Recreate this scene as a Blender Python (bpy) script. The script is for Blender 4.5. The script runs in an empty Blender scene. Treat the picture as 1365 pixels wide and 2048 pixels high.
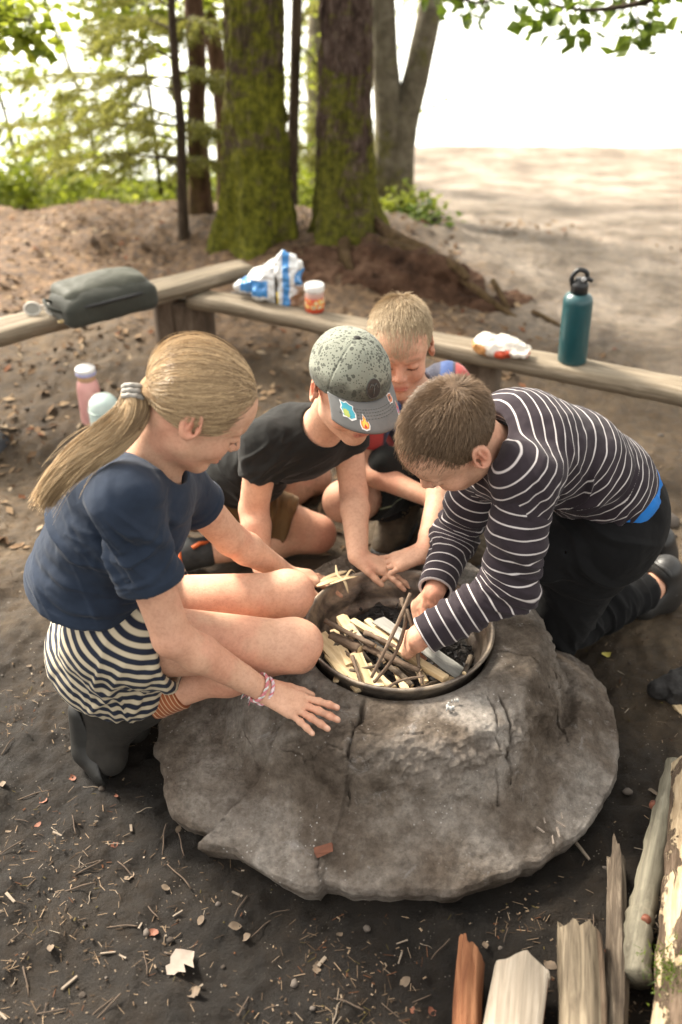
import bpy, bmesh, math, random
import numpy as np
from mathutils import Vector, Matrix

# ---------------------------------------------------------------- camera, sky, sun, exposure
scene = bpy.context.scene
COL = scene.collection
CAM_H, CAM_PITCH, FPX, PCX, PCY = 1.65, math.radians(33), 1991.1, 682.5, 1024.0
cam = bpy.data.cameras.new('camera')
cam.lens = 35.0; cam.sensor_fit = 'VERTICAL'; cam.sensor_height = 36.0; cam.sensor_width = 24.0
cam.clip_start = 0.05; cam.clip_end = 3000
cam_o = bpy.data.objects.new('camera', cam); COL.objects.link(cam_o)
cam_o.location = (0, 0, CAM_H); cam_o.rotation_euler = (math.radians(90) - CAM_PITCH, 0, 0)
cam.dof.use_dof = True; cam.dof.focus_distance = 2.04; cam.dof.aperture_fstop = 2.1
scene.camera = cam_o

SUN_AZ, SUN_EL = math.radians(-48), math.radians(42)      # azimuth from +Y towards +X (behind and left of the fire)
world = bpy.data.worlds.new('World'); scene.world = world; world.use_nodes = True
wn = world.node_tree.nodes; wl = world.node_tree.links
sky = wn.new('ShaderNodeTexSky'); sky.sky_type = 'NISHITA'; sky.sun_disc = False
sky.sun_elevation = SUN_EL; sky.sun_rotation = SUN_AZ; sky.dust_density = 4.0; sky.air_density = 1.2; sky.ozone_density = 1.0
hsv = wn.new('ShaderNodeHueSaturation'); hsv.inputs['Saturation'].default_value = 0.12
warm = wn.new('ShaderNodeMix'); warm.data_type = 'RGBA'; warm.blend_type = 'MULTIPLY'; warm.inputs[0].default_value = 1.0; warm.inputs[7].default_value = (1.0, .955, .88, 1)   # milky, warm overcast
wl.new(sky.outputs[0], hsv.inputs['Color']); wl.new(hsv.outputs[0], warm.inputs[6]); wl.new(warm.outputs[2], wn['Background'].inputs['Color'])
wn['Background'].inputs['Strength'].default_value = 0.15
sd = bpy.data.lights.new('sun', 'SUN'); sd.energy = 4.8; sd.angle = math.radians(12); sd.color = (1.0, 0.90, 0.76)
sun = bpy.data.objects.new('sun', sd); COL.objects.link(sun)
to_sun = Vector((math.sin(SUN_AZ) * math.cos(SUN_EL), math.cos(SUN_AZ) * math.cos(SUN_EL), math.sin(SUN_EL)))
sun.rotation_euler = to_sun.to_track_quat('Z', 'Y').to_euler(); sun.location = (-6, 8, 12)
vs = scene.view_settings; vs.view_transform = 'Standard'; vs.look = 'None'; vs.exposure = 1.85; vs.gamma = 1.0; vs.use_curve_mapping = False

rng = np.random.default_rng(7)
# ---------------------------------------------------------------- points from the photograph's geometry
_f = np.array([0, math.cos(CAM_PITCH), -math.sin(CAM_PITCH)]); _u = np.array([0, math.sin(CAM_PITCH), math.cos(CAM_PITCH)]); _c = np.array([0, 0, CAM_H])
def _ray(px, py): return _f + np.array([1., 0, 0]) * (px - PCX) / FPX - _u * (py - PCY) / FPX
def PY(px, py, Y): d = _ray(px, py); return _c + d * (Y / d[1])
def PZ(px, py, z): d = _ray(px, py); return _c + d * ((z - CAM_H) / d[2])
def V(*a): return np.array(a, dtype=float)
def nrm(v): v = np.asarray(v, float); return v / (np.linalg.norm(v) + 1e-12)

# ---------------------------------------------------------------- object helpers
def props(o, label=None, cat=None, group=None, kind=None):
    if label: o['label'] = label
    if cat: o['category'] = cat
    if group: o['group'] = group
    if kind: o['kind'] = kind
    return o
def link(name, data, parent=None, **kw):
    o = bpy.data.objects.new(name, data); COL.objects.link(o)
    if parent is not None:
        o.parent = parent
        o.matrix_parent_inverse = Matrix.Translation(parent_origin(parent)).inverted()
    return props(o, **kw)
def parent_origin(p):
    v = Vector(p.location); q = p.parent
    return v if q is None else v
def empty(name, loc, **kw):
    o = bpy.data.objects.new(name, None); COL.objects.link(o); o.location = tuple(loc); o.empty_display_size = 0.05
    return props(o, **kw)
def np_mesh(name, verts, faces, mat=None, smooth=True, attrs=None, nside=None, midx=None):
    """verts (n,3); faces (m,k) array or list of lists"""
    me = bpy.data.meshes.new(name)
    verts = np.ascontiguousarray(verts, dtype=np.float32)
    if isinstance(faces, np.ndarray):
        m, k = faces.shape; loops = faces.ravel().astype(np.int32); starts = np.arange(m, dtype=np.int32) * k
    else:
        m = len(faces); lens = np.array([len(f) for f in faces], dtype=np.int32)
        loops = np.fromiter((i for f in faces for i in f), dtype=np.int32); starts = np.concatenate([[0], np.cumsum(lens)[:-1]]).astype(np.int32)
    me.vertices.add(len(verts)); me.vertices.foreach_set('co', verts.ravel())
    me.loops.add(len(loops)); me.loops.foreach_set('vertex_index', loops)
    me.polygons.add(m); me.polygons.foreach_set('loop_start', starts)
    if midx is not None: me.polygons.foreach_set('material_index', np.asarray(midx, dtype=np.int32))
    me.polygons.foreach_set('use_smooth', np.full(m, bool(smooth)))
    if attrs:
        for an, av in attrs.items():
            av = np.asarray(av, dtype=np.float32)
            if av.ndim == 1:
                a = me.attributes.new(an, 'FLOAT', 'POINT'); a.data.foreach_set('value', av)
            else:
                if av.shape[1] == 3: av = np.concatenate([av, np.ones((len(av), 1), np.float32)], 1)
                a = me.attributes.new(an, 'FLOAT_COLOR', 'POINT'); a.data.foreach_set('color', np.ascontiguousarray(av).ravel())
    me.update(calc_edges=True); me.validate()
    for mm in (mat if isinstance(mat, (list, tuple)) else [mat]):
        if mm: me.materials.append(mm)
    return me

# ---------------------------------------------------------------- noise
def _hash(ix, iy, iz):
    h = (ix.astype(np.int64) * 374761393 + iy.astype(np.int64) * 668265263 + iz.astype(np.int64) * 2147483647) & 0xffffffff
    h = ((h ^ (h >> 13)) * 1274126177) & 0xffffffff
    return ((h ^ (h >> 16)) & 0xffff).astype(np.float32) / 65535.0
def vnoise(P):
    P = np.asarray(P, dtype=np.float64); i = np.floor(P).astype(np.int64); f = (P - i); f = f * f * (3 - 2 * f)
    x, y, z = i[..., 0], i[..., 1], i[..., 2]; fx, fy, fz = f[..., 0], f[..., 1], f[..., 2]
    r = 0
    for dx in (0, 1):
        for dy in (0, 1):
            for dz in (0, 1):
                w = (fx if dx else 1 - fx) * (fy if dy else 1 - fy) * (fz if dz else 1 - fz)
                r = r + w * _hash(x + dx, y + dy, z + dz)
    return r * 2 - 1
def fbm(P, oct=4, lac=2.1, gain=.5):
    r = 0; a = 1; Q = np.asarray(P, float)
    for k in range(oct): r = r + a * vnoise(Q + 17.3 * k); a *= gain; Q = Q * lac
    return r
def sstep(a, b, x): t = np.clip((x - a) / (b - a), 0, 1); return t * t * (3 - 2 * t)

# ---------------------------------------------------------------- signed distance modelling (surface nets)
class Cap:
    def __init__(s, a, b, ra, rb=None): s.a = np.array(a, np.float32); s.b = np.array(b, np.float32); s.ra = ra; s.rb = ra if rb is None else rb
    def box(s): r = max(s.ra, s.rb); return np.minimum(s.a, s.b) - r, np.maximum(s.a, s.b) + r
    def __call__(s, P):
        ab = s.b - s.a; t = np.clip(((P - s.a) @ ab) / (ab @ ab + 1e-9), 0, 1)
        q = P - s.a - t[..., None] * ab
        return np.sqrt((q * q).sum(-1)) - (s.ra + (s.rb - s.ra) * t)
class Ell:
    def __init__(s, c, r, R=None): s.c = np.array(c, np.float32); s.r = np.array(r, np.float32); s.R = None if R is None else np.array(R, np.float32)
    def box(s): m = float(s.r.max()); return s.c - m, s.c + m
    def __call__(s, P):
        q = P - s.c
        if s.R is not None: q = q @ s.R
        a = q / s.r; b = a / s.r
        k0 = np.sqrt((a * a).sum(-1)); k1 = np.sqrt((b * b).sum(-1)) + 1e-6
        return k0 * (k0 - 1) / k1
class Box:
    def __init__(s, c, h, R=None, rd=0.005): s.c = np.array(c, np.float32); s.h = np.array(h, np.float32) - rd; s.R = None if R is None else np.array(R, np.float32); s.rd = rd
    def box(s): m = float(np.linalg.norm(s.h) + s.rd); return s.c - m, s.c + m
    def __call__(s, P):
        q = P - s.c
        if s.R is not None: q = q @ s.R
        q = np.abs(q) - s.h
        return np.sqrt((np.maximum(q, 0) ** 2).sum(-1)) + np.minimum(q.max(-1), 0) - s.rd
class Pln:
    """keeps the side the normal points away from"""
    def __init__(s, o, n): s.o = np.array(o, np.float32); s.n = np.array(nrm(n), np.float32)
    def box(s): return None
    def __call__(s, P): return (P - s.o) @ s.n
class Fn:
    def __init__(s, f): s.f = f
    def box(s): return None
    def __call__(s, P): return s.f(P)
def smin(a, b, k):
    if k <= 0: return np.minimum(a, b)
    h = np.maximum(k - np.abs(a - b), 0) / k
    return np.minimum(a, b) - h * h * (k * .25)
def sdf_mesh(groups, res=0.003, disp=None, post=None, pad=0.03, gk=.003):
    """groups: list of lists of (op, prim, k); op in '+','-','&'. groups are unioned sharply (k .003).
    disp(P) is subtracted; post: list of (op, prim, k) on the union."""
    post = post or []
    lo = np.full(3, 1e9); hi = np.full(3, -1e9)
    for g in groups:
        for op, pr, k in g:
            b = pr.box()
            if op == '+' and b is not None: lo = np.minimum(lo, b[0]); hi = np.maximum(hi, b[1])
    lo -= pad; hi += pad
    B = 8; bs = B * res; nb = np.ceil((hi - lo) / bs).astype(int) + 1
    gx, gy, gz = [np.arange(n) for n in nb]
    idx = np.stack(np.meshgrid(gx, gy, gz, indexing='ij'), -1).reshape(-1, 3)
    cen = (lo + (idx + .5) * bs).astype(np.float32)
    R = bs * .9
    def prog(P, sel=None):
        tot = None
        for gi, g in enumerate(groups):
            d = np.full(P.shape[:-1], 1.0, np.float32)
            sl = sum(q[2] for q in g) / 4 + .012
            for oi, (op, pr, k) in enumerate(g): d = app(d, op, pr, k, P, sel, sl)
            tot = d if tot is None else smin(tot, d, gk)
        if disp is not None: tot = tot - disp(P).astype(np.float32)
        for op, pr, k in post: tot = app(tot, op, pr, k, P, sel)
        return tot
    def app(d, op, pr, k, P, sel, sl=.03):
        if sel is not None and pr.box() is not None and op != '&':
            m = pr(sel) < R * 1.35 + 1.3 * k + sl
            if not m.any(): return d
            q = pr(P[m])
            d[m] = smin(d[m], q, k) if op == '+' else -smin(-d[m], q, k)
            return d
        q = pr(P)
        if op == '+': return smin(d, q, k)
        if op == '-': return -smin(-d, q, k)
        return -smin(-d, -q, k)
    dc = prog(cen)
    act = np.abs(dc) < R * 1.7 + .02
    idx = idx[act]; cen = cen[act]
    o = np.arange(B + 1); loc = np.stack(np.meshgrid(o, o, o, indexing='ij'), -1).reshape(-1, 3)
    n = len(idx)
    P = (lo + (idx[:, None, :] * B + loc[None]) * res).astype(np.float32)
    D = np.empty(P.shape[:2], np.float32)
    for s in range(0, n, 1500): D[s:s + 1500] = prog(P[s:s + 1500], cen[s:s + 1500])
    D = D.reshape(n, B + 1, B + 1, B + 1); S = D < 0
    c8 = sum(S[:, a:a + B, b:b + B, c:c + B].astype(np.int8) for a in (0, 1) for b in (0, 1) for c in (0, 1))
    bi, ci, cj, ck = np.nonzero((c8 > 0) & (c8 < 8))
    gc = idx[bi] * B + np.stack([ci, cj, ck], -1)
    dim = (nb * B + 2).astype(np.int64)
    def key(g): return (g[:, 0].astype(np.int64) * dim[1] + g[:, 1]) * dim[2] + g[:, 2]
    kk = key(gc); order = np.argsort(kk); ks = kk[order]
    corner = {}
    for a in (0, 1):
        for b in (0, 1):
            for c in (0, 1): corner[a, b, c] = D[bi, ci + a, cj + b, ck + c]
    acc = np.zeros((len(bi), 3)); cnt = np.zeros(len(bi))
    for ax in range(3):
        for p in (0, 1):
            for q in (0, 1):
                A = [p, q]; A.insert(ax, 0); Bq = [p, q]; Bq.insert(ax, 1)
                d0 = corner[tuple(A)]; d1 = corner[tuple(Bq)]; m = (d0 < 0) != (d1 < 0)
                t = np.where(m, d0 / np.where(m, d0 - d1, 1), 0)
                pt = np.tile(np.array(A, float), (len(bi), 1)); pt[:, ax] = t
                acc[m] += pt[m]; cnt[m] += 1
    verts = lo + (gc + acc / np.maximum(cnt, 1)[:, None]) * res
    faces = []
    for ax in range(3):
        sl0 = S[:, :B, :B, :B]; shp = [slice(0, B)] * 3; shp[ax] = slice(1, B + 1); sl1 = S[(slice(None),) + tuple(shp)]
        e = sl0 != sl1
        b_, i_, j_, k_ = np.nonzero(e)
        g0 = idx[b_] * B + np.stack([i_, j_, k_], -1); ins = sl0[b_, i_, j_, k_]
        a1, a2 = [(1, 2), (2, 0), (0, 1)][ax]
        e1 = np.zeros(3, int); e1[a1] = 1; e2 = np.zeros(3, int); e2[a2] = 1
        qv = []; ok = np.ones(len(g0), bool)
        for off in (0 * e1, -e1, -e1 - e2, -e2):
            kq = key(g0 + off); p = np.clip(np.searchsorted(ks, kq), 0, len(ks) - 1); ok &= ks[p] == kq; qv.append(order[p])
        q = np.stack(qv, -1); q[~ins] = q[~ins][:, ::-1]
        faces.append(q[ok])
    return verts, np.concatenate(faces)
def vnormals(v, f):
    a = np.cross(v[f[:, 2]] - v[f[:, 0]], v[f[:, 3]] - v[f[:, 1]]); n = np.zeros_like(v)
    for i in range(4):
        for c in range(3): n[:, c] += np.bincount(f[:, i], a[:, c], len(v))
    return n / (np.linalg.norm(n, axis=1)[:, None] + 1e-12)
def frame(f, u):
    f = nrm(f); x = nrm(np.cross(f, u)); u = np.cross(x, f)
    return np.stack([x, f, u], 1)          # columns: right, forward, up

# ---------------------------------------------------------------- curves and tubes
def spline(pts, n):
    pts = np.asarray(pts, float); k = len(pts)
    if k == 2: t = np.linspace(0, 1, n)[:, None]; return pts[0] * (1 - t) + pts[1] * t
    Q = np.vstack([2 * pts[0] - pts[1], pts, 2 * pts[-1] - pts[-2]])
    s = np.linspace(0, k - 1 - 1e-9, n); i = s.astype(int); t = (s - i)[:, None]
    p0, p1, p2, p3 = Q[i], Q[i + 1], Q[i + 2], Q[i + 3]
    return .5 * (2 * p1 + (p2 - p0) * t + (2 * p0 - 5 * p1 + 4 * p2 - p3) * t * t + (3 * p1 - p0 - 3 * p2 + p3) * t ** 3)
def tube(path, rad, sides=8, cap=True, flat=1.0, jit=0.0, seed=0, up=None):
    """verts, quads (as lists when capped)"""
    path = np.asarray(path, float); n = len(path); rad = np.broadcast_to(np.asarray(rad, float), (n,))
    T = np.gradient(path, axis=0); T /= np.linalg.norm(T, axis=1)[:, None] + 1e-12
    a = np.array([0, 0, 1.]) if up is None else np.array(up, float)
    if abs(T[0] @ a) > .95: a = np.array([1., 0, 0])
    N = []; x = nrm(a - T[0] * (a @ T[0]))
    for i in range(n): x = nrm(x - T[i] * (x @ T[i])); N.append(x)
    N = np.array(N); Bn = np.cross(T, N)
    th = np.linspace(0, 2 * math.pi, sides, endpoint=False)
    r = np.ones((n, sides))
    if jit: r += np.random.default_rng(seed).normal(0, jit, (n, sides))
    v = path[:, None] + rad[:, None, None] * r[..., None] * (np.cos(th)[None, :, None] * N[:, None] + flat * np.sin(th)[None, :, None] * Bn[:, None])
    i = np.arange(n - 1)[:, None] * sides; j = np.arange(sides)[None]; j2 = (j + 1) % sides
    q = np.stack([i + j, i + j2, i + sides + j2, i + sides + j], -1).reshape(-1, 4)
    fl = q.tolist()
    if cap: fl += [list(range(sides))[::-1], list(range((n - 1) * sides, n * sides))]
    return v.reshape(-1, 3), fl
def strands(paths, r0, r1, vary=None):
    """paths (k,n,3) -> 3-sided tapered tubes in one mesh"""
    k, n, _ = paths.shape
    T = np.gradient(paths, axis=1); T /= np.linalg.norm(T, axis=2)[..., None] + 1e-9
    a = np.array([.31, .17, .93]); N = np.cross(T, a); N /= np.linalg.norm(N, axis=2)[..., None] + 1e-9; Bn = np.cross(T, N)
    w = np.linspace(1, 0, n)[None, :, None]; w = r1 + (r0 - r1) * np.sqrt(w)
    v = []
    for s in range(3):
        th = 2 * math.pi * s / 3; v.append(paths + w * (math.cos(th) * N + math.sin(th) * Bn))
    v = np.stack(v, 2)                     # k,n,3,3
    base = (np.arange(k)[:, None, None] * n + np.arange(n - 1)[None, :, None]) * 3; s = np.arange(3)[None, None]; s2 = (s + 1) % 3
    q = np.stack([base + s, base + s2, base + 3 + s2, base + 3 + s], -1).reshape(-1, 4)
    if vary is None: vary = np.random.default_rng(3).random(k)
    at = np.repeat(vary, n * 3); along = np.tile(np.repeat(np.linspace(0, 1, n), 3), k)
    return v.reshape(-1, 3), q, at, along
class MB:
    """collects pieces into one mesh"""
    def __init__(s): s.v = []; s.f = []; s.n = 0; s.m = []; s.a = []
    def add(s, v, f, mi=0, a=0.0):
        v = np.asarray(v, float); s.v.append(v); s.f += [[i + s.n for i in q] for q in (f.tolist() if isinstance(f, np.ndarray) else f)]
        s.m += [mi] * len(f); s.a.append(np.full(len(v), a)); s.n += len(v); return s
    def mesh(s, name, mat, smooth=True, attr=None, extra=None):
        at = dict(extra or {})
        if attr: at[attr] = np.concatenate(s.a)
        return np_mesh(name, np.concatenate(s.v), s.f, mat, smooth, at or None, midx=s.m)
def box_vf(c, h, R=None):
    v = np.array([[x, y, z] for x in (-1, 1) for y in (-1, 1) for z in (-1, 1)], float) * np.array(h)
    if R is not None: v = v @ np.array(R).T
    return v + np.array(c), [[0, 1, 3, 2], [4, 6, 7, 5], [0, 4, 5, 1], [2, 3, 7, 6], [0, 2, 6, 4], [1, 5, 7, 3]]
def bevel_mesh(me, w, seg=2):
    bm = bmesh.new(); bm.from_mesh(me); bmesh.ops.bevel(bm, geom=bm.edges[:], offset=w, segments=seg, affect='EDGES', profile=.6); bm.to_mesh(me); bm.free(); return me
def lathe(profile, c, sides=48, R=None, closed=False):
    pr = np.asarray(profile, float); n = len(pr); th = np.linspace(0, 2 * math.pi, sides, endpoint=False)
    v = np.stack([pr[:, None, 0] * np.cos(th), pr[:, None, 0] * np.sin(th), np.broadcast_to(pr[:, None, 1], (n, sides))], -1).reshape(-1, 3)
    if R is not None: v = v @ np.array(R).T
    f = []
    for i in range(n if closed else n - 1):
        for j in range(sides):
            j2 = (j + 1) % sides; i2 = (i + 1) % n
            f.append([i * sides + j, i * sides + j2, i2 * sides + j2, i2 * sides + j])
    if not closed: f += [list(range(sides))[::-1], list(range((n - 1) * sides, n * sides))]
    return v + np.array(c), f

# ---------------------------------------------------------------- materials
MATS = {}
class M:
    """small node-graph helper"""
    def __init__(s, name):
        s.m = bpy.data.materials.new(name); s.m.use_nodes = True; s.n = s.m.node_tree.nodes; s.l = s.m.node_tree.links; s.b = s.n['Principled BSDF']; MATS[name] = s.m
    def nd(s, t, **kw):
        x = s.n.new(t)
        for k, v in kw.items():
            if k in x.inputs: s.put(x.inputs[k], v)
            else: setattr(x, k, v)
        return x
    def put(s, sock, v):
        if hasattr(v, 'links') or isinstance(v, bpy.types.NodeSocket): s.l.new(v, sock)
        else: sock.default_value = v
    def coord(s, kind='Object'): return s.nd('ShaderNodeTexCoord').outputs[kind]
    def noise(s, scale, detail=5, rough=.6, vec=None, dist=0.0, out='Fac'):
        x = s.nd('ShaderNodeTexNoise'); x.inputs['Scale'].default_value = scale; x.inputs['Detail'].default_value = detail; x.inputs['Roughness'].default_value = rough; x.inputs['Distortion'].default_value = dist
        s.l.new(vec if vec is not None else s.coord(), x.inputs['Vector']); return x.outputs[out]
    def voro(s, scale, feature='F1', vec=None, out='Distance', rand=1.0):
        x = s.nd('ShaderNodeTexVoronoi', feature=feature); x.inputs['Scale'].default_value = scale; x.inputs['Randomness'].default_value = rand
        s.l.new(vec if vec is not None else s.coord(), x.inputs['Vector']); return x.outputs[out]
    def mapping(s, scale=(1, 1, 1), rot=(0, 0, 0), vec=None):
        x = s.nd('ShaderNodeMapping'); x.inputs['Scale'].default_value = scale; x.inputs['Rotation'].default_value = rot
        s.l.new(vec if vec is not None else s.coord(), x.inputs['Vector']); return x.outputs[0]
    def ramp(s, fac, stops, interp='LINEAR'):
        x = s.nd('ShaderNodeValToRGB'); cr = x.color_ramp; cr.interpolation = interp
        while len(cr.elements) > 1: cr.elements.remove(cr.elements[-1])
        cr.elements[0].position = stops[0][0]; cr.elements[0].color = tuple(stops[0][1]) + (1,)
        for p, c in stops[1:]: e = cr.elements.new(p); e.color = tuple(c) + (1,)
        s.l.new(fac, x.inputs[0]); return x.outputs[0]
    def mix(s, fac, a, b, mode='MIX'):
        x = s.nd('ShaderNodeMix', data_type='RGBA', blend_type=mode)
        for i, v in ((0, fac), (6, a), (7, b)):
            if isinstance(v, tuple) and len(v) == 3: v = v + (1,)
            s.put(x.inputs[i], v)
        return x.outputs[2]
    def math(s, op, a, b=0.0, c=None):
        x = s.nd('ShaderNodeMath', operation=op); s.put(x.inputs[0], a); s.put(x.inputs[1], b)
        if c is not None: s.put(x.inputs[2], c)
        return x.outputs[0]
    def attr(s, name, out='Fac'): return s.nd('ShaderNodeAttribute', attribute_name=name).outputs[out]
    def bump(s, h, strength=.4, dist=.002, nrmal=None):
        x = s.nd('ShaderNodeBump'); x.inputs['Strength'].default_value = strength; x.inputs['Distance'].default_value = dist; s.l.new(h, x.inputs['Height'])
        if nrmal is not None: s.l.new(nrmal, x.inputs['Normal'])
        s.l.new(x.outputs[0], s.b.inputs['Normal']); return x.outputs[0]
    def set(s, **kw):
        names = dict(color='Base Color', rough='Roughness', metal='Metallic', spec='Specular IOR Level', sss='Subsurface Weight', trans='Transmission Weight', alpha='Alpha', coat='Coat Weight', sheen='Sheen Weight', ior='IOR')
        for k, v in kw.items():
            if k == 'color' and isinstance(v, tuple) and len(v) == 3: v = v + (1,)
            s.put(s.b.inputs[names[k]], v)
        return s
def simple(name, col, rough=.6, var=.25, scale=30, bump=.2, bscale=200, bdist=.001, **kw):
    m = M(name); n = m.noise(scale)
    c = m.ramp(n, [(.25, tuple(x * (1 - var) for x in col)), (.75, tuple(min(1, x * (1 + var)) for x in col))])
    m.set(color=c, rough=rough, **kw)
    if bump: m.bump(m.noise(bscale), bump, bdist)
    return m.m
def leaf_mat(name, c1, c2, transl=.5):
    m = M(name); v = m.attr('v'); c = m.ramp(v, [(0, c1), (1, c2)]); m.set(color=c, rough=.5)
    t = m.nd('ShaderNodeBsdfTranslucent'); m.l.new(c, t.inputs['Color']); mx = m.nd('ShaderNodeMixShader'); mx.inputs[0].default_value = transl
    m.l.new(m.b.outputs[0], mx.inputs[1]); m.l.new(t.outputs[0], mx.inputs[2]); m.l.new(mx.outputs[0], m.n['Material Output'].inputs[0]); return m.m

# ================================================================ terrain
PIT = V(0.125, 1.68)
LAKE_Z = -0.42
def gz(x, y):
    x = np.asarray(x, float); y = np.asarray(y, float)
    right = sstep(.2, 1.3, x)
    z = .13 * sstep(2.3, 3.7, y) * (1 - .45 * right); w_ = sstep(4.6, 7.2, y) * sstep(.0, .4, x); z = z * (1 - w_) + .082 * w_
    z = z + .13 * np.exp(-((x - .15) / .55) ** 2 - ((y - 4.45) / .5) ** 2)
    left = 1 - sstep(-.3, .6, x)
    z = z + left * (.07 * sstep(4.2, 4.9, y) - .95 * sstep(4.95, 7.2, y)) - (1 - left) * .50 * sstep(4.2, 9, y)
    z = z - .9 * sstep(8.9, 16, y) - 2.0 * sstep(16, 60, y)
    return z
def gz_full(x, y):
    z = gz(x, y); P = np.stack([x, y, np.zeros_like(x)], -1)
    near = 1 - .93 * sstep(4, 7.5, y)
    z = z + near * (.016 * fbm(P * 2.3, 3) + .007 * fbm(P * 9 + 5, 3) + .0075 * fbm(P * 38 + 9, 2))
    # dark ruts in the lower left corner and trampled dips
    z = z + .014 * np.maximum(fbm(P * 5 + 40, 2), 0) * (1 - sstep(3, 4.5, y))
    # rough, uneven forest floor further off
    z = z + .035 * sstep(3.6, 4.6, y) * (1 - sstep(.6, 1.3, x)) * (1 - sstep(5.5, 7, y)) * fbm(P * 4 + 3, 3)
    return z
def axis(segs):
    out = [segs[0][0]]
    for a, b, d in segs:
        n = max(1, int(round((b - a) / d))); out += list(np.linspace(a, b, n + 1)[1:])
    return np.array(out)
xs = axis([(-300, -40, 65), (-40, -8, 4), (-8, -2.2, .25), (-2.2, -1.1, .05), (-1.1, 1.2, .0105), (1.2, 2.6, .05), (2.6, 9, .3), (9, 40, 4), (40, 300, 65)])
ys = axis([(-60, -6, 9), (-6, 0, .5), (0, .75, .05), (.75, 2.6, .0105), (2.6, 5.2, .025), (5.2, 9.5, .06), (9.5, 20, .5), (20, 60, 5), (60, 400, 68)])
GX, GY = np.meshgrid(xs, ys, indexing='ij')
GZ = gz_full(GX, GY)
nx, ny = GX.shape
gi = (np.arange(nx - 1)[:, None] * ny + np.arange(ny - 1)[None])
gfaces = np.stack([gi, gi + ny, gi + ny + 1, gi + 1], -1).reshape(-1, 4)
gv = np.stack([GX, GY, GZ], -1).reshape(-1, 3)
gP = np.stack([gv[:, 0], gv[:, 1], 0 * gv[:, 0]], -1)
# kinds of ground: 0 damp soil, darkened further to stand for shade .. 1 dry trodden earth ; sand on the beach ; red needle litter under the trees
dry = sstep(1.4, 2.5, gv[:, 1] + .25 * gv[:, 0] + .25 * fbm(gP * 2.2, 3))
sand = sstep(3.1, 4.4, gv[:, 1] + 1.0 * np.clip(gv[:, 0] - .9, -2.5, .7) + .5 * fbm(gP * 1.3 + 8, 3))
red = sstep(3.3, 4.1, gv[:, 1] + .3 * fbm(gP * 2 + 2, 3)) * (1 - sstep(.5, 1.2, gv[:, 0] + .3 * fbm(gP * 1.7, 2)))
def ground_material():
    m = M('earth'); co = m.coord()
    n1 = m.noise(3.2, 8, .65, co); n2 = m.noise(26, 8, .7, co); n3 = m.noise(160, 4, .7, co)
    damp_shade = m.ramp(n1, [(.3, (.0052, .0036, .0021)), (.5, (.0130, .0090, .0054)), (.7, (.027, .0193, .0122))])  # wet soil tone, with the shade at the front put into its colour
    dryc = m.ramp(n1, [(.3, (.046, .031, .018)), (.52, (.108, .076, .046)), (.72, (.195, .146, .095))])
    sandc = m.ramp(n1, [(.34, (.085, .064, .045)), (.48, (.175, .140, .105)), (.66, (.30, .25, .20))])
    redc = m.ramp(n2, [(.3, (.042, .024, .013)), (.5, (.135, .080, .043)), (.7, (.26, .17, .098))])
    c = m.mix(m.attr('dry'), damp_shade, dryc); c = m.mix(m.attr('red'), c, redc); c = m.mix(m.attr('sand'), c, sandc)
    c = m.mix(.55, c, m.ramp(n2, [(.32, (.35, .35, .35)), (.5, (.9, .9, .9)), (.68, (1.45, 1.4, 1.35))]), 'MULTIPLY')
    sp = m.ramp(m.voro(95, vec=co), [(.0, (1, 1, 1)), (.11, (1, 1, 1)), (.16, (0, 0, 0))])
    pick = m.ramp(m.noise(11, 3, .6, co), [(.5, (0, 0, 0)), (.64, (1, 1, 1))])
    c = m.mix(m.math('MULTIPLY', m.math('MULTIPLY', sp, pick), .55), c, (.36, .31, .25))
    m.set(color=c, rough=m.ramp(n2, [(.3, (.6, .6, .6)), (.7, (.95, .95, .95))]), spec=.3)
    h = m.math('ADD', m.math('MULTIPLY', n2, 1.0), m.math('MULTIPLY', m.noise(110, 9, .8, co), .9)); m.bump(h, 1.0, .013)
    return m.m
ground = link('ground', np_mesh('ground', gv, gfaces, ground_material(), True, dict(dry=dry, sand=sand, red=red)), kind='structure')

m = M('lake_water'); m.set(color=(.62, .66, .64), rough=.18, spec=.6); m.bump(m.noise(6, 4, .6, m.mapping((1, .35, 1))), .25, .03)
lw = np.array([[-600, 8.0, LAKE_Z], [600, 8.0, LAKE_Z], [600, 1500, LAKE_Z], [-600, 1500, LAKE_Z]], float)
link('lake_water', np_mesh('lake_water', lw, [[0, 1, 2, 3]], m.m), kind='structure')

# ================================================================ fire mound: cracked clay and stone collar round a steel wheel rim
out_px = [(312, 1520), (335, 1575), (352, 1628), (400, 1690), (432, 1662), (470, 1700), (520, 1735), (560, 1765), (610, 1786), (636, 1786), (645, 1770), (690, 1785), (760, 1788), (850, 1790), (930, 1778), (1000, 1755), (1080, 1728), (1130, 1695), (1170, 1665), (1205, 1610), (1232, 1540), (1236, 1480), (1226, 1420), (1208, 1385)]
op = np.array([PZ(a, b, .045)[:2] for a, b in out_px]) - PIT
oth = np.arctan2(op[:, 1], op[:, 0]); orr = np.hypot(op[:, 0], op[:, 1])
back = [(math.radians(a), r) for a, r in ((20, .44), (50, .40), (90, .38), (130, .40), (165, .46))]
oth = np.concatenate([oth, [a for a, r in back]]); orr = np.concatenate([orr, [r for a, r in back]])
od = np.argsort(oth); oth, orr = oth[od], orr[od]
NT, NR = 860, 240
th = np.linspace(-math.pi, math.pi, NT, endpoint=False)
Rout = np.interp(th, np.concatenate([oth - 2 * math.pi, oth, oth + 2 * math.pi]), np.tile(orr, 3))
cth = np.stack([np.cos(th), np.sin(th)], -1)
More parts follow.
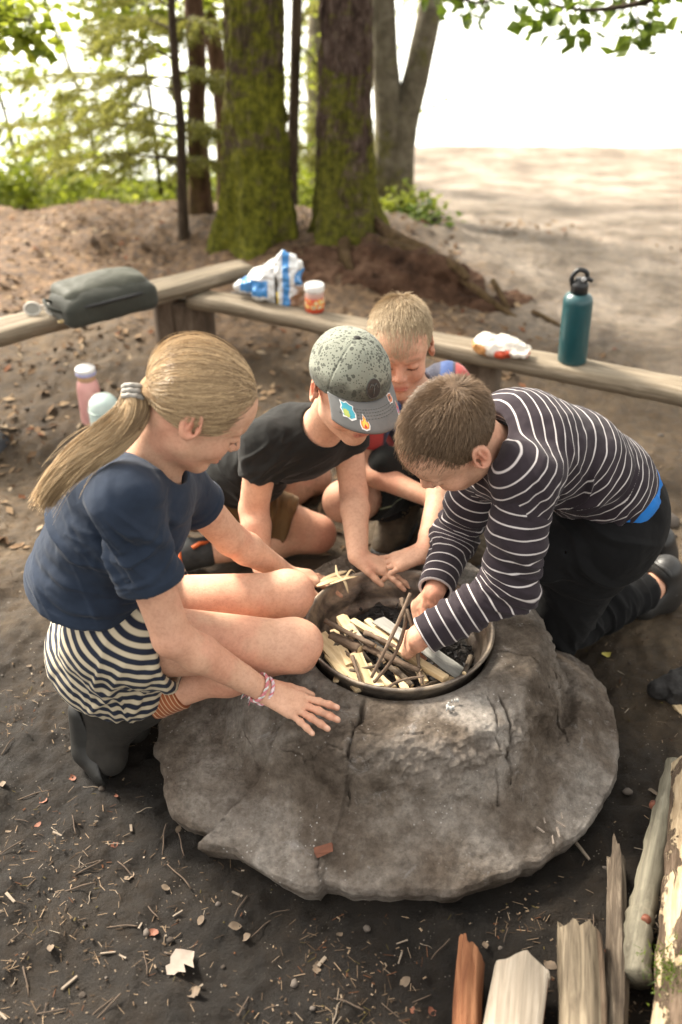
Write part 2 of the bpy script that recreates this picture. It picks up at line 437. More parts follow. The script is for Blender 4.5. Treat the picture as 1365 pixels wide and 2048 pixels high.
Rout = Rout + .008 * fbm(np.concatenate([cth * 6, 0 * cth[:, :1]], -1), 3) + .0012 * fbm(np.concatenate([cth * 26, 0 * cth[:, :1]], -1), 2) - .012 * np.maximum(0, fbm(np.concatenate([cth * 11 + 4, 0 * cth[:, :1]], -1), 2) - .35)
# profile: t in 0..1 ; columns r-kind
prof = np.array([(.188, .06, 0), (.193, .15, 0), (.197, .222, 0), (.208, .243, 0), (.235, .251, 0), (.275, .25, 0), (.305, .249, 0), (.326, .241, 0), (.342, .222, 0), (.354, .190, 0), (.363, .155, 0), (.373, .126, 0), (.389, .104, .3), (.42, .089, .5), (.455, .072, .8), (.482, .060, .97), (.491, .055, 1), (.494, .040, 1), (.485, .018, 1.0), (.470, -.03, .97)])
tt = np.linspace(0, 1, NR); tk = np.linspace(0, 1, len(prof)); 
pr_, pz_, pk_ = [np.interp(tt, tk, prof[:, i]) for i in range(3)]
for _ in range(5):
    for a in (pr_, pz_): a[1:-1] = .25 * a[:-2] + .5 * a[1:-1] + .25 * a[2:]
# scale radii outside .36 so that the skirt reaches the outline
RR = np.empty((NT, NR)); ZZ = np.empty((NT, NR))
for j in range(NR):
    k = np.clip((pr_[j] - .30) / (.489 - .30), 0, 1.05)
    RR[:, j] = pr_[j] + k * (Rout - .489)
    ZZ[:, j] = pz_[j]
mx = PIT[0] + RR * np.cos(th)[:, None]; my = PIT[1] + RR * np.sin(th)[:, None]
MP = np.stack([mx, my, ZZ], -1)
wide = sstep(.205, .25, RR); skirt = sstep(.36, .41, RR)
ang = th[:, None] + 0 * RR
big = fbm(MP * 7 + 3, 3); mid = fbm(MP * 19 + 11, 4); fine = fbm(MP * 70 + 1, 3)
side = np.exp(-((RR - .350) / .017) ** 2)                     # rough broken face under the shoulder
strat = fbm(MP * np.array([22, 22, 34]) + 21, 4)
ZZ2 = ZZ + wide * (.010 * big + .0050 * mid + .0016 * fine) * (1 - .35 * skirt)
RR2 = RR + side * ((.004 + .012 * np.exp(-(np.angle(np.exp(1j * (ang + .95))) / .5) ** 2)) * strat + .012 * big + .005 * fine + .003 * fbm(MP * 130, 2)) + wide * .004 * mid
# left half of the shoulder is worn lower (the girl's hand lies there), a ledge stands out on the right
ZZ2 = ZZ2 - wide * (1 - skirt) * .012 * np.exp(-((np.angle(np.exp(1j * (ang + 2.3)))) / .5) ** 2)
# cracks: polylines on the mound given by ground-plan points
def seg_d(px, py, A, B):
    ax, ay = A; bx, by = B; t = np.clip(((px - ax) * (bx - ax) + (py - ay) * (by - ay)) / ((bx - ax) ** 2 + (by - ay) ** 2 + 1e-9), 0, 1)
    return np.hypot(px - ax - t * (bx - ax), py - ay - t * (by - ay))
cr = [([(730, 1400), (722, 1440), (705, 1475), (697, 1522)], .24, .0042, .020), ([(704, 1450), (735, 1480), (780, 1490), (850, 1482)], .22, .003, .01), ([(945, 1365), (1000, 1405), (1020, 1450), (1030, 1490)], .23, .003, .013),
      ([(1110, 1345), (1135, 1400), (1145, 1430)], .2, .003, .013), ([(486, 1460), (490, 1500), (520, 1560)], .09, .0022, .007), ([(525, 1565), (470, 1610), (436, 1655)], .07, .0022, .008), ([(985, 1300), (1060, 1320), (1100, 1350)], .24, .003, .012),
      ([(640, 1700), (642, 1780)], .06, .002, .007), ([(620, 1370), (650, 1395), (700, 1400)], .245, .0025, .009), ([(960, 1440), (985, 1465), (1000, 1560)], .17, .003, .010), ([(560, 1480), (610, 1500), (690, 1515)], .2, .003, .012)]
wob = .006 * fbm(MP * 30 + 50, 3); wob2 = .006 * fbm(MP * 30 + 90, 3)
crk = np.zeros_like(RR)
for pts, zc, w, dep in cr:
    w = w * .72; dep = dep * 1.25
    q = [PZ(a, b, zc)[:2] for a, b in pts]
    d = np.full(RR.shape, 9.0)
    for A, B in zip(q[:-1], q[1:]): d = np.minimum(d, seg_d(mx + wob, my + wob2, A, B))
    vary = np.clip(.75 + .9 * fbm(MP * 24 + 70, 3), .12, 1.6); g = np.exp(-(d / (w * vary)) ** 2) * np.clip(vary, .25, 1); ZZ2 -= dep * g * wide; crk = np.maximum(crk, g)
mx2 = PIT[0] + RR2 * np.cos(th)[:, None]; my2 = PIT[1] + RR2 * np.sin(th)[:, None]
fine2 = fbm(MP * 150 + 7, 3); ZZ2 = ZZ2 + wide * .0012 * fine2 - wide * .0025 * np.abs(fbm(MP * 45 + 13, 3))
# a step on the right where a slab has broken away, worn hollows on the collar
ra = np.angle(np.exp(1j * (ang + .35))); ZZ2 = ZZ2 - .03 * sstep(.30, .335, RR) * (1 - skirt) * np.exp(-(ra / .35) ** 2) + .022 * skirt * (1 - sstep(.43, .47, RR)) * np.exp(-(ra / .5) ** 2)
mv = np.stack([mx2, my2, ZZ2], -1).reshape(-1, 3)
ii = np.arange(NT)[:, None] * NR; jj = np.arange(NR - 1)[None]; i2 = ((np.arange(NT) + 1) % NT)[:, None] * NR
mf = np.stack([ii + jj, ii + jj + 1, i2 + jj + 1, i2 + jj], -1).reshape(-1, 4)[:, ::-1]
def stone_material():
    m = M('fire_clay'); co = m.coord(); n1 = m.noise(5.5, 6, .62, co, .3); n2 = m.noise(34, 8, .72, co); n3 = m.noise(210, 4, .7, co)
    c = m.ramp(n1, [(.30, (.075, .058, .044)), (.44, (.155, .127, .102)), (.56, (.265, .232, .200)), (.70, (.38, .348, .312))])
    c = m.mix(.7, c, m.ramp(n2, [(.30, (.40, .38, .36)), (.5, (.92, .92, .92)), (.7, (1.35, 1.33, 1.30))]), 'MULTIPLY')
    lich = m.ramp(m.noise(17, 5, .75, co, .6), [(.60, (0, 0, 0)), (.70, (1, 1, 1))])
    c = m.mix(m.math('MULTIPLY', lich, .45), c, (.42, .40, .385))
    brown = m.ramp(m.attr('skirt'), [(0, (0, 0, 0)), (1, (1, 1, 1))])
    c = m.mix(m.math('MULTIPLY', brown, m.ramp(m.noise(9, 5, .7, co), [(.42, (.0, .0, .0)), (.66, (.6, .6, .6))])), c, (.105, .080, .062))
    sp = m.ramp(m.voro(70, vec=co), [(0, (1, 1, 1)), (.10, (1, 1, 1)), (.15, (0, 0, 0))])
    c = m.mix(m.math('MULTIPLY', sp, m.ramp(m.noise(8, 3, .6, co), [(.48, (0, 0, 0)), (.62, (.8, .8, .8))])), c, (.50, .47, .44))
    n4 = m.noise(95, 10, .82, co); pit_ = m.ramp(m.voro(120, vec=co), [(.0, (0, 0, 0)), (.25, (1, 1, 1))])
    c = m.mix(.6, c, m.ramp(n4, [(.34, (.45, .43, .41)), (.5, (.95, .95, .95)), (.66, (1.35, 1.33, 1.31))]), 'MULTIPLY')
    m.set(color=c, rough=.95, spec=.10); h = m.math('ADD', m.math('ADD', n2, m.math('MULTIPLY', n4, .9)), m.math('MULTIPLY', pit_, .18)); m.bump(h, 1.0, .008); return m.m
stone_mat = stone_material()
pit_root = empty('fire_pit', (PIT[0], PIT[1], 0), label='cracked grey clay fire mound sunk around a steel wheel rim', cat='fire pit')
link('mound', np_mesh('mound', mv, mf, stone_mat, True, dict(skirt=np.clip(skirt + .8 * side * (strat < 0) + crk, 0, 1).ravel())), pit_root)
# ash bed inside
a_r = np.linspace(.0, .2, 26); a_t = np.linspace(0, 2 * math.pi, 64, endpoint=False)
AR, AT = np.meshgrid(a_r, a_t, indexing='ij'); ax_ = PIT[0] + AR * np.cos(AT); ay_ = PIT[1] + AR * np.sin(AT)
az_ = .168 + .015 * fbm(np.stack([ax_, ay_, 0 * ax_], -1) * 22, 4) + .02 * (AR / .2) ** 2
af = []
for i in range(25):
    for j in range(64): af.append([i * 64 + j, (i + 1) * 64 + j, (i + 1) * 64 + (j + 1) % 64, i * 64 + (j + 1) % 64])
link('ash_bed', np_mesh('ash_bed', np.stack([ax_, ay_, az_], -1).reshape(-1, 3), af, simple('ash', (.035, .031, .028), .95, .7, 60, 1, 180, .006)), pit_root)

def rusty_steel():
    m = M('sooty_steel'); co = m.coord(); n1 = m.noise(13, 6, .65, co, .5); n2 = m.noise(60, 6, .7, co)
    c = m.ramp(n1, [(.3, (.05, .041, .034)), (.48, (.19, .158, .13)), (.6, (.36, .295, .225)), (.72, (.15, .105, .07))])
    m.set(color=c, rough=m.ramp(n2, [(.3, (.32, .32, .32)), (.7, (.7, .7, .7))]), metal=.75); m.bump(n2, .35, .002); return m.m
rim_prof = [(.196, .243), (.202, .254), (.2065, .262), (.2080, .2665), (.2060, .2700), (.2010, .2695), (.1975, .2640), (.1945, .2500), (.1915, .2400), (.1860, .2330), (.1835, .2240), (.1830, .2050), (.1790, .1960), (.1700, .1900), (.1675, .1800), (.1670, .1150), (.1720, .1150), (.1730, .1820), (.1830, .1900), (.1880, .2000), (.1890, .2280)]
rv, rf = lathe(rim_prof, (PIT[0], PIT[1], 0), 128, closed=True)
rim = link('wheel_rim', np_mesh('wheel_rim', rv, rf, rusty_steel()), label='round sooty steel wheel rim set into the clay fire mound', cat='wheel rim')

# ================================================================ bark and trees
def bark_mat(name, cols, moss=.0, mossc=((.034, .038, .006), (.22, .215, .022)), bscale=(9, 9, 3), top=1.1):
    m = M(name); co = m.coord(); mp = m.mapping(bscale, vec=co)
    n1 = m.noise(2.2, 8, .7, mp, .8); n2 = m.noise(9, 6, .7, mp)
    c = m.ramp(n1, [(.28, cols[0]), (.5, cols[1]), (.72, cols[2])])
    if moss > 0:
        z = m.attr('hgt'); mn = m.noise(4.2, 6, .7, co, .4)
        mn2 = m.noise(17, 4, .7, co, .3); mm_ = m.math('ADD', m.math('MULTIPLY', mn, 1.5), m.math('MULTIPLY', mn2, .8)); fac = m.ramp(m.math('ADD', mm_, m.math('MULTIPLY', z, -.42)), [(1.0 - .26 * moss, (0, 0, 0)), (1.2 - .26 * moss, (1, 1, 1))])
        c = m.mix(m.math('MULTIPLY', fac, min(1, moss)), c, m.ramp(m.noise(36, 5, .7, co), [(.3, mossc[0]), (.7, mossc[1])]))
    m.set(color=c, rough=.9, spec=.2); m.bump(m.math('ADD', n1, n2), 1.0, .02); return m.m
def trunk_mesh(path, rad, mat, sides=48, per=.03, rough=.05, flare=None, seed=0, name='trunk', plates=1.0):
    L = np.linalg.norm(np.diff(np.asarray(path, float), axis=0), axis=1).sum(); n = min(240, max(8, int(L / per)))
    c = spline(path, n); r = np.interp(np.linspace(0, 1, n), np.linspace(0, 1, len(rad)), rad)
    v, f = tube(c, r, sides, True); v3 = v.reshape(n, sides, 3); d = v3 - c[:, None]
    hgt = v3[..., 2] - path[0][2]
    a = np.linspace(0, 2 * math.pi, sides, endpoint=False)
    Q = np.stack([np.cos(a)[None] * 3 + 0 * hgt, np.sin(a)[None] * 3 + 0 * hgt, hgt * 3.2], -1) + seed * 3.7
    k = 1 + rough * (fbm(Q * 2.2, 4) + .5 * fbm(Q * 7, 2)) * plates + .06 * fbm(Q * .5 + 9, 2)
    if flare:
        fl = np.exp(-np.maximum(hgt, -.05) / flare[1]) * flare[0]
        lob = .55 + .45 * np.cos(a * flare[2] + seed)[None] + .3 * np.cos(a * 2 + 2 * seed)[None]
        k = k + fl * lob
    v3 = c[:, None] + d * k[..., None]
    return np_mesh(name, v3.reshape(-1, 3), f, mat, True, dict(hgt=hgt.ravel()))
spruce_bark = bark_mat('mossy_spruce_bark', [(.024, .017, .012), (.085, .060, .042), (.20, .15, .105)], 1.12)
plate_bark = bark_mat('scaly_spruce_bark', [(.030, .018, .014), (.10, .066, .050), (.22, .165, .130)], .9, bscale=(12, 12, 7))
grey_bark = bark_mat('grey_green_bark', [(.07, .06, .042), (.165, .142, .10), (.28, .255, .19)], .5, bscale=(7, 7, 7))
brown_bark = bark_mat('brown_bark', [(.035, .02, .012), (.105, .058, .035), (.19, .12, .075)], .15)
dark_bark = bark_mat('dark_thin_bark', [(.024, .017, .012), (.065, .046, .030), (.12, .09, .062)], 0)
leaf_green = leaf_mat('beech_leaf', (.045, .085, .008), (.16, .22, .02), .5)
leaf_lime = leaf_mat('sunlit_leaf', (.14, .19, .015), (.40, .44, .05), .6)
needle_green = leaf_mat('spruce_needle', (.10, .11, .02), (.34, .33, .08), .6)
needle_pale = leaf_mat('pale_needle', (.16, .18, .06), (.36, .37, .15), .5)

def leaf_cloud(centers, size, per, spread, mat, name='crown', parent=None, seed=0, flat=.6, kind=None, aspect=.6):
    """many bent four-vertex leaves round the given twig points"""
    r = np.random.default_rng(seed); C = np.repeat(np.asarray(centers, float), per, axis=0); n = len(C)
    off = r.normal(0, 1, (n, 3)) * np.array([spread, spread, spread * flat]); P = C + off
    d = r.normal(0, 1, (n, 3)); d[:, 2] = d[:, 2] * .35 - .35; d /= np.linalg.norm(d, axis=1)[:, None]
    t = r.normal(0, 1, (n, 3)); t[:, 2] *= .4; t -= d * (t * d).sum(1)[:, None]; t /= np.linalg.norm(t, axis=1)[:, None]
    nn = np.cross(d, t); s = size * r.uniform(.6, 1.3, (n, 1))
    a = P; b = P + d * s * .45 + t * s * aspect * .5 + nn * s * .10; c = P + d * s; e = P + d * s * .45 - t * s * aspect * .5 + nn * s * .10
    v = np.stack([a, b, c, e], 1).reshape(-1, 3); i = np.arange(n)[:, None] * 4
    f = np.concatenate([i + np.array([[0, 1, 2]]), i + np.array([[0, 2, 3]])])
    at = np.repeat(np.clip(r.normal(.5, .25, n), 0, 1), 4)
    return link(name, np_mesh(name, v, f, mat, False, dict(v=at)), parent, kind=kind)
def needle_sprays(lines, mat, parent, seed=0, nl=.018, dens=900, name='crown', w=.0022):
    """needles set along twig polylines"""
    r = np.random.default_rng(seed); Vv = []; k = 0
    P = []; D = []
    for ln in lines:
        ln = np.asarray(ln, float); L = np.linalg.norm(np.diff(ln, axis=0), axis=1).sum(); n = max(4, int(L * dens))
        s = r.random(n) * (len(ln) - 1); i = np.minimum(s.astype(int), len(ln) - 2); t = (s - i)[:, None]
        P.append(ln[i] * (1 - t) + ln[i + 1] * t); D.append(ln[i + 1] - ln[i])
    P = np.concatenate(P); D = np.concatenate(D); D /= np.linalg.norm(D, axis=1)[:, None] + 1e-9; n = len(P)
    q = r.normal(0, 1, (n, 3)); q[:, 2] *= .6; q -= D * (q * D).sum(1)[:, None]; q /= np.linalg.norm(q, axis=1)[:, None] + 1e-9
    d = nrm_rows(q * .8 + D * .6); sd = np.cross(d, D); sd /= np.linalg.norm(sd, axis=1)[:, None] + 1e-9
    s = nl * r.uniform(.7, 1.3, (n, 1))
    v = np.stack([P - sd * w, P + sd * w, P + d * s], 1).reshape(-1, 3); f = np.arange(n * 3).reshape(-1, 3)
    return link(name, np_mesh(name, v, f, mat, False, dict(v=np.repeat(r.random(n), 3))), parent)
def nrm_rows(a): return a / (np.linalg.norm(a, axis=1)[:, None] + 1e-9)
def crown_points(c, rad, n, seed, zs=.6):
    r = np.random.default_rng(seed); p = r.normal(0, 1, (n, 3)); p /= np.linalg.norm(p, axis=1)[:, None]; p *= r.uniform(.35, 1, (n, 1)) ** .6
    return np.asarray(c) + p * np.array([rad, rad, rad * zs])
def limbs(tree, base_pts, tips, mat, r0=.03, seed=0, name='limb'):
    rr = random.Random(seed)
    for b, t in zip(base_pts, tips):
        b = np.asarray(b, float); t = np.asarray(t, float); mid = (b + t) / 2 + np.array([rr.uniform(-.08, .08), rr.uniform(-.08, .08), rr.uniform(.02, .12)])
        v, f = tube(spline([b, mid, t], 10), np.linspace(r0, .006, 10), 7); link(name, np_mesh(name, v, f, mat), tree)
def at_ground(px, py, z=.2): p = PZ(px, py, z); return V(p[0], p[1], float(gz(p[0], p[1])) - .02)

# two thick mossy spruces
t1 = V(-.375, 4.50, .17); t2 = V(.028, 4.46, .20)
def big_tree(base, path_off, rad, mat, label, flare, seed, crown_z):
    t = empty('spruce_tree', base, label=label, cat='tree', group=None)
    path = [base + np.array(o) for o in path_off]
    link('trunk', trunk_mesh(path, rad, mat, 130, .016, .115, flare, seed), t)
    tips = crown_points(path[-1] + V(0, .5, .2), 1.3, 14, seed, .5); limbs(t, [path[-1] - V(0, 0, .3)] * 14, tips, mat, .04, seed)
    lines = []
    r = np.random.default_rng(seed)
    for q in crown_points(path[-1] + V(0, .5, .2), 1.5, 130, seed + 5, .5):
        d = r.normal(0, 1, 3); d[2] = -.4; lines.append([q, q + d * .22])
    needle_sprays(lines, needle_green, t, seed, .035, 220, w=.006)
    return t
big_tree(t1, [(0, 0, -.1), (.0, 0, .1), (.005, 0, .4), (.015, 0, .8), (.03, 0, 1.4), (.04, .02, 2.6), (.05, .05, 4.2)], [.160, .150, .132, .122, .118, .10, .06], spruce_bark, 'thick spruce trunk thickly coated in green moss, behind the bench corner', (.95, .22, 5), 2, 4)
big_tree(t2, [(0, 0, -.1), (.0, 0, .1), (-.01, 0, .4), (-.01, 0, .8), (.0, 0, 1.4), (.02, .02, 2.6), (.03, .05, 4.2)], [.15, .135, .112, .105, .103, .09, .05], plate_bark, 'thick scaly spruce trunk, mossy only at its foot, beside the raised roots', (.95, .24, 5), 5, 4)
# forked grey tree
fb = at_ground(785, 385, .1)
t3 = empty('forked_tree', fb, label='grey-green tree forking low into two leaning stems', cat='tree')
A = PY(772, 215, fb[1]); 
link('stem', trunk_mesh([fb + V(-.03, 0, -.1), fb + V(-.045, 0, .15), PY(778, 240, fb[1]), PY(770, 100, fb[1]), PY(762, -60, fb[1]), PY(740, -300, fb[1]), PY(700, -700, fb[1])], [.085, .078, .075, .07, .066, .05, .03], grey_bark, 36, .03, .04, (.3, .12, 3), 3, 'stem'), t3)
link('stem', trunk_mesh([fb + V(.03, -.02, -.1), fb + V(.035, -.02, .1), PY(806, 270, fb[1]), PY(838, 130, fb[1]), PY(868, -20, fb[1]), PY(905, -300, fb[1]), PY(960, -700, fb[1])], [.09, .082, .076, .066, .06, .045, .03], grey_bark, 36, .03, .04, (.3, .12, 3), 8, 'stem'), t3)
# thin trunks on the left
def thin_tree(name, pts, Y, rad, mat, label, seed, px_w=None, sides=24):
    b = pts[0]; P = [PY(a, c, Y) for a, c in pts]; z0 = float(gz(P[0][0], Y)) - .06
    P[0][2] = z0
    t = empty(name, P[0], label=label, cat='tree')
    link('trunk', trunk_mesh(P, rad, mat, sides, .03, .05, (.35, .08, 4), seed), t)
    return t, P
tA, PA = thin_tree('spruce_sapling', [(366, 465), (365, 380), (362, 260), (352, 150), (344, 20), (335, -200), (325, -600)], 4.62, [.026, .024, .021, .019, .017, .012, .006], dark_bark, 'thin dark spruce sapling with drooping needle branches left of the mossy trunk', 1)
tB, PB = thin_tree('brown_tree', [(402, 440), (400, 370), (392, 260), (396, 150), (388, 20), (384, -200), (380, -600)], 5.0, [.062, .056, .042, .042, .042, .035, .02], brown_bark, 'slim brown trunk between the sapling and the mossy spruce', 4)
tC, PC = thin_tree('leaning_tree', [(452, 420), (448, 250), (434, 120), (412, 10), (385, -150), (340, -500)], 5.6, [.05, .048, .045, .042, .035, .02], brown_bark, 'slim leaning trunk half hidden behind the mossy spruce', 6)
tD, PD = thin_tree('dark_tree', [(583, 430), (586, 300), (590, 150), (594, 10), (598, -200), (602, -600)], 5.5, [.032, .03, .028, .027, .022, .012], dark_bark, 'thin dark trunk between the two thick spruces', 9)

# spruce sapling: drooping branches to the left and right with needles
def sapling_branches(t, P, Y, specs, mat, nmat, seed, sub=16, nl=.03):
    lines = []; rr = np.random.default_rng(seed)
    for (x0, y0, x1, y1, dy) in specs:
        a = PY(x0, y0, Y); b = PY(x1, y1, Y + dy); mid = (a + b) / 2 + V(0, 0, .05)
        c = spline([a, mid, b], 14); v, f = tube(c, np.linspace(.006, .0015, 14), 6); link('branch', np_mesh('branch', v, f, dark_bark), t)
        for k in range(sub):
            s = rr.uniform(.15, 1); i = int(s * 13); q = c[i]; d = nrm(b - a); side = nrm(np.cross(d, V(0, 0, 1))) * rr.choice([-1, 1])
            L = .22 * (1.15 - s) + .07; e = q + (d * .7 + side * .8 + V(0, 0, rr.uniform(-.35, .05))) * L; lines.append(spline([q, (q + e) / 2 + V(0, 0, .015), e], 5))
            for u in range(4):
                s2 = rr.uniform(.2, .95); q2 = q + (e - q) * s2; e2 = q2 + (d * .6 + side * rr.uniform(-.4, .6) + V(0, 0, rr.uniform(-.5, .1))) * L * .45; lines.append(np.array([q2, e2]))
        lines.append(c[4:])
    needle_sprays(lines, nmat, t, seed, nl, 260, w=.0026)
sapling_branches(tA, PA, 4.62, [(352, 155, 120, 205, .1), (350, 120, 190, 95, -.2), (358, 250, 60, 300, .2), (356, 235, 150, 230, -.3), (360, 320, 90, 345, -.1), (348, 60, 215, 60, .3), (364, 340, 250, 310, .3), (345, 20, 230, -10, -.2), (358, 250, 440, 285, .25), (352, 150, 440, 180, .3), (362, 330, 450, 350, .4), (346, 40, 440, 90, .3), (358, 280, 20, 250, .5), (354, 180, 40, 160, .7)], dark_bark, needle_green, 11, 17)
sapling_branches(tD, PD, 5.5, [(588, 200, 640, 260, .2), (590, 100, 640, 150, -.1), (586, 300, 640, 330, .2), (587, 260, 540, 320, .2), (592, 60, 650, 30, .1)], dark_bark, needle_green, 12, 10)
# far spruces and pale undergrowth on the lake bank
for k, (px, Y, h, seed) in enumerate(((-40, 7.4, 1.7, 21), (150, 7.6, 1.05, 22), (265, 8.2, 1.2, 23), (480, 8.2, 1.3, 24), (625, 7.9, 1.5, 25))):
    b = PY(px, 400, Y); b[2] = float(gz(b[0], Y)); t = empty('young_spruce', b, label=['young spruce on the lake bank beyond the left bench', 'small spruce with a rounded top on the bank', 'young spruce on the bank behind the thin sapling', 'young spruce glimpsed behind the mossy trunk', 'young spruce glimpsed between the scaly trunk and the dark thin one'][k], cat='tree')
    link('trunk', trunk_mesh([b - V(0, 0, .05), b + V(.02, 0, h * .5), b + V(0, 0, h)], [.03, .02, .006], dark_bark, 10, .08, .05, None, seed), t)
    lines = []; r = np.random.default_rng(seed)
    for i in range(60):
        z = r.uniform(.12, 1) * h; L = (1.05 - z / h) * .75 + .06; a = r.uniform(0, 6.28); d = V(math.cos(a), math.sin(a), -.25); s = b + V(0, 0, z); e = s + d * L
        lines.append(spline([s, (s + e) / 2 + V(0, 0, .04), e], 5))
        for u in range(5):
            q = s + d * L * r.uniform(.3, 1); lines.append(np.array([q, q + V(r.normal(), r.normal(), -.4) * .08]))
    needle_sprays(lines, needle_pale, t, seed, .03, 110, w=.004)
def shrub(px, py, Y, w, h, n, mat, label, seed, size=.05, name='shrub', per=14):
    b = PY(px, py, Y); b[2] = float(gz(b[0], Y)); t = empty(name, b, label=label, cat='shrub'); r = np.random.default_rng(seed); pts = []
    for i in range(n):
        a = r.uniform(0, 6.28); q = r.random() ** .5; tip = b + V(math.cos(a) * q * w, math.sin(a) * q * w, h * r.uniform(.35, 1) * (1.1 - .5 * q))
        pts += [b + (tip - b) * s for s in (.6, .8, 1.0)]
        if i < 9:
            v, f = tube(spline([b, (b + tip) / 2 + V(0, 0, h * .15), tip], 7), np.linspace(.007, .002, 7), 5); link('stem', np_mesh('stem', v, f, dark_bark), t)
    leaf_cloud(pts, size, per, size * .9, mat, 'foliage', t, seed); return t
for k, (px, py, Y, w, h, n, sz) in enumerate(((20, 440, 6.0, .55, .62, 34, .05), (110, 420, 6.3, .55, .55, 30, .05), (215, 410, 6.1, .55, .62, 34, .05), (310, 400, 6.3, .5, .60, 30, .05), (440, 400, 6.2, .4, .6, 22, .05), (600, 430, 5.9, .4, .5, 22, .05), (-60, 400, 6.0, .6, .9, 32, .055))):
    shrub(px, py, Y, w, h, n, leaf_lime, ['bright lime shrub on the bank at the end of the left bench', 'low lime shrub behind the brown leaf slope', 'lime shrub under the drooping spruce branches', 'lime shrub beside the thin dark sapling', 'lime shrub between the brown trunk and the mossy spruce', 'lime shrub between the two thick spruces', 'tall lime shrub beyond the end of the left bench'][k], 40 + k, sz)
shrub(800, 430, 5.0, .16, .22, 14, leaf_lime, 'small bright leafy plant at the foot of the forked tree', 60, .045, 'leafy_plant', 6)
shrub(845, 455, 4.85, .14, .12, 10, leaf_green, 'low leafy plant trailing off the root mound towards the beach', 61, .04, 'leafy_plant', 6)

# slender saplings on the bank whose leaves glow against the light
for k, (px, Y, h, n, lab) in enumerate(((45, 6.6, 2.1, 46, 'slender leafy sapling on the bank beyond the left bench'), (190, 7.0, 2.3, 52, 'slender leafy sapling behind the drooping spruce sapling'), (320, 6.4, 2.2, 52, 'slender leafy sapling behind the thin dark trunk'), (430, 6.9, 2.3, 40, 'slender leafy sapling behind the brown trunk'), (612, 6.8, 2.3, 40, 'slender leafy sapling seen between the two thick spruces'), (735, 6.9, 2.1, 22, 'slender leafy sapling seen beside the forked tree'))):
    b = PY(px, 380, Y); b[2] = float(gz(b[0], Y)) - .04; r = np.random.default_rng(300 + k); t = empty('leafy_sapling', b, label=lab, cat='tree')
    tp = [b, b + V(r.normal(0, .05), 0, h * .4), b + V(r.normal(0, .1), 0, h * .75), b + V(r.normal(0, .12), 0, h)]; link('trunk', trunk_mesh(tp, [.018, .015, .011, .005], dark_bark, 10, .06, .05, None, k), t)
    pts = []
    for i in range(n):
        s = r.uniform(.22, 1.0); q = b + (tp[-1] - b) * s; a = r.uniform(0, 6.28); L = r.uniform(.12, .5) * (1.15 - .5 * s); e_ = q + V(math.cos(a) * L, math.sin(a) * L, r.uniform(-.05, .15)); pts += [q + (e_ - q) * u for u in (.5, .75, 1)]
        if i < 14: v, f = tube(spline([q, (q + e_) / 2 + V(0, 0, .03), e_], 6), np.linspace(.004, .0015, 6), 5); link('branch', np_mesh('branch', v, f, dark_bark), t)
    leaf_cloud(pts, .05, 7, .05, leaf_lime, 'foliage', t, 310 + k)
# beech boughs hanging in from trees that stand outside the picture
def bough(pts, Y, leafspots, label, seed, trunk_at, size=.062, per=26, spread=.075, tname='beech_tree', mat=None):
    tb = V(trunk_at[0], trunk_at[1], float(gz(trunk_at[0], trunk_at[1])) - .05)
    t = empty(tname, tb, label=label, cat='tree')
    link('trunk', trunk_mesh([tb, tb + V(.02, 0, 1.2), tb + V(.05, .03, 2.6), tb + V(.0, .1, 4.4)], [.13, .11, .09, .05], grey_bark, 32, .06, .03, (.4, .15, 4), seed), t)
    P = [tb + V(.03, .01, 1.75)] + [PY(a, b, Y) for a, b in pts]
    c = spline(P, 26); v, f = tube(c, np.linspace(.022, .003, 26), 7); link('bough', np_mesh('bough', v, f, dark_bark), t)
    tips = [PY(a, b, Y + dy) for a, b, dy in leafspots]
    for q in tips:
        i = int(np.argmin(np.linalg.norm(c[8:] - q, axis=1))) + 8; v, f = tube(spline([c[i], (c[i] + q) / 2 + V(0, 0, .02), q], 6), np.linspace(.004, .0015, 6), 5); link('twig', np_mesh('twig', v, f, dark_bark), t)
    leaf_cloud(tips, size, per, spread, mat or leaf_green, 'foliage', t, seed, .5, aspect=.75)
    cp = crown_points(tb + V(0, .1, 4.6), 1.5, 120, seed, .6); leaf_cloud(cp, .10, 14, .2, leaf_green, 'crown', t, seed + 1, .6)
    return t
bough([(1420, -60), (1300, 0), (1180, 20), (1080, 5)], 4.3, [(1120, 55, 0), (1080, 40, .1), (1095, 15, .1), (1150, 30, -.1), (1165, 75, 0), (1210, 25, .1), (1245, 45, 0), (1275, 70, .05), (1290, 20, 0), (1300, 55, 0), (1230, 0, .2), (1170, -20, 0), (1310, -20, 0), (1260, -30, .1), (1100, -20, 0)], 'beech tree whose leafy bough hangs over the beach', 70, (2.6, 4.6), .075, 13, .045)
bough([(760, -160), (860, -40), (950, 5), (1000, -10)], 5.0, [(920, 15, 0), (945, 30, 0), (970, 5, .1), (900, -5, .1), (1000, -5, 0), (860, -20, 0)], 'beech tree with a short leafy bough beside the forked stems', 72, (-.15, 7.6), .06, 14, .045)
bough([(-200, -80), (-80, -20), (0, 30), (60, 40)], 4.2, [(0, 20, 0), (25, 40, .1), (45, 65, 0), (60, 95, 0), (10, 60, -.1), (-20, 40, 0), (75, 40, .1), (30, 5, .2), (70, 80, 0), (-10, 0, 0)], 'beech tree with a leafy bough hanging over the left end of the bench', 74, (-3.3, 4.9), .06, 20, .05, mat=leaf_lime)
bough([(150, -100), (220, -30), (290, 10), (340, 0)], 5.2, [(170, 5, 0), (200, 20, 0), (230, 35, 0), (265, 30, .1), (300, 40, 0), (330, 30, 0), (280, 5, 0), (240, 5, .2), (320, 0, 0), (210, -10, 0), (380, 20, .2), (410, 5, .2), (420, 40, .3), (250, 70, 0), (300, 85, .1)], 'beech tree with bright leaves hanging beside the spruce sapling', 76, (-2.9, 6.6), .06, 26, .06, mat=leaf_lime)

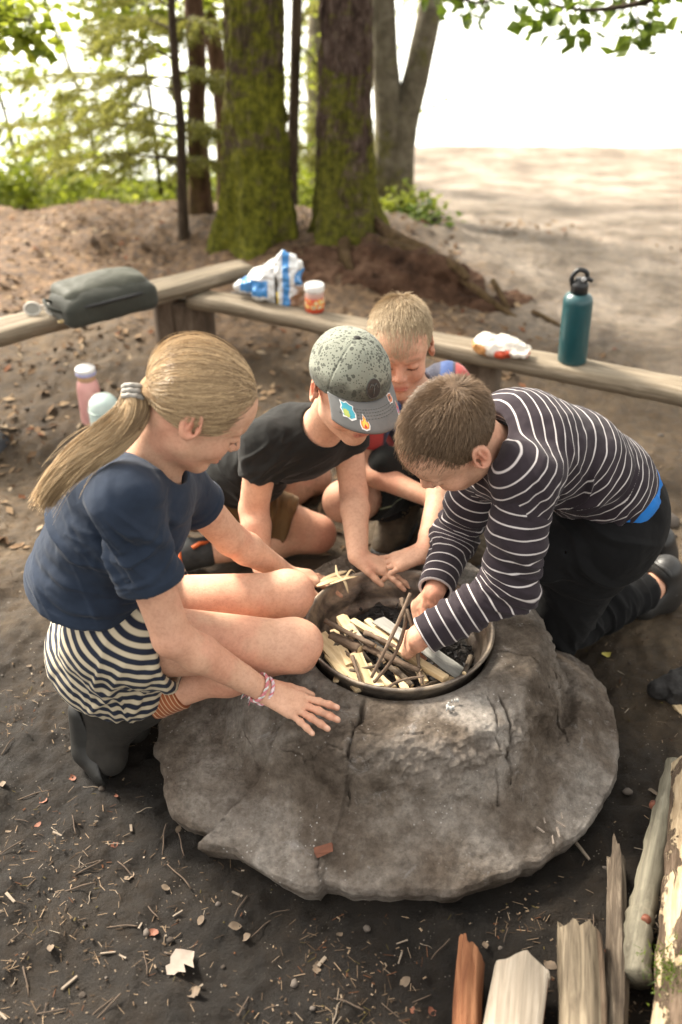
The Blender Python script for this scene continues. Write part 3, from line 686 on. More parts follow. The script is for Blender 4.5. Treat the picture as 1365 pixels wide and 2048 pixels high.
# ================================================================ people
def skin_material():
    m = M('skin'); c = m.attr('col', 'Color'); n = m.noise(38, 5, .65); n2 = m.noise(330, 4, .65); n3 = m.noise(150, 4, .7)
    c = m.mix(.38, c, m.ramp(n, [(.28, (.70, .56, .50)), (.5, (.98, .95, .93)), (.72, (1.18, 1.16, 1.14))]), 'MULTIPLY')
    c = m.mix(.45, c, m.ramp(n3, [(.3, (.72, .60, .55)), (.55, (1.04, 1.03, 1.02))]), 'MULTIPLY')
    fk = m.ramp(m.voro(260), [(0, (1, 1, 1)), (.10, (.8, .8, .8)), (.16, (0, 0, 0))]); c = m.mix(m.math('MULTIPLY', fk, m.ramp(m.noise(26, 3, .6), [(.52, (0, 0, 0)), (.66, (.5, .5, .5))])), c, (.30, .13, .07))
    m.set(color=c, rough=m.ramp(n3, [(.3, (.50, .50, .50)), (.7, (.70, .70, .70))]), spec=.28, sss=.06); m.b.inputs['Subsurface Radius'].default_value = (.9, .35, .2); m.b.inputs['Subsurface Scale'].default_value = .006
    m.bump(m.math('ADD', n2, m.math('MULTIPLY', n3, .8)), .30, .0012); return m.m
skin_mat = skin_material()
def cloth(name, col, var=.2, rough=.9, weave=900, fuzz=.07, attr_fn=None):
    m = M(name); n = m.noise(16, 4, .6); c = m.ramp(n, [(.3, tuple(x * (1 - var) for x in col)), (.7, tuple(x * (1 + var) for x in col))])
    if attr_fn: c = attr_fn(m, c)
    m.set(color=c, rough=rough, spec=.2, sheen=fuzz); m.b.inputs['Sheen Roughness'].default_value = .5
    m.bump(m.math('ADD', m.math('MULTIPLY', m.noise(weave, 2, .5), .5), m.noise(70, 4, .6)), .28, .0018); return m.m
def striped(period, frac, c2, wob=0.0, attr='u', soft=.04, n_amp=.0):
    def fn(m, c):
        u = m.attr(attr)
        if wob: u = m.math('ADD', u, m.math('MULTIPLY', m.math('SUBTRACT', m.noise(14, 3, .5), .5), wob))
        s = m.math('FRACT', m.math('DIVIDE', u, period))
        tri = m.math('ABSOLUTE', m.math('SUBTRACT', s, .5))
        mask = m.ramp(tri, [(max(0, frac / 2 - soft), (1, 1, 1)), (frac / 2 + soft, (0, 0, 0))])
        return m.mix(mask, c, c2)
    return fn
def hair_mat(name, dark, light, rough=.45):
    m = M(name); v = m.attr('v'); a = m.attr('t'); c = m.ramp(v, [(0, dark), (1, light)]); c = m.mix(m.math('MULTIPLY', a, .35), c, light)
    m.set(color=c, rough=rough, spec=.35); return m.m
def scalp_mat(name, col, dark):
    m = M(name); c = m.ramp(m.noise(60, 6, .7, m.mapping((1, 1, .35))), [(.3, dark), (.7, col)]); m.set(color=c, rough=.75, spec=.2); m.bump(m.noise(260, 4, .7), .8, .003); return m.m

lash_mat = hair_mat('brow_hair', (.05, .028, .016), (.16, .10, .06))
SKIN = np.array([.60, .36, .245]); BLUSH = np.array([.58, .235, .155]); LIP = np.array([.50, .17, .13]); PALE = np.array([.66, .42, .31])
class Head:
    def __init__(s, c, f, u, sc=1.0): s.c = np.array(c); s.R = frame(f, u); s.s = sc
    def W(s, *p): return s.c + s.R @ (np.array(p, float) * s.s)
    def loc(s, P): return ((P - s.c) @ s.R) / s.s
    def ell(s, p, r): return Ell(s.W(*p), np.array(r) * s.s, s.R)
    def ops(s, neck, nr=.046, ears=True, female=False):
        k = s.s; o = []
        o.append(('+', s.ell((0, -.012, .032), (.0715, .090, .078)), .0))
        o.append(('+', s.ell((0, .026, -.026), (.0585, .060, .074)), .03))
        o.append(('+', s.ell((0, .040, .040), (.056, .047, .045)), .03))                      # forehead
        o.append(('+', Cap(s.W(-.040, .008, -.058), s.W(-.012, .060, -.088), .022 * k, .017 * k), .022))
        o.append(('+', Cap(s.W(.040, .008, -.058), s.W(.012, .060, -.088), .022 * k, .017 * k), .022))
        o.append(('+', s.ell((0, .068, -.089), (.018, .016, .015)), .016))                    # chin
        for sx in (-1, 1):
            o.append(('+', s.ell((sx * .036, .056, -.030), (.024, .024, .024)), .02))          # cheek
            o.append(('-', s.ell((sx * .0310, .0965, .004), (.018, .0135, .0125)), .012))
            o.append(('+', s.ell((sx * .0310, .0715, .001), (.0155, .0148, .0120)), .003))    # lowered lid
            o.append(('+', Cap(s.W(sx * .014, .084, .019), s.W(sx * .045, .071, .020), .007 * k, .006 * k), .010))
        o.append(('+', Cap(s.W(0, .080, .010), s.W(0, .101, -.024), .0065 * k, .0095 * k), .010))
        for sx in (-1, 1): o.append(('+', s.ell((sx * .0105, .0925, -.0285), (.0078, .0085, .0068)), .006)); o.append(('-', s.ell((sx * .006, .098, -.0355), (.0032, .004, .003)), .002))
        o.append(('+', s.ell((0, .074, -.056), (.027, .017, .018)), .012))                     # mouth mound
        o.append(('+', Cap(s.W(-.016, .0865, -.0535), s.W(.016, .0865, -.0535), .0048 * k), .006)); o.append(('+', Cap(s.W(-.013, .0870, -.0630), s.W(.013, .0870, -.0630), .0056 * k), .006))
        o.append(('-', Cap(s.W(-.021, .0890, -.0583), s.W(.021, .0890, -.0583), .0016 * k), .003))
        if ears:
            for sx in (-1, 1):
                Re = s.R @ np.array(Matrix.Rotation(sx * -.45, 3, 'Z') @ Matrix.Rotation(.2, 3, 'X'))
                o.append(('+', Ell(s.W(sx * .0765, -.014, -.002), np.array([.0075, .0195, .0310]) * k, Re), .006))
                o.append(('-', Ell(s.W(sx * .0840, -.012, .001), np.array([.0085, .0135, .0225]) * k, Re), .003)); o.append(('+', Cap(s.W(sx * .0785, -.018, .012), s.W(sx * .0785, -.013, -.012), .0030 * k), .003)); o.append(('-', Ell(s.W(sx * .0790, -.003, -.004), np.array([.007, .006, .010]) * k, Re), .003))
                o.append(('+', Ell(s.W(sx * .077, .003, -.004), np.array([.0055, .0055, .009]) * k, Re), .004))
        n0 = s.W(0, -.026, -.045); n1 = np.array(neck)
        o.append(('+', Cap(n0, n1, nr, nr * 1.05), .03))
        return o
    def color(s, P, C):
        L = s.loc(P); x, y, z = L[:, 0], L[:, 1], L[:, 2]
        def blob(px, py, pz, r): return np.exp(-(((np.abs(x) - px) ** 2 + (y - py) ** 2 + (z - pz) ** 2) / r ** 2))
        def lerp(C, col, w): return C + (col - C) * w[:, None]
        C = lerp(C, BLUSH, .45 * blob(.045, .06, -.03, .022)); C = lerp(C, BLUSH, .55 * blob(0, .10, -.026, .014)); C = lerp(C, BLUSH, .7 * blob(.08, -.012, -.002, .032))
        lip = np.exp(-((z + .0585) / .0078) ** 2) * sstep(.024, .017, np.abs(x)) * sstep(.078, .083, y); C = lerp(C, LIP, .85 * lip)
        brow = np.exp(-((z - (.0235 - 6 * (np.abs(x) - .03) ** 2)) / .0038) ** 2) * sstep(.010, .016, np.abs(x)) * sstep(.052, .043, np.abs(x)) * sstep(.045, .06, y)
        C = lerp(C, s.brow, .62 * brow)
        lash = np.exp(-((z - (-.0075 + 10 * (np.abs(x) - .031) ** 2)) / .0022) ** 2) * sstep(.0165, .0125, np.abs(np.abs(x) - .031)) * sstep(.058, .066, y); C = lerp(C, np.array([.07, .04, .03]), .75 * lash)
        return C
    brow = np.array([.22, .13, .075])
def hand_ops(w, d, n, side, sc=1.0, curl=((.1, .15, .1),) * 4, thumb=(.6, .3), spread=.09, fore=None, tdown=.25):
    """side +1: thumb on cross(d,n) side. returns palm/finger ops plus nail centres"""
    d = nrm(d); n = np.array(n, float); n = nrm(n - d * (n @ d)); l = np.cross(d, n) * side; w = np.array(w)
    o = []; nails = []; lat = np.array([.0215, .0075, -.0070, -.0205]) * sc; base = np.array([.070, .0735, .0705, .064]) * sc
    ln = np.array([[.0330, .0205, .0165], [.0365, .0235, .0170], [.0335, .0215, .0165], [.0265, .0165, .0150]]) * sc; rad = np.array([.0074, .0076, .0072, .0064]) * sc
    kn = []
    for i in range(4):
        a = w + l * lat[i] * .62 + d * .004; b = w + d * base[i] + l * lat[i]; kn.append(b)
        o.append(('+', Cap(a, b, .0125 * sc, .0105 * sc), .010 if i else 0))
    o.append(('+', Cap(w + d * .02 * sc + l * .012 * sc, w + d * .060 * sc - l * .012 * sc, .0125 * sc, .011 * sc), .012))
    fo = []
    for i in range(4):
        p = kn[i]; ang = (spread * (1.5 - i)); dd = nrm(d * math.cos(ang) + l * math.sin(ang)); bend = 0
        for j in range(3):
            bend += curl[i][j]; v = dd * math.cos(bend) - n * math.sin(bend); q = p + v * ln[i, j]
            fo.append(('+', Cap(p, q, rad[i] * (1.02 - .05 * j), rad[i] * (.95 - .05 * j)), .003)); 
            if j < 2: fo.append(('+', Ell(q + n * rad[i] * .12, (rad[i] * 1.06,) * 3), .003))
            if j == 2: nails.append((q + (n * math.cos(bend) + dd * math.sin(bend)) * rad[i] * .75 - v * .001, rad[i]))
            p = q
    t0 = w + d * .012 * sc + l * .018 * sc - n * .004; a = thumb[0]
    t1 = t0 + (d * math.cos(a) + l * math.sin(a) - n * tdown * .5) * .030 * sc; t2 = t1 + (d * math.cos(a * .75) + l * math.sin(a * .75) - n * tdown) * .026 * sc; t3 = t2 + (d * math.cos(thumb[1]) + l * math.sin(thumb[1]) - n * tdown) * .019 * sc
    fo += [('+', Cap(t0, t1, .0135 * sc, .0105 * sc), .010), ('+', Cap(t1, t2, .0098 * sc, .0085 * sc), .004), ('+', Cap(t2, t3, .0084 * sc, .0068 * sc), .003)]
    if fore is not None: o.append(('+', Cap(np.array(fore), w, .026 * sc, .0185 * sc), .016))
    return o + fo, nails
def arm_ops(sh, el, wr, r=(.042, .033, .031, .021), k=.02):
    sh, el, wr = map(np.array, (sh, el, wr)); fm = el + (wr - el) * .28
    return [('+', Cap(sh, el, r[0], r[1]), k), ('+', Cap(el, fm, r[1] * .98, r[2] * 1.05), k * .6), ('+', Cap(fm, wr, r[2] * 1.05, r[3]), k * .6)]
def leg_ops(hip, kn, an, r=(.078, .052, .048, .036), calf=None, k=.02):
    hip, kn, an = map(np.array, (hip, kn, an)); cm = kn + (an - kn) * .38
    o = [('+', Cap(hip, kn, r[0], r[1]), 0), ('+', Cap(kn, an, r[2], r[3]), k)]
    o.append(('+', Ell(cm + (calf if calf is not None else V(0, 0, 0)), (r[2] * 1.02,) * 3), .03)); return o
def foldfn(specs, base=.0, seed=0):
    """cloth folds: specs are (origin, direction across the folds, wavelength, amplitude, reach); returns displacement at points"""
    def fn(P):
        W = P + .012 * np.stack([vnoise(P * 14 + 3 + seed), vnoise(P * 14 + 31 + seed), vnoise(P * 14 + 57 + seed)], -1)
        r = base * (1.2 * fbm(P * 22 + seed, 3) + .8 * (.4 - np.abs(vnoise(P * np.array([30, 30, 16]) + seed * 3))))
        for i, (o, d, w, a, rr) in enumerate(specs):
            q = W - np.array(o); d = nrm(d); e1 = nrm(np.cross(d, V(.3, .5, .8))); e2 = np.cross(d, e1)
            Q = np.stack([q @ d / w, q @ e1 / (w * 4.5), q @ e2 / (w * 4.5)], -1) * 1.25 + 11.7 * i + seed
            n = vnoise(Q) + .35 * vnoise(Q * 2.3 + 4); ridge = 1 - np.abs(n) * 3.2; ridge = np.maximum(ridge, -.55)
            m = np.exp(-((P - np.array(o)) ** 2).sum(-1) / (rr * rr)); r = r + 2.1 * a * ridge * m
        return r
    return fn
def make(name, groups, mat, parent, res=.003, disp=None, post=None, attrs=None, label=None, kind=None, gk=.003, sdisp=None):
    v, f = sdf_mesh(groups, res, sdisp, post, gk=gk)
    at = attrs(v) if attrs else None
    if disp is not None: v = v + vnormals(v, f) * disp(v)[:, None]
    return link(name, np_mesh(name, v, f, mat, True, at), parent, label=label, kind=kind)
def body_mesh(groups, parent, head=None, warm=(), nails=(), dirt=(), res=.0029):
    v, f = sdf_mesh(groups, res)
    C = np.tile(SKIN, (len(v), 1)); n = fbm(v * 17, 3); C = C + (BLUSH - C) * (.34 * sstep(.0, .7, n))[:, None] + (PALE - C) * (.25 * sstep(.1, .8, -n))[:, None]
    for c, r, a in warm: C = C + (BLUSH - C) * (a * np.exp(-((v - c) ** 2).sum(1) / r ** 2))[:, None]
    for c, r in nails: C = C + (PALE * 1.08 - C) * (.8 * sstep(r * 1.0, r * .55, np.linalg.norm(v - c, axis=1)))[:, None]
    for c, r, a in dirt:
        w = a * np.exp(-((v - c) ** 2).sum(1) / r ** 2) * sstep(-.1, .5, fbm(v * 60, 3)); C = C + (np.array([.11, .065, .04]) - C) * w[:, None]
    if head is not None:
        C = head.color(v, C); g = np.random.default_rng(8)
        # lashes along the lowered lids, brow hairs
        P = []; N = []
        for sx in (-1, 1):
            a = g.uniform(-1, 1, 34); x = sx * (.031 + a * .0135); z = -.0055 + .0035 * a * a; y = .0715 + .0148 * np.sqrt(np.maximum(0, 1 - (a * .86) ** 2 - ((z - .001) / .0125) ** 2)); b = np.stack([x, y, z], -1)
            d = np.stack([sx * a * .5, 0 * a + 1, 0 * a - .45], -1); d = nrm_rows(d); t = np.linspace(0, 1, 4)[None, :, None]; L = g.uniform(.004, .0065, (34, 1, 1)); P.append(b[:, None] + d[:, None] * L * t + np.array([0, 0, .0022]) * t * t)
            a = g.uniform(-1, 1, 90); x = sx * (.0305 + a * .0165); z = .0245 - .004 * a * a + g.normal(0, .0016, 90); y = .0885 - .012 * ((np.abs(x) - .014) / .03) - .002; b = np.stack([x, y, z], -1); d = nrm_rows(np.stack([0 * a + sx * .9, 0 * a - .25, .35 - .4 * a], -1)); P.append(b[:, None] + d[:, None] * g.uniform(.004, .007, (90, 1, 1)) * t)
        P = np.concatenate(P); sv, sf, at, al = strands(head.c + (P * head.s) @ head.R.T, .00038, .0002, np.full(len(P), .3)); link('brows_and_lashes', np_mesh('brows_and_lashes', sv, sf, lash_mat, True, dict(v=at, t=al)), parent)
    return link('body', np_mesh('body', v, f, skin_mat, True, dict(col=np.clip(C, 0, 1))), parent)
def short_hair(h, parent, mat_s, mat_h, seed, n=9000, length=.02, r=(.0755, .0945, .0845), comb=(0, .5, -.15), lift=.75, hairline=((.0, .088, .056), (.0, .55, -.83)), nape=((0, -.0, -.002), (.0, .43, -.90)), r0=.0006, whorl=(0, -.07, .09)):
    grp = [[('+', h.ell((0, -.014, .034), r), 0)]]
    post = [('&', Pln(h.W(*hairline[0]), h.R @ np.array(hairline[1])), .006), ('&', Pln(h.W(*nape[0]), h.R @ np.array(nape[1])), .006)]
    v, f = sdf_mesh(grp, .003, None, post)
    o = link('hair', np_mesh('hair', v, f, mat_s), parent)
    g = np.random.default_rng(seed); L = h.loc(v)
    q = (L - np.array([0, -.014, .034])) / np.array(r); rad = np.linalg.norm(q, axis=1); ok = np.where(rad > .93)[0]
    pick = g.choice(ok, n); P0 = v[pick] + g.normal(0, .0012, (n, 3)); N = nrm_rows(q[pick] / np.array(r)); Lp = L[pick]
    away = nrm_rows(Lp - np.array(whorl)); away = away - N * (away * N).sum(1)[:, None]; away = nrm_rows(away + 1e-6)
    cm = np.array(comb)[None] + .8 * away; cm = cm - N * (cm * N).sum(1)[:, None]
    d = N * lift + cm + g.normal(0, .16, (n, 3)); d = nrm_rows(d)
    ln = length * g.uniform(.6, 1.25, n) * (.45 + .75 * sstep(-.02, .08, Lp[:, 2])) * (1 + .5 * sstep(.0, .08, Lp[:, 1]))
    t = np.linspace(0, 1, 4)[None, :, None]; dw = d @ h.R.T; cw = nrm_rows(cm) @ h.R.T
    paths = (P0 - (N @ h.R.T) * .003)[:, None] + dw[:, None] * (ln[:, None, None] * t) + cw[:, None] * (ln[:, None, None] * .35 * t * t)
    sv, sf, at, al = strands(paths, r0, .00022, np.clip(g.normal(.5, .28, n), 0, 1))
    link('hair_strands', np_mesh('hair_strands', sv, sf, mat_h, True, dict(v=at, t=al)), o, kind='stuff')
    return o
def lerp(a, b, t): return np.array(a) * (1 - t) + np.array(b) * t

# ---------------------------------------------------------------- girl with the ponytail
def build_girl():
    root = empty('person', (-.47, 1.58, 0), label='girl with a blond ponytail in navy shirt and striped shorts, squatting', cat='person')
    h = Head(PY(395, 814, 1.545), (.75, .12, -.65), (.6, .07, .75), .985)
    neck = PY(300, 935, 1.56)
    Rsh, Rel, Rwr = PY(248, 1005, 1.425), PY(345, 1275, 1.40), PZ(530, 1382, .290)
    Lsh, Lel, Lwr = PY(352, 960, 1.66), PY(462, 1078, 1.755), PZ(572, 1146, .295)
    Rhip, Rkn, Ran = PY(225, 1280, 1.51), PY(583, 1292, 1.545), PY(290, 1402, 1.54)
    Lhip, Lkn, Lan = PY(250, 1225, 1.68), PY(570, 1192, 1.70), PY(300, 1330, 1.74)
    rh, n1 = hand_ops(Rwr, PZ(655, 1440, .262) - Rwr, (.05, -.25, 1), -1, 1.02, ((.05, .10, .08), (.03, .10, .06), (.04, .10, .06), (.08, .12, .08)), (.5, .2), .16, lerp(Rel, Rwr, .75))
    lh, n2 = hand_ops(Lwr, PZ(640, 1160, .262) - Lwr, (-.1, .1, 1), 1, .98, ((.1, .15, .1),) * 4, (.6, .3), .12, lerp(Lel, Lwr, .8))
    groups = [h.ops(neck, .045) + [('+', Cap(neck, lerp(Rsh, Lsh, .5) - V(.03, 0, .05), .055, .09), .03)],
              arm_ops(Rsh, Rel, Rwr, (.040, .036, .034, .021)), rh, arm_ops(Lsh, Lel, Lwr, (.042, .035, .033, .0215)), lh,
              leg_ops(Rhip, Rkn, Ran, (.078, .051, .046, .037), V(-.01, -.005, -.012)), leg_ops(Lhip, Lkn, Lan, (.078, .051, .046, .037), V(-.01, 0, -.012)),
              [('+', Ell(Rkn + V(.008, 0, .004), (.050, .050, .052)), .02)], [('+', Ell(Lkn + V(.008, 0, .004), (.050, .050, .052)), .02)]]
    groups[7] += [('+', Ell(Rkn + V(.034, -.006, .014), (.026, .031, .028)), .022), ('+', Ell(Rkn + V(.022, -.004, -.034), (.022, .024, .022)), .02), ('+', Ell(lerp(Rhip, Rkn, .72) + V(0, -.018, .018), (.06, .035, .035)), .03)]
    groups[8] += [('+', Ell(Lkn + V(.034, -.004, .014), (.026, .031, .028)), .022), ('+', Ell(Lkn + V(.022, 0, -.034), (.022, .024, .022)), .02)]
    groups[5] = groups[5] + groups.pop(7); groups[6] = groups[6] + groups.pop(7)
    warm = [(Rkn + V(.05, -.02, -.01), .05, .5), (Lkn + V(.05, 0, 0), .05, .6), (Rel, .05, .45), (PZ(660, 1440, .27), .05, .35), (lerp(Rsh, Rel, .6), .07, .25), (lerp(Rkn, Ran, .5), .12, .35)]
    body_mesh(groups, root, h, warm, n1 + n2, [(PZ(660, 1440, .26), .03, .35), (Rkn + V(.04, -.02, -.04), .035, .35), (Lkn + V(.05, 0, -.03), .035, .4)])
    # shirt
    navy = cloth('navy_cotton', (.018, .027, .046), .18)
    F = frame(nrm(V(.85, .12, -.30)), V(.33, -.09, .94))
    chest = PY(213, 1040, 1.565); belly = PY(178, 1150, 1.575); hemc = PY(172, 1215, 1.58)
    sl1 = lerp(Rsh, Rel, .56); sl2 = lerp(Lsh, Lel, .42)
    g = [('+', Ell(chest, (.122, .106, .150), F), 0), ('+', Ell(belly, (.134, .114, .13), F), .06), ('+', Ell(hemc, (.147, .126, .13), F), .05),
         ('+', Cap(lerp(Rsh, Lsh, .12), lerp(Rsh, Lsh, .88), .053, .050), .05), ('+', Cap(lerp(neck, Rsh, .25), Rsh, .046, .050), .04), ('+', Ell(PY(312, 1040, 1.56), (.10, .06, .12), F), .05),
         ('+', Cap(Rsh, lerp(Rsh, Rel, .12), .052, .053), .035), ('+', Cap(Lsh, lerp(Lsh, Lel, .1), .052, .052), .035)]
    da, db = nrm(Rel - Rsh), nrm(Lel - Lsh)
    gR = [('+', Cap(Rsh, sl1 + da * .04, .052, .060), 0), ('&', Pln(sl1, da), .003), ('-', Cap(sl1 - da * .018, sl1 + da * .1, .0515, .062), .003)]
    gL = [('+', Cap(Lsh, sl2 + db * .04, .051, .056), 0), ('&', Pln(sl2, db), .003), ('-', Cap(sl2 - db * .018, sl2 + db * .1, .048, .06), .003)]
    hemn = nrm(V(-.22, .10, -.97))
    nk = h.W(0, -.03, -.125)
    post = [('&', Pln(PY(190, 1252, 1.45), hemn), .004),
            ('-', Cap(neck + V(.012, -.004, .005), neck + nrm(h.W(0, 0, -.02) - neck) * .12, .058, .07), .008),
            ('-', Ell(hemc + hemn * .13, (.132, .108, .10), F), .004)]
    folds = foldfn([(Rsh + V(0, -.02, -.06), V(.8, 0, .55), .040, .0055, .09), (belly + V(.1, -.1, .02), V(.35, 0, 1), .045, .006, .13), (hemc + V(-.05, -.1, .0), V(1, .2, .35), .05, .0055, .13), (lerp(Rsh, Rel, .4) + V(0, -.03, 0), V(.5, 0, -.9), .030, .0035, .07), (chest + V(-.1, -.05, .05), V(.5, 0, .8), .06, .004, .15), (chest + V(.06, -.08, -.03), V(.9, 0, .4), .035, .005, .07)], .0014, 1)
    def hemmed(v, fo=folds):
        r = fo(v); hp = PY(190, 1252, 1.45)
        for o_, n_, lim in ((hp, hemn, None), (sl1, da, Rsh), (sl2, db, Lsh)):
            d_ = -((v - o_) @ n_); near_ = np.ones(len(v), bool) if lim is None else np.linalg.norm(v - o_, axis=1) < .085
            r = r * (1 - .6 * near_ * sstep(.03, .012, d_)) + near_ * .0018 * sstep(.019, .016, d_) * (d_ > -.01)
        return r
    make('shirt', [g, gR, gL], navy, root, .0027, hemmed, post, gk=.012)
    # collar rib
    rim_c = neck + nrm(h.W(0, 0, -.02) - neck) * .012
    fr = frame(nrm(h.W(0, 0, -.02) - neck), V(0, -1, .3))
    cv = [rim_c + V(.012, -.004, 0) + .060 * (math.cos(a) * fr[:, 0] + math.sin(a) * fr[:, 2]) for a in np.linspace(0, 2 * math.pi, 40)]
    v, f = tube(np.array(cv[:-1] + cv[:1]), .0045, 8, False); link('collar', np_mesh('collar', v, f, navy), root)
    # striped shorts
    sf_ = striped(.0205, .46, (.50, .43, .31), .003, soft=.06)
    cream = cloth('navy_cream_stripe', (.016, .020, .034), .15, attr_fn=sf_)
    pel = PY(208, 1290, 1.61); legend = lerp(Rhip, Rkn, .30); legL = lerp(Lhip, Lkn, .30)
    dl = nrm(Rkn - Rhip)
    g = [('+', Ell(pel + V(-.004, 0, -.002), (.150, .116, .118), F), 0), ('+', Ell(PY(235, 1330, 1.58), (.125, .10, .075), F), .05), ('+', Cap(Rhip, legend, .098, .098), .05), ('+', Cap(Lhip, legL, .098, .094), .05), ('+', Cap(PY(230, 1330, 1.52), PY(280, 1385, 1.52), .055, .045), .05)]
    cx = PY(300, 1185, 1.5); lat = nrm(V(0, 1, -.25))
    def sattr(v):
        q = v - cx; q = q - (q @ lat)[:, None] * lat; return dict(u=np.linalg.norm(q, axis=1))
    cutn = nrm(dl + V(.0, -.1, .30)); co_ = PY(322, 1290, 1.47)
    make('shorts', [g], cream, root, .003, foldfn([(pel + V(.05, -.1, 0), V(.9, 0, -.5), .05, .006, .13), (PY(250, 1370, 1.5), V(1, 0, .2), .032, .004, .08)], .0015, 4),
         [('&', Pln(co_, cutn), .004), ('-', Cap(lerp(Rhip, Rkn, .2), Rkn, .082, .074), .004), ('-', Cap(lerp(Lhip, Lkn, .2), Lkn, .082, .074), .004), ('&', Pln(PY(190, 1225, 1.45), -hemn), .004)], sattr)
    # sock and boots
    rust = cloth('rust_sock', (.27, .085, .035), .15, attr_fn=striped(.0085, .22, (.55, .36, .22), soft=.06))
    d = nrm(Ran - Rkn); s0 = lerp(Rkn, Ran, .76); s1 = Ran + d * .03
    make('sock', [[('+', Cap(s0 - d * .03, s1, .0455, .046), 0)]], rust, root, .003, foldfn([(Ran, d, .02, .002, .06)], .0008), [('&', Pln(s0 - d * .006, -d), .003)], lambda v: dict(u=(v - s0) @ d + .5))
    d2 = nrm(Lan - Lkn); s0b = lerp(Lkn, Lan, .86)
    make('sock', [[('+', Cap(s0b, Lan + d2 * .03, .045, .045), 0)]], rust, root, .003, None, [('&', Pln(s0b, -d2), .003)], lambda v: dict(u=(v - s0b) @ d2 + .5))
    boot = simple('boot_suede', (.013, .0105, .0075), .85, .4, 40, .5, 220, .002); rub = simple('boot_rubber', (.012, .0115, .010), .55, .3, 60, .3)
    for heel, ball, toe, ank in ((PY(192, 1415, 1.55), PZ(205, 1490, .055), PZ(222, 1520, .042), Ran), (PY(230, 1390, 1.72), PZ(250, 1440, .055), PZ(270, 1455, .042), Lan)):
        sn = nrm(V(-.9, -.1, -.25))
        b = make('boot', [[('+', Cap(heel, ball, .036, .041), 0), ('+', Cap(ball, toe, .041, .034), .02), ('+', Cap(lerp(heel, ank, .35), ank + d * .005, .046, .052), .03), ('+', Cap(lerp(ball, ank, .1), ank + d * .02, .04, .047), .03)]], boot, root, .003, foldfn([(lerp(ball, ank, .4), V(.3, .6, 1), .03, .0018, .05)], .0008, 7))
        ax = nrm(toe - heel)
        make('sole', [[('+', Cap(heel + sn * .026, ball + sn * .026, .034, .040), 0), ('+', Cap(ball + sn * .026, toe + V(-.01, -.012, -.02), .040, .034), .01)]], rub, b, .003, None, [('&', Pln((heel + ball) / 2 + sn * .014, -sn), .002)])
    # bracelets
    bd = nrm(Rwr - Rel)
    for k, (t, r, c1, c2, tw) in enumerate(((.93, .0275, (.62, .63, .60), (.55, .20, .22), 9), (1.0, .0265, (.62, .20, .24), (.66, .55, .58), 11))):
        c = Rel + (Rwr - Rel) * t; fr = frame(bd, V(0, 0, 1)); a = np.linspace(0, 2 * math.pi, 64, endpoint=True)
        mb = MB()
        mats = [simple('braid_pale_%d' % k, c1, .8, .3, 200), simple('braid_red_%d' % k, c2, .8, .3, 200)]
        for q in range(3):
            rr = r + .0016 * np.cos(a * tw + q * 2.09); off = .0022 * np.sin(a * tw + q * 2.09)
            pth = c + rr[:, None] * (np.cos(a)[:, None] * fr[:, 0] + np.sin(a)[:, None] * fr[:, 2]) + off[:, None] * bd + np.sin(a)[:, None] * bd * -.004
            v, f = tube(pth, .0021, 6); mb.add(v, f, 0 if q == 0 else 1)
        br = link('bracelet', mb.mesh('bracelet', mats), root, label='braided pink and white bracelet' if k == 0 else 'braided dark pink bracelet')
        tm = MB(); rr_ = random.Random(k)
        kb = c + fr[:, 2] * (-r) * .55 - fr[:, 0] * r * .8
        for q in range(14):
            e = kb + V(rr_.uniform(-.02, .012), rr_.uniform(-.02, 0), -rr_.uniform(.012, .03)); v, f = tube(spline([kb, (kb + e) / 2 + V(rr_.uniform(-.005, .005), 0, .003), e], 5), .0009, 4); tm.add(v, f, q % 2)
        link('tassel', tm.mesh('tassel', mats), br)
    # hair: shell, combed strands, tie, ponytail
    blond_s = scalp_mat('blond_mass', (.38, .255, .14), (.20, .125, .065)); blond = hair_mat('blond_hair', (.155, .092, .045), (.66, .48, .28), .28)
    hr = (.0765, .0970, .0850); hc0 = np.array([0, -.013, .034])
    post = [('&', Pln(h.W(0, .086, .052), h.R @ V(0, .62, -.78)), .006), ('&', Pln(h.W(0, .012, .016), h.R @ V(0, .10, -1)), .008)]
    v, f = sdf_mesh([[('+', h.ell(hc0, hr), 0), ('+', h.ell((0, -.058, -.026), (.052, .046, .036)), .02)]], .003, None, [post[0], ('&', Pln(h.W(0, .0, .012), h.R @ V(0, .38, -.92)), .008)])
    hair = link('hair', np_mesh('hair', v, f, blond_s), root)
    g = np.random.default_rng(5); tie = np.array([.0, -.108, -.034])
    N = 9000; L = h.loc(v); q = (L - hc0) / np.array(hr); ok = np.where((np.linalg.norm(q, axis=1) > .9) & (L[:, 1] > -.06))[0]
    pick = g.choice(ok, N); st = q[pick]; st = nrm_rows(st); en = nrm_rows((tie + g.normal(0, .010, (N, 3)) - hc0) / np.array(hr))
    t = np.linspace(0, 1, 12); om = np.arccos(np.clip((st * en).sum(1), -1, 1))[:, None]
    path = (np.sin((1 - t)[None] * om)[..., None] * st[:, None] + np.sin(t[None] * om)[..., None] * en[:, None]) / (np.sin(om)[..., None] + 1e-6)
    lift = 1.003 + .034 * g.random((N, 1)) ** 1.6 + .010 * np.sin(t * 3.1)[None] * g.normal(1, .7, (N, 1))
    path = path * lift[..., None] * np.array(hr) + hc0
    path[:, :, 0] += .0016 * np.sin(g.uniform(0, 6, (N, 1)) + t[None] * 5)
    wp = h.c + (path * h.s) @ h.R.T
    lock = .5 + .45 * fbm(np.concatenate([st * np.array([14, 5, 14])], 1), 2); vary = np.clip(lock + g.normal(0, .16, N), 0, 1)
    sv, sf, at, al = strands(wp, .00055, .0004, vary); link('hair_strands', np_mesh('hair_strands', sv, sf, blond, True, dict(v=at, t=al * .5)), hair, kind='stuff')
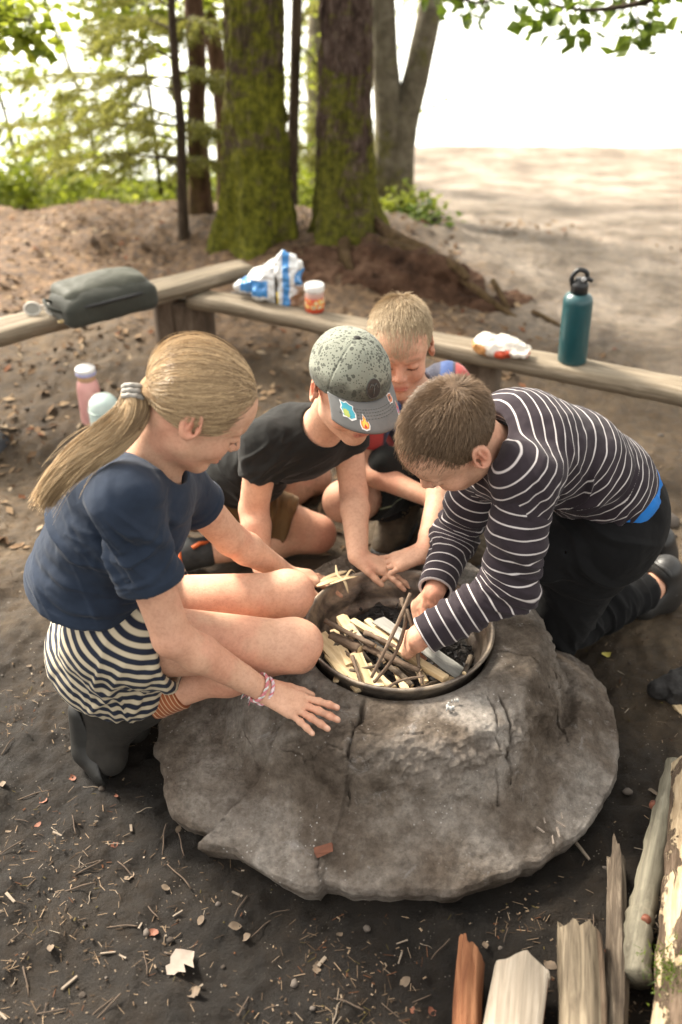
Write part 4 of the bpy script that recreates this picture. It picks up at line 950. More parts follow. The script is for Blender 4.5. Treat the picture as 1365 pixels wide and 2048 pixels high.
    fy = g.choice(len(wp), 160); qf = wp[fy] + (nrm_rows(wp[fy].mean(1) - h.c)[:, None] * np.sin(t * 3.14)[None, :, None] * g.uniform(.002, .012, (160, 1, 1))); sv, sf, at, al = strands(qf, .0003, .0002, g.random(160) * .5 + .5); link('flyaway_hair', np_mesh('flyaway_hair', sv, sf, blond, True, dict(v=at, t=al)), hair, kind='stuff')
    tw = h.W(*tie); tail = spline([tw, PY(262, 825, 1.50), PY(220, 870, 1.472), PY(160, 912, 1.465), PY(112, 958, 1.47), PY(72, 1018, 1.475)], 28)
    # ponytail: locks that wave and part towards the ends
    N = 4200; n_s = 28; s = np.linspace(0, 1, n_s); wdt = np.interp(s, [0, .06, .22, .45, .75, 1], [.011, .017, .024, .026, .021, .017])
    NL = 34; la = g.uniform(0, 6.28, NL); lr = g.random(NL) ** .5; lw = g.uniform(2, 6, NL); lp = g.uniform(0, 6, NL); lam = g.uniform(.002, .010, NL); lend = g.uniform(.62, 1.0, NL); lcol = np.clip(g.normal(.5, .24, NL), 0, 1)
    li = g.integers(NL, size=N); T = nrm_rows(np.gradient(tail, axis=0)); side = nrm_rows(np.cross(T, np.array([0.1, -1, .5]))); up2 = np.cross(side, T)
    spread_ = .34 + .12 * g.random(N); ja = g.uniform(0, 6.28, N); jr = g.random(N) ** .5 * .36
    bx = lr[li] * np.cos(la[li]) * .85 + jr * np.cos(ja); by = lr[li] * np.sin(la[li]) * .85 + jr * np.sin(ja)
    wav = lam[li][:, None] * np.sin(s[None] * lw[li][:, None] + lp[li][:, None]) * s[None] ** .8 + .0015 * np.sin(s[None] * g.uniform(5, 12, (N, 1)) + g.uniform(0, 6, (N, 1))) * s[None]
    ox = bx[:, None] * wdt[None] * 1.1 + wav; oy = by[:, None] * wdt[None] * .7 + wav * .6
    end = lend[li] * g.uniform(.8, 1.0, N); ss = s[None] * end[:, None] * (n_s - 1); i0 = np.minimum(ss.astype(int), n_s - 2); fr_ = (ss - i0)[..., None]
    pp = tail[i0] * (1 - fr_) + tail[i0 + 1] * fr_ + side[i0] * ox[..., None] + up2[i0] * oy[..., None]
    pp[:, :, 2] -= (.014 * g.random((N, 1)) * s[None] ** 2)
    sv, sf, at, al = strands(pp, .0006, .0003, np.clip(lcol[li] + g.normal(0, .13, N), 0, 1))
    pt = link('ponytail', np_mesh('ponytail', sv, sf, blond, True, dict(v=at, t=al * .8 + .1)), hair, kind='stuff')
    fl = g.choice(N, 130); q = pp[fl] + g.normal(0, 1, (130, 1, 3)) * .016 * (s[None, :, None] ** 1.3); sv, sf, at, al = strands(q, .0005, .0002, g.random(130)); link('flyaway_hair', np_mesh('flyaway_hair', sv, sf, blond, True, dict(v=at, t=al)), hair, kind='stuff')
    mb = MB(); T0 = nrm(tail[1] - tail[0]); frt = frame(T0, V(0, 0, 1))
    for k in range(3):
        cc = tw + T0 * (.000 + .009 * k); a = np.linspace(0, 2 * math.pi, 28); rr = .0165 + .0012 * np.sin(a * 9 + k)
        v, f = tube(cc + rr[:, None] * (np.cos(a)[:, None] * frt[:, 0] * 1.05 + np.sin(a)[:, None] * frt[:, 2]), .0046, 8); mb.add(v, f, 0)
    link('hair_tie', mb.mesh('hair_tie', simple('grey_scrunchie', (.30, .28, .25), .7, .3, 120, .6, 300)), hair, label='pale grey hair tie')
    return root

# ---------------------------------------------------------------- boy in the cap
def build_cap_boy():
    root = empty('person', (-.25, 2.3, 0), label='boy in black T-shirt and speckled cap, kneeling with both hands down', cat='person')
    h = Head(PY(697, 772, 1.985), (.44, -.84, -.30), (.16, -.24, .95), 1.03)
    neck = PY(640, 862, 2.10)
    Rsh, Rel, Rwr = PY(528, 890, 2.06), PY(508, 1018, 2.06), PZ(525, 1135, .215)
    Lsh, Lel, Lwr = PY(694, 868, 2.17), PY(708, 985, 2.10), PZ(716, 1112, .288)
    Rhip, Rkn, Ran = PY(408, 985, 2.32), PZ(633, 1068, .075), PZ(405, 1105, .06)
    Lhip, Lkn, Lan = PY(440, 935, 2.46), PZ(628, 955, .075), PZ(500, 1030, .05)
    lh, n1 = hand_ops(Lwr, PZ(775, 1138, .262) - Lwr, (-.1, .1, 1), 1, .95, ((.1, .15, .1),) * 4, (.5, .2), .12, lerp(Lel, Lwr, .8))
    rh, n2 = hand_ops(Rwr, V(.5, -.5, -.3), (.2, .2, 1), -1, .95, ((.1, .15, .1),) * 4, (.5, .2), .12, lerp(Rel, Rwr, .8))
    groups = [h.ops(neck, .043) + [('+', Cap(neck, lerp(Rsh, Lsh, .5) - V(.06, -.03, .03), .05, .08), .03)], arm_ops(Rsh, Rel, Rwr, (.042, .036, .034, .024)), arm_ops(Lsh, Lel, Lwr, (.040, .034, .033, .024)), lh, rh,
              leg_ops(Rhip, Rkn, Ran, (.08, .054, .05, .036), V(0, 0, .005)), leg_ops(Lhip, Lkn, Lan, (.08, .052, .048, .036), V(0, 0, .005))]
    body_mesh(groups, root, h, [(Rkn + V(.03, -.03, 0), .06, .7), (Lkn, .06, .6), (Rel, .05, .4), (Lel, .05, .3)], n1, [(Lkn + V(-.02, -.04, -.02), .05, .8), (PY(686, 1050, 2.02), .012, .9)], .0033)
    black = cloth('black_cotton', (.0125, .0125, .0115), .2)
    sp = nrm(neck - lerp(Rhip, Lhip, .5)); F = frame(np.cross(nrm(Rsh - Lsh), sp) * -1, sp)
    chest = PY(592, 892, 2.16); belly = PY(492, 945, 2.28); low = PY(425, 955, 2.36)
    dR, dL = nrm(Rel - Rsh), nrm(Lel - Lsh); s1 = lerp(Rsh, Rel, .42); s2 = lerp(Lsh, Lel, .24)
    g = [('+', Ell(chest, (.130, .088, .135), F), 0), ('+', Ell(belly, (.125, .092, .13), F), .06), ('+', Ell(low, (.13, .10, .11), F), .05), ('+', Cap(lerp(Rsh, Lsh, .1), lerp(Rsh, Lsh, .9), .054, .052), .05), ('+', Cap(neck, lerp(Rsh, Lsh, .5) - V(.03, -.02, .0), .055, .07), .04),
         ('+', Cap(Rsh, lerp(Rsh, Rel, .1), .055, .055), .035), ('+', Cap(Lsh, lerp(Lsh, Lel, .08), .052, .05), .035)]
    gs = [[('+', Cap(c0, e0 + d0 * .03, r0, r1), 0), ('&', Pln(e0, d0), .003), ('-', Cap(e0 - d0 * .014, e0 + d0 * .1, r1 - .008, r1), .003)] for c0, e0, d0, r0, r1 in ((Rsh, s1, dR, .055, .054), (Lsh, s2, dL, .051, .05))]
    post = [('-', Cap(neck + nrm(h.W(0, 0, -.02) - neck) * .015, neck + nrm(h.W(0, 0, -.02) - neck) * .13, .052, .07), .006), ]
    make('shirt', [g] + gs, black, root, .003, gk=.012, post=post, disp=foldfn([(belly + V(.05, -.08, 0), V(.7, 0, .7), .05, .005, .12), (Rsh + V(.03, -.04, -.05), V(.5, 0, -.8), .04, .004, .09), (chest + V(-.06, 0, .08), V(1, 0, .1), .07, .003, .12)], .0015, 3))
    olive = cloth('olive_brown_cotton', (.125, .072, .030), .2)
    pel = lerp(Rhip, Lhip, .5); e1 = lerp(Rhip, Rkn, .74); e2 = lerp(Lhip, Lkn, .5); dA = nrm(Rkn - Rhip); dB = nrm(Lkn - Lhip)
    gp = [('+', Ell(pel + V(-.02, 0, -.02), (.12, .15, .11)), 0), ('+', Cap(Rhip, lerp(Rhip, e1, .3), .09, .088), .04), ('+', Cap(Lhip, lerp(Lhip, e2, .3), .09, .085), .04)]
    gl = [[('+', Cap(hp, e + dd * .04, .092, rr), 0), ('&', Pln(e, dd), .003), ('-', Cap(e - dd * .02, e + dd * .12, rr - .010, rr), .003)] for hp, e, dd, rr in ((Rhip, e1, dA, .076), (Lhip, e2, dB, .074))]
    make('shorts', [gp] + gl, olive, root, .0032, foldfn([(lerp(Rhip, Rkn, .4) + V(0, -.08, 0), V(1, 0, -.3), .05, .005, .14)], .0015, 6), gk=.02)
    shoe = simple('dark_grey_mesh', (.030, .032, .032), .8, .3, 80, .5, 300, .001); orange = simple('orange_rubber', (.62, .13, .03), .6, .15)
    for an, kn in ((Ran, Rkn), (Lan, Lkn)):
        d = nrm(an - kn); d[2] = 0; a = an + d * .05; toe = an + d * .13 + V(0, 0, -.02)
        b = make('shoe', [[('+', Cap(an - d * .01, a, .042, .042), 0), ('+', Cap(a, toe, .043, .034), .02)]], shoe, root, .003)
        fr = frame(d, V(0, 0, 1)); q = np.linspace(0, 2 * math.pi, 30)
        v, f = tube(a + d * .012 + .044 * (np.cos(q)[:, None] * fr[:, 0] + np.sin(q)[:, None] * fr[:, 2]), .005, 6); link('trim', np_mesh('trim', v, f, orange), b)
        v, f = tube(np.array([an - d * .03 + V(0, 0, .03), an + V(0, -.02, .045), an + d * .02 + V(0, -.03, .04)]), .006, 6); link('pull_tab', np_mesh('pull_tab', v, f, orange), b)
    # hair under the cap, cap
    short_hair(h, root, scalp_mat('brown_stubble', (.20, .12, .07), (.11, .065, .036)), hair_mat('light_brown_hair', (.10, .06, .03), (.30, .20, .11)), 31, 1800, .008, (.0735, .0925, .081), lift=.4)
    def spl(m, c):
        co = m.coord(); d1 = m.voro(62, vec=co); pick = m.noise(30, 2, .5, co)
        dots = m.ramp(m.math('SUBTRACT', d1, m.math('MULTIPLY', pick, .55)), [(.0, (1, 1, 1)), (.03, (0, 0, 0))])
        d2 = m.voro(170, vec=co); dots2 = m.ramp(m.math('SUBTRACT', d2, m.math('MULTIPLY', m.noise(24, 2, .5, co), .62)), [(.0, (1, 1, 1)), (.04, (0, 0, 0))])
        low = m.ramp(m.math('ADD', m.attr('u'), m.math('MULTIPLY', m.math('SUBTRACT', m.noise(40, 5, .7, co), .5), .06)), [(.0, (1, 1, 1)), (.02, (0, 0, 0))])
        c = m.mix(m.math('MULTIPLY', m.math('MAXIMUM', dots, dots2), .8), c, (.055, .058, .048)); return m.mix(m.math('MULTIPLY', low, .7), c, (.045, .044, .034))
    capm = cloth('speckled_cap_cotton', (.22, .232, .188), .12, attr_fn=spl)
    cr = (.083, .101, .0905); cc = (0, -.006, .036)
    bn = nrm(V(0, .12, -1)); b0 = V(0, .08, .030)
    def cattr(v): L = h.loc(v); return dict(u=(L[:, 2] - .040) - .25 * (L[:, 1]) + .05 * sstep(.02, .09, -L[:, 1]))
    def panel(P):
        L = (P - h.c.astype(np.float32)) @ h.R.astype(np.float32); a = np.arctan2(L[..., 0], L[..., 1] + .006); s = np.abs(np.sin(a * 3)); rad = np.hypot(L[..., 0], L[..., 1] + .006)
        return -.0018 * np.exp(-(s * rad / .004) ** 2) * (rad > .012) + .0012 * np.sin(L[..., 0] * 55 + np.sin(L[..., 2] * 70) * 2) * np.sin(L[..., 1] * 48) - .004 * np.exp(-(((L[..., 0] + .035) / .03) ** 2 + ((L[..., 2] - .062) / .010) ** 2)) * (L[..., 1] > 0)
    cap = make('cap', [[('+', h.ell(cc, cr), 0)]], capm, root, .0028, panel, [('&', Pln(h.W(*b0), h.R @ bn), .003), ('-', h.ell((0, -.008, .030), (.0790, .0965, .083)), .002)], cattr, label='grey-green cap speckled with dark paint dots')
    btn, bf = lathe([(0.0001, .006), (.004, .0055), (.0075, .003), (.0085, 0), (.008, -.003)], (0, 0, 0), 20); dk = cloth('dark_cap_patch', (.035, .033, .03), .2)
    link('button', np_mesh('button', (btn * h.s + np.array([cc[0], cc[1], cc[2] + cr[2]])) @ h.R.T + h.c, bf, dk), cap)
    # brim: a curved plate; (a across -1..1, b 0..1 outward)
    def brim(a, b, off=0.0):
        a = np.asarray(a, float); b = np.asarray(b, float); ph = a * 1.12
        x0 = .0835 * np.sin(ph); y0 = -.006 + .1005 * np.cos(ph)
        reach = .064 * np.cos(ph * .84) ** .8 * b
        x = x0 + .10 * reach * np.sin(ph); y = y0 + reach
        z = .0385 - .03 * b * b * .5 - .22 * reach - 2.6 * x ** 2 * (.25 + .75 * b) + off
        return h.c + (np.stack([x, y, z], -1) * h.s) @ h.R.T
    na, nbb = 40, 14; A, Bq = np.meshgrid(np.linspace(-1, 1, na), np.linspace(0, 1, nbb), indexing='ij')
    top = brim(A, Bq, .0012).reshape(-1, 3); bot = brim(A, Bq, -.0022).reshape(-1, 3); n0 = na * nbb; f = []
    for i in range(na - 1):
        for j in range(nbb - 1):
            q = [i * nbb + j, (i + 1) * nbb + j, (i + 1) * nbb + j + 1, i * nbb + j + 1]; f.append(q); f.append([n0 + t for t in q[::-1]])
    edge = [i * nbb for i in range(na)] + [(na - 1) * nbb + j for j in range(1, nbb)] + [i * nbb + nbb - 1 for i in range(na - 2, -1, -1)] + [j for j in range(nbb - 2, 0, -1)]
    for a, b in zip(edge, edge[1:] + edge[:1]): f.append([b, a, n0 + a, n0 + b])
    bl = cloth('slate_brim_cotton', (.155, .158, .155), .12)
    br = link('brim', np_mesh('brim', np.vstack([top, bot]), f, bl), cap, label='slate grey curved brim')
    for k in range(4):
        a = np.linspace(-.45 - .04 * k, .72 + .03 * k, 40); mb = MB()
        for i in range(0, 39, 2): v, f = tube(brim(a[i:i + 2], np.full(2, .30 + .10 * k), .0017), .00055, 4); mb.add(v, f)
        link('stitching', mb.mesh('stitching', dk), br)
    # badge with a palm tree
    def crown_pt(x, z, off):     # front of the crown
        y = -.006 + cr[1] * np.sqrt(np.maximum(0, 1 - (np.asarray(x) / cr[0]) ** 2 - ((np.asarray(z) - cc[2]) / cr[2]) ** 2)); n = np.stack([np.asarray(x) / cr[0] ** 2, (y + .006) / cr[1] ** 2, (np.asarray(z) - cc[2]) / cr[2] ** 2], -1); n = n / np.linalg.norm(n, axis=-1)[..., None]
        return h.c + ((np.stack([np.asarray(x) + 0 * y, y, np.asarray(z) + 0 * y], -1) + n * off) * h.s) @ h.R.T
    def patch(poly, fn, mat, name, parent, off, thick=.0012):
        poly = np.asarray(poly, float); n = len(poly); t = fn(poly[:, 0], poly[:, 1], off + thick); b = fn(poly[:, 0], poly[:, 1], off); c = poly.mean(0); tc = fn(np.array([c[0]]), np.array([c[1]]), off + thick)
        v = np.vstack([t, b, tc]); f = [[2 * n, i, (i + 1) % n] for i in range(n)] + [[i, n + i, n + (i + 1) % n, (i + 1) % n] for i in range(n)]
        return link(name, np_mesh(name, v, f, mat, False), parent)
    a = np.linspace(0, 2 * math.pi, 36, endpoint=False); bz = .067
    bd = patch(np.stack([.0145 * np.cos(a), bz + .0185 * np.sin(a)], 1), crown_pt, simple('badge_rubber', (.022, .022, .020), .5, .2), 'badge', cap, .0006, .002)
    rimv, rimf = tube(crown_pt(.0150 * np.cos(np.append(a, a[0])), bz + .0190 * np.sin(np.append(a, a[0])), .002), .0013, 6); link('badge_edge', np_mesh('badge_edge', rimv, rimf, simple('badge_edge', (.05, .05, .045), .5)), cap)
    pm = simple('palm_print', (.10, .10, .09), .6); mb = MB()
    v, f = tube(crown_pt(np.array([.001, .0, -.0008]), np.array([bz - .012, bz - .003, bz + .005]), .003), .0010, 5); mb.add(v, f)
    for q in (-1, -.45, .45, 1): v, f = tube(crown_pt(np.array([-.0008, q * .005, q * .0095]), np.array([bz + .005, bz + .0105, bz + .006 - abs(q) * .004]), .003), .0011, 5); mb.add(v, f)
    link('palm_print', mb.mesh('palm_print', pm), cap)
    # stickers on the brim, in brim coordinates
    white = simple('sticker_white', (.80, .80, .78), .35, .03, bump=0)
    def bfn(x, y, off): return brim(x, y, .0012 + off)
    def star(cx, cy, pts, sx=1., sy=1.): return [(cx + sx * p, cy + sy * q) for p, q in pts]
    flame = [(-.55, -.8), (-.75, -.35), (-.6, .1), (-.35, -.05), (-.3, .5), (.0, 1.0), (.15, .45), (.35, .1), (.6, .25), (.75, -.3), (.6, -.8), (0, -.95)]
    splash = [(-.8, -.7), (-.9, -.2), (-.7, .2), (-.85, .6), (-.4, .75), (-.1, 1), (.3, .8), (.75, .95), (.7, .4), (.9, .0), (.7, -.4), (.75, -.8), (.2, -.75), (-.2, -.95)]
    def colr(n, c): return simple(n, c, .35, .12, bump=0)
    fl = dict(flame_orange=(.75, .28, .05), flame_yellow=(.85, .62, .10), flame_red=(.65, .05, .03), aqua=(.06, .38, .48), grass=(.42, .50, .12), rust=(.42, .13, .05), ink=(.05, .03, .03), blue=(.08, .16, .5))
    fm = {k: colr('sticker_' + k, c) for k, c in fl.items()}
    # mirrored v axis: smaller b lies against the crown
    def stick(cx, cy, sx, sy, shape, layers, label):
        inv = [(p, -q) for p, q in shape]
        s = patch(star(cx, cy, inv, sx, sy), bfn, white, 'sticker', cap, .0004, .0005); s['label'] = label
        for i, (lx, ly, k, mt) in enumerate(layers): patch(star(cx + lx * sx, cy - ly * sy, inv, sx * k, sy * k), bfn, mt, 'sticker_print', cap, .0011 + .0003 * i, .0002)
    stick(.62, .42, .17, .34, splash, [(0, 0, .84, fm['aqua']), (.25, -.35, .42, fm['grass'])], 'blue and green splash sticker')
    stick(.34, .70, .13, .27, flame, [(0, -.02, .82, fm['flame_orange']), (.0, -.1, .55, fm['flame_yellow']), (.0, -.45, .26, fm['flame_red'])], 'campfire sticker')
    stick(-.50, .22, .10, .20, splash, [(0, 0, .85, fm['rust']), (.1, .1, .35, fm['ink'])], 'rust coloured sticker')
    stick(-.66, .70, .09, .24, flame, [(0, 0, .8, fm['flame_red']), (.2, -.2, .4, fm['blue'])], 'red and blue sticker')
    return root

# ---------------------------------------------------------------- boy at the back
def build_back_boy():
    root = empty('person', (.2, 2.45, 0), label='boy in navy and red jersey crouching at the back of the fire pit', cat='person')
    h = Head(PY(800, 694, 2.255), (-.04, -.96, -.20), (-.02, -.2, .97), 1.0)
    neck = PY(832, 795, 2.36)
    Rsh, Rel, Rwr = PY(745, 815, 2.32), PY(722, 935, 2.26), PY(862, 998, 2.13)
    Lsh, Lel, Lwr = PY(900, 768, 2.42), PY(893, 945, 2.14), PZ(850, 1106, .296)
    Rkn, Ran, Rhip = PY(688, 1003, 2.24), PZ(803, 1012, .10), PY(850, 940, 2.52)
    Lkn, Lan, Lhip = PY(905, 960, 2.30), PZ(935, 1045, .10), PY(900, 925, 2.56)
    lh, n1 = hand_ops(Lwr, PZ(752, 1138, .262) - Lwr, (-.1, -.15, 1), 1, 1.0, ((.06, .12, .08), (.02, .1, .1), (.06, .1, .1), (.1, .15, .1)), (.35, .1), .15, lerp(Lel, Lwr, .8))
    rh, n2 = hand_ops(Rwr, Rwr - Rel + V(0, -.03, -.06), (0, -.5, .8), -1, .95, ((.4, .5, .3),) * 4, (.5, .2), .08, lerp(Rel, Rwr, .8))
    groups = [h.ops(neck, .042) + [('+', Cap(neck, lerp(Rsh, Lsh, .5) + V(0, .05, -.06), .05, .08), .03)], arm_ops(Rsh, Rel, Rwr, (.040, .034, .032, .022)), arm_ops(Lsh, Lel, Lwr, (.040, .034, .032, .0225)), lh, rh,
              leg_ops(Rhip, Rkn, Ran, (.078, .055, .050, .036), V(.0, .02, .0)), leg_ops(Lhip, Lkn, Lan, (.078, .052, .05, .036))]
    h.brow = np.array([.26, .16, .095])
    body_mesh(groups, root, h, [(Rkn, .06, .55), (Rel, .05, .4)], n1, (), .0032)
    navy = M('jersey'); col = navy.attr('col', 'Color'); navy.set(color=col, rough=.7, sheen=.15); navy.bump(navy.voro(700), .3, .001)
    dn, rd, bl = np.array([.011, .012, .034]), np.array([.33, .028, .024]), np.array([.014, .05, .18])
    F = frame(V(-.1, -.9, -.35), V(-.02, -.3, .9)); chest = PY(838, 850, 2.42); low = PY(850, 945, 2.50)
    dR, dL = nrm(Rel - Rsh), nrm(Lel - Lsh); s1 = lerp(Rsh, Rel, .5); s2 = lerp(Lsh, Lel, .5)
    g = [('+', Ell(chest, (.132, .09, .15), F), 0), ('+', Ell(low, (.125, .09, .13), F), .05), ('+', Cap(lerp(Rsh, Lsh, .1), lerp(Rsh, Lsh, .9), .052, .054), .05), ('+', Cap(Rsh, s1, .054, .05), .035), ('+', Cap(Lsh, s2, .056, .052), .035), ('+', Cap(neck, chest, .056, .08), .04)]
    def jat(v):
        C = np.tile(dn, (len(v), 1)); L = (v - chest) @ F; lx = np.abs(L[:, 0]); nk = np.linalg.norm(v - neck, axis=1)
        top = L[:, 2]
        yoke = sstep(.085, .09, lx) * sstep(.135, .125, lx) * sstep(.05, .06, top); C = C + (rd - C) * yoke[:, None]
        sh = sstep(.045, .05, lx) * sstep(.082, .078, lx) * sstep(.05, .06, top); C = C + (bl - C) * sh[:, None]
        fr_ = ((np.abs(top + .02) < .055) & (lx < .10) & (np.sin(v[:, 0] * 160 + v[:, 2] * 90) > -.3)); C[fr_] = rd * .9
        return dict(col=C)
    make('jersey', [g], navy.m, root, .003, foldfn([(chest, V(.8, 0, .6), .06, .004, .14)], .0014, 5), [('-', Cap(neck + nrm(h.c - neck) * .015, neck + nrm(h.c - neck) * .12, .052, .07), .006), ('-', Cap(s1 + dR * .045, s1 + dR * .1, .045, .06), .003), ('-', Cap(s2 + dL * .045, s2 + dL * .1, .045, .06), .003)], jat)
    blk = cloth('black_shorts_cotton', (.012, .013, .012), .2, attr_fn=striped(.9, .004, (.30, .32, .20), soft=.001))
    e1 = lerp(Rhip, Rkn, .70); e2 = lerp(Lhip, Lkn, .9); dA = nrm(Rkn - Rhip)
    make('shorts', [[('+', Ell(lerp(Rhip, Lhip, .5) + V(0, .03, 0), (.15, .12, .11)), 0), ('+', Cap(Rhip, e1, .092, .082), .04), ('+', Cap(Lhip, e2, .09, .078), .04), ('+', Cap(PY(840, 935, 2.35), PY(770, 925, 2.24), .05, .045), .05)]], blk, root, .0034, foldfn([(lerp(Rhip, Rkn, .5), V(1, 0, 0), .05, .005, .12)], .001, 2), [('-', Cap(e1 + dA * .06, e1 + dA * .13, .072, .08), .003)], lambda v: dict(u=v[:, 2] + .45 - .2))
    sock = simple('black_sock', (.012, .012, .013), .9, .2, 50); bootm = simple('hiking_suede', (.085, .062, .038), .85, .45, 45, .5, 200, .002); dark = simple('hiking_black', (.016, .015, .014), .7, .3, 60); lace = simple('boot_lace', (.20, .15, .08), .8, .3, 80)
    for kn, an, to in ((Rkn, Ran, PZ(768, 1098, .035)), (Lkn, Lan, PZ(945, 1125, .035))):
        d = nrm(an - kn); make('sock', [[('+', Cap(lerp(kn, an, .68), an, .047, .048), 0)]], sock, root, .0034, foldfn([(an, d, .03, .003, .1)]))
        heel = an + nrm(an - to) * .035 * np.array([1, 1, 0]) + V(0, 0, -.05); b0 = lerp(heel, to, .62) + V(0, 0, .012)
        bt = make('boot', [[('+', Cap(heel, b0, .038, .042), 0), ('+', Cap(b0, to + V(0, .02, 0), .042, .034), .02), ('+', Cap(heel + V(0, 0, .02), an + V(0, 0, .02), .042, .05), .03), ('+', Cap(b0 + V(0, 0, .01), an + V(0, 0, .01), .036, .046), .03)]], bootm, root, .003, foldfn([(b0, V(0, 1, 1), .02, .002, .06)], .0008))
        make('sole', [[('+', Cap(heel + V(0, 0, -.025), b0 + V(0, 0, -.035), .040, .045), 0), ('+', Cap(b0 + V(0, 0, -.035), to + V(0, .015, -.02), .045, .037), .01)]], dark, bt, .0034, None, [('&', Pln(lerp(heel, to, .5) + V(0, 0, -.012), V(0, 0, 1)), .002)])
        mb = MB(); ax = nrm(to - heel); sx = nrm(np.cross(ax, V(0, 0, 1)))
        for k in range(5):
            c = lerp(b0 + V(0, 0, .05), an + V(0, -.045, .03), k / 4.); v, f = tube(np.array([c - sx * .025, c + V(0, -.004, .008), c + sx * .025 + V(0, 0, .012)]), .0028, 6); mb.add(v, f); v, f = tube(np.array([c + sx * .025, c + V(0, -.006, .01), c - sx * .025 + V(0, 0, .014)]), .0028, 6); mb.add(v, f)
        link('laces', mb.mesh('laces', lace), bt)
    short_hair(h, root, scalp_mat('fair_mass', (.30, .215, .13), (.17, .115, .065)), hair_mat('fair_hair', (.17, .115, .06), (.58, .45, .29)), 41, 21000, .015, (.0745, .094, .0855), comb=(0, .8, -.1), lift=.42, r0=.00042, hairline=((0, .088, .058), (0, .60, -.80)))
    return root

# ---------------------------------------------------------------- boy in the striped top
def build_striped_boy():
    root = empty('person', (.6, 1.95, 0), label='boy in dark striped long-sleeved top and black trousers, kneeling and reaching in', cat='person')
    h = Head(PY(906, 876, 1.685), (-.60, -.17, -.78), (-.646, -.469, .604), 1.06); h.brow = np.array([.16, .09, .055])
    neck = PY(992, 905, 1.78)
    Lsh, Lel, Lwr = PY(1052, 952, 1.635), PY(1022, 1172, 1.60), PZ(838, 1278, .325)
    Rsh, Rel, Rwr = PY(972, 935, 1.86), PY(912, 1070, 1.90), PZ(868, 1188, .315)
    Lhip, Rhip = PY(1196, 1072, 1.83), PY(1192, 1030, 1.99)
    Lkn, Rkn = PZ(1108, 1262, .075), PZ(1120, 1190, .075)
    Lan, Ran = PZ(1285, 1182, .085), PZ(1275, 1120, .085)
    rh, n1 = hand_ops(Rwr, PZ(828, 1236, .24) - Rwr, (-.7, -.35, .5), -1, 1.0, ((.5, .7, .5), (.6, .8, .5), (.7, .8, .5), (.8, .8, .5)), (.4, .3), .02, lerp(Rel, Rwr, .8), .8)
    lh, n2 = hand_ops(Lwr, PZ(795, 1300, .235) - Lwr, (-.55, -.45, .6), 1, 1.0, ((.45, .6, .5), (.55, .6, .5), (.65, .7, .5), (.7, .7, .5)), (.5, .3), .03, lerp(Lel, Lwr, .75), .6)
    groups = [h.ops(neck, .047) + [('+', Cap(neck, lerp(Rsh, Lsh, .5) + V(.05, .03, -.02), .052, .08), .03)], arm_ops(Rsh, Rel, Rwr, (.036, .032, .03, .022)), arm_ops(Lsh, Lel, Lwr, (.036, .032, .03, .022)), rh, lh,
              leg_ops(Lhip, Lkn, Lan, (.075, .05, .045, .034)), leg_ops(Rhip, Rkn, Ran, (.075, .05, .045, .034))]
    for kn, an, g in ((Lkn, Lan, groups[5]), (Rkn, Ran, groups[6])):
        d = nrm(an - kn); g.append(('+', Cap(an, an + d * .035 + V(0, 0, .0), .034, .032), .02)); g.append(('+', Cap(an + d * .03, an + d * .05 + V(.0, -.0, -.06), .03, .028), .02))
    body_mesh(groups, root, h, [(Rwr, .06, .5), (Lwr, .06, .4), (Lan, .05, .5)], n1 + n2, [(Rwr + V(-.03, -.02, -.03), .06, .65), (Lwr + V(-.03, -.01, -.03), .05, .55)])
    white = (.52, .48, .47); base = (.027, .020, .025)
    tm = cloth('dark_striped_torso', base, .2, attr_fn=striped(.0195, .125, white, .0016, soft=.03)); sm = cloth('dark_striped_sleeve', base, .2, attr_fn=striped(.0255, .12, white, .0018, soft=.025))
    hipc = lerp(Lhip, Rhip, .5); sp = nrm(neck - hipc); F = frame(np.cross(nrm(Rsh - Lsh), sp) * -1, sp)
    chest = PY(1050, 886, 1.79); mid = PY(1138, 918, 1.84); low = PY(1196, 962, 1.89)
    g = [('+', Ell(chest, (.138, .105, .12), F), 0), ('+', Ell(mid, (.135, .112, .12), F), .06), ('+', Ell(low, (.138, .115, .12), F), .05), ('+', Cap(lerp(Rsh, Lsh, .08), lerp(Rsh, Lsh, .94), .056, .060), .05), ('+', Cap(neck + V(.02, .01, .0), chest, .066, .09), .05), ('+', Cap(Lsh, lerp(Lsh, Lel, .22), .060, .055), .03), ('+', Cap(Rsh, lerp(Rsh, Rel, .2), .056, .05), .03)]
    hemn = nrm(-sp + V(.0, .0, -.35)); hem0 = PY(1240, 1036, 1.8)
    ua = -sp + V(0, 0, 0)
    def tat(v):
        q = v - neck; u = q @ ua; lat = q @ nrm(Rsh - Lsh); nn = q @ F[:, 1]
        return dict(u=u + .7 * lat ** 2 + .18 * np.maximum(nn, 0) + .35 * np.maximum(0, -nn - .02) * sstep(.14, .0, u) + 1.0)
    top = make('top', [g], tm, root, .003, foldfn([(PY(1110, 1010, 1.68), V(.9, 0, -.35), .05, .007, .11), (PY(1200, 1030, 1.72), V(.8, 0, -.6), .05, .006, .11), (PY(1070, 940, 1.65), V(.9, .2, .2), .06, .004, .09), (PY(990, 980, 1.72), V(.6, .2, .6), .035, .005, .07)], .0016, 2),
         [('&', Pln(hem0, hemn), .004), ('-', Cap(neck + nrm(h.W(0, -.02, -.02) - neck) * .012, neck + nrm(h.W(0, -.02, -.02) - neck) * .13, .056, .072), .006), ('-', Ell(low + hemn * .13, (.128, .106, .10), F), .004)], tat, label='dark top with thin white stripes')
    cd = nrm(h.W(0, -.02, -.02) - neck); fr = frame(cd, V(0, 0, 1)); a_ = np.linspace(0, 2 * math.pi, 44); mbc = MB()
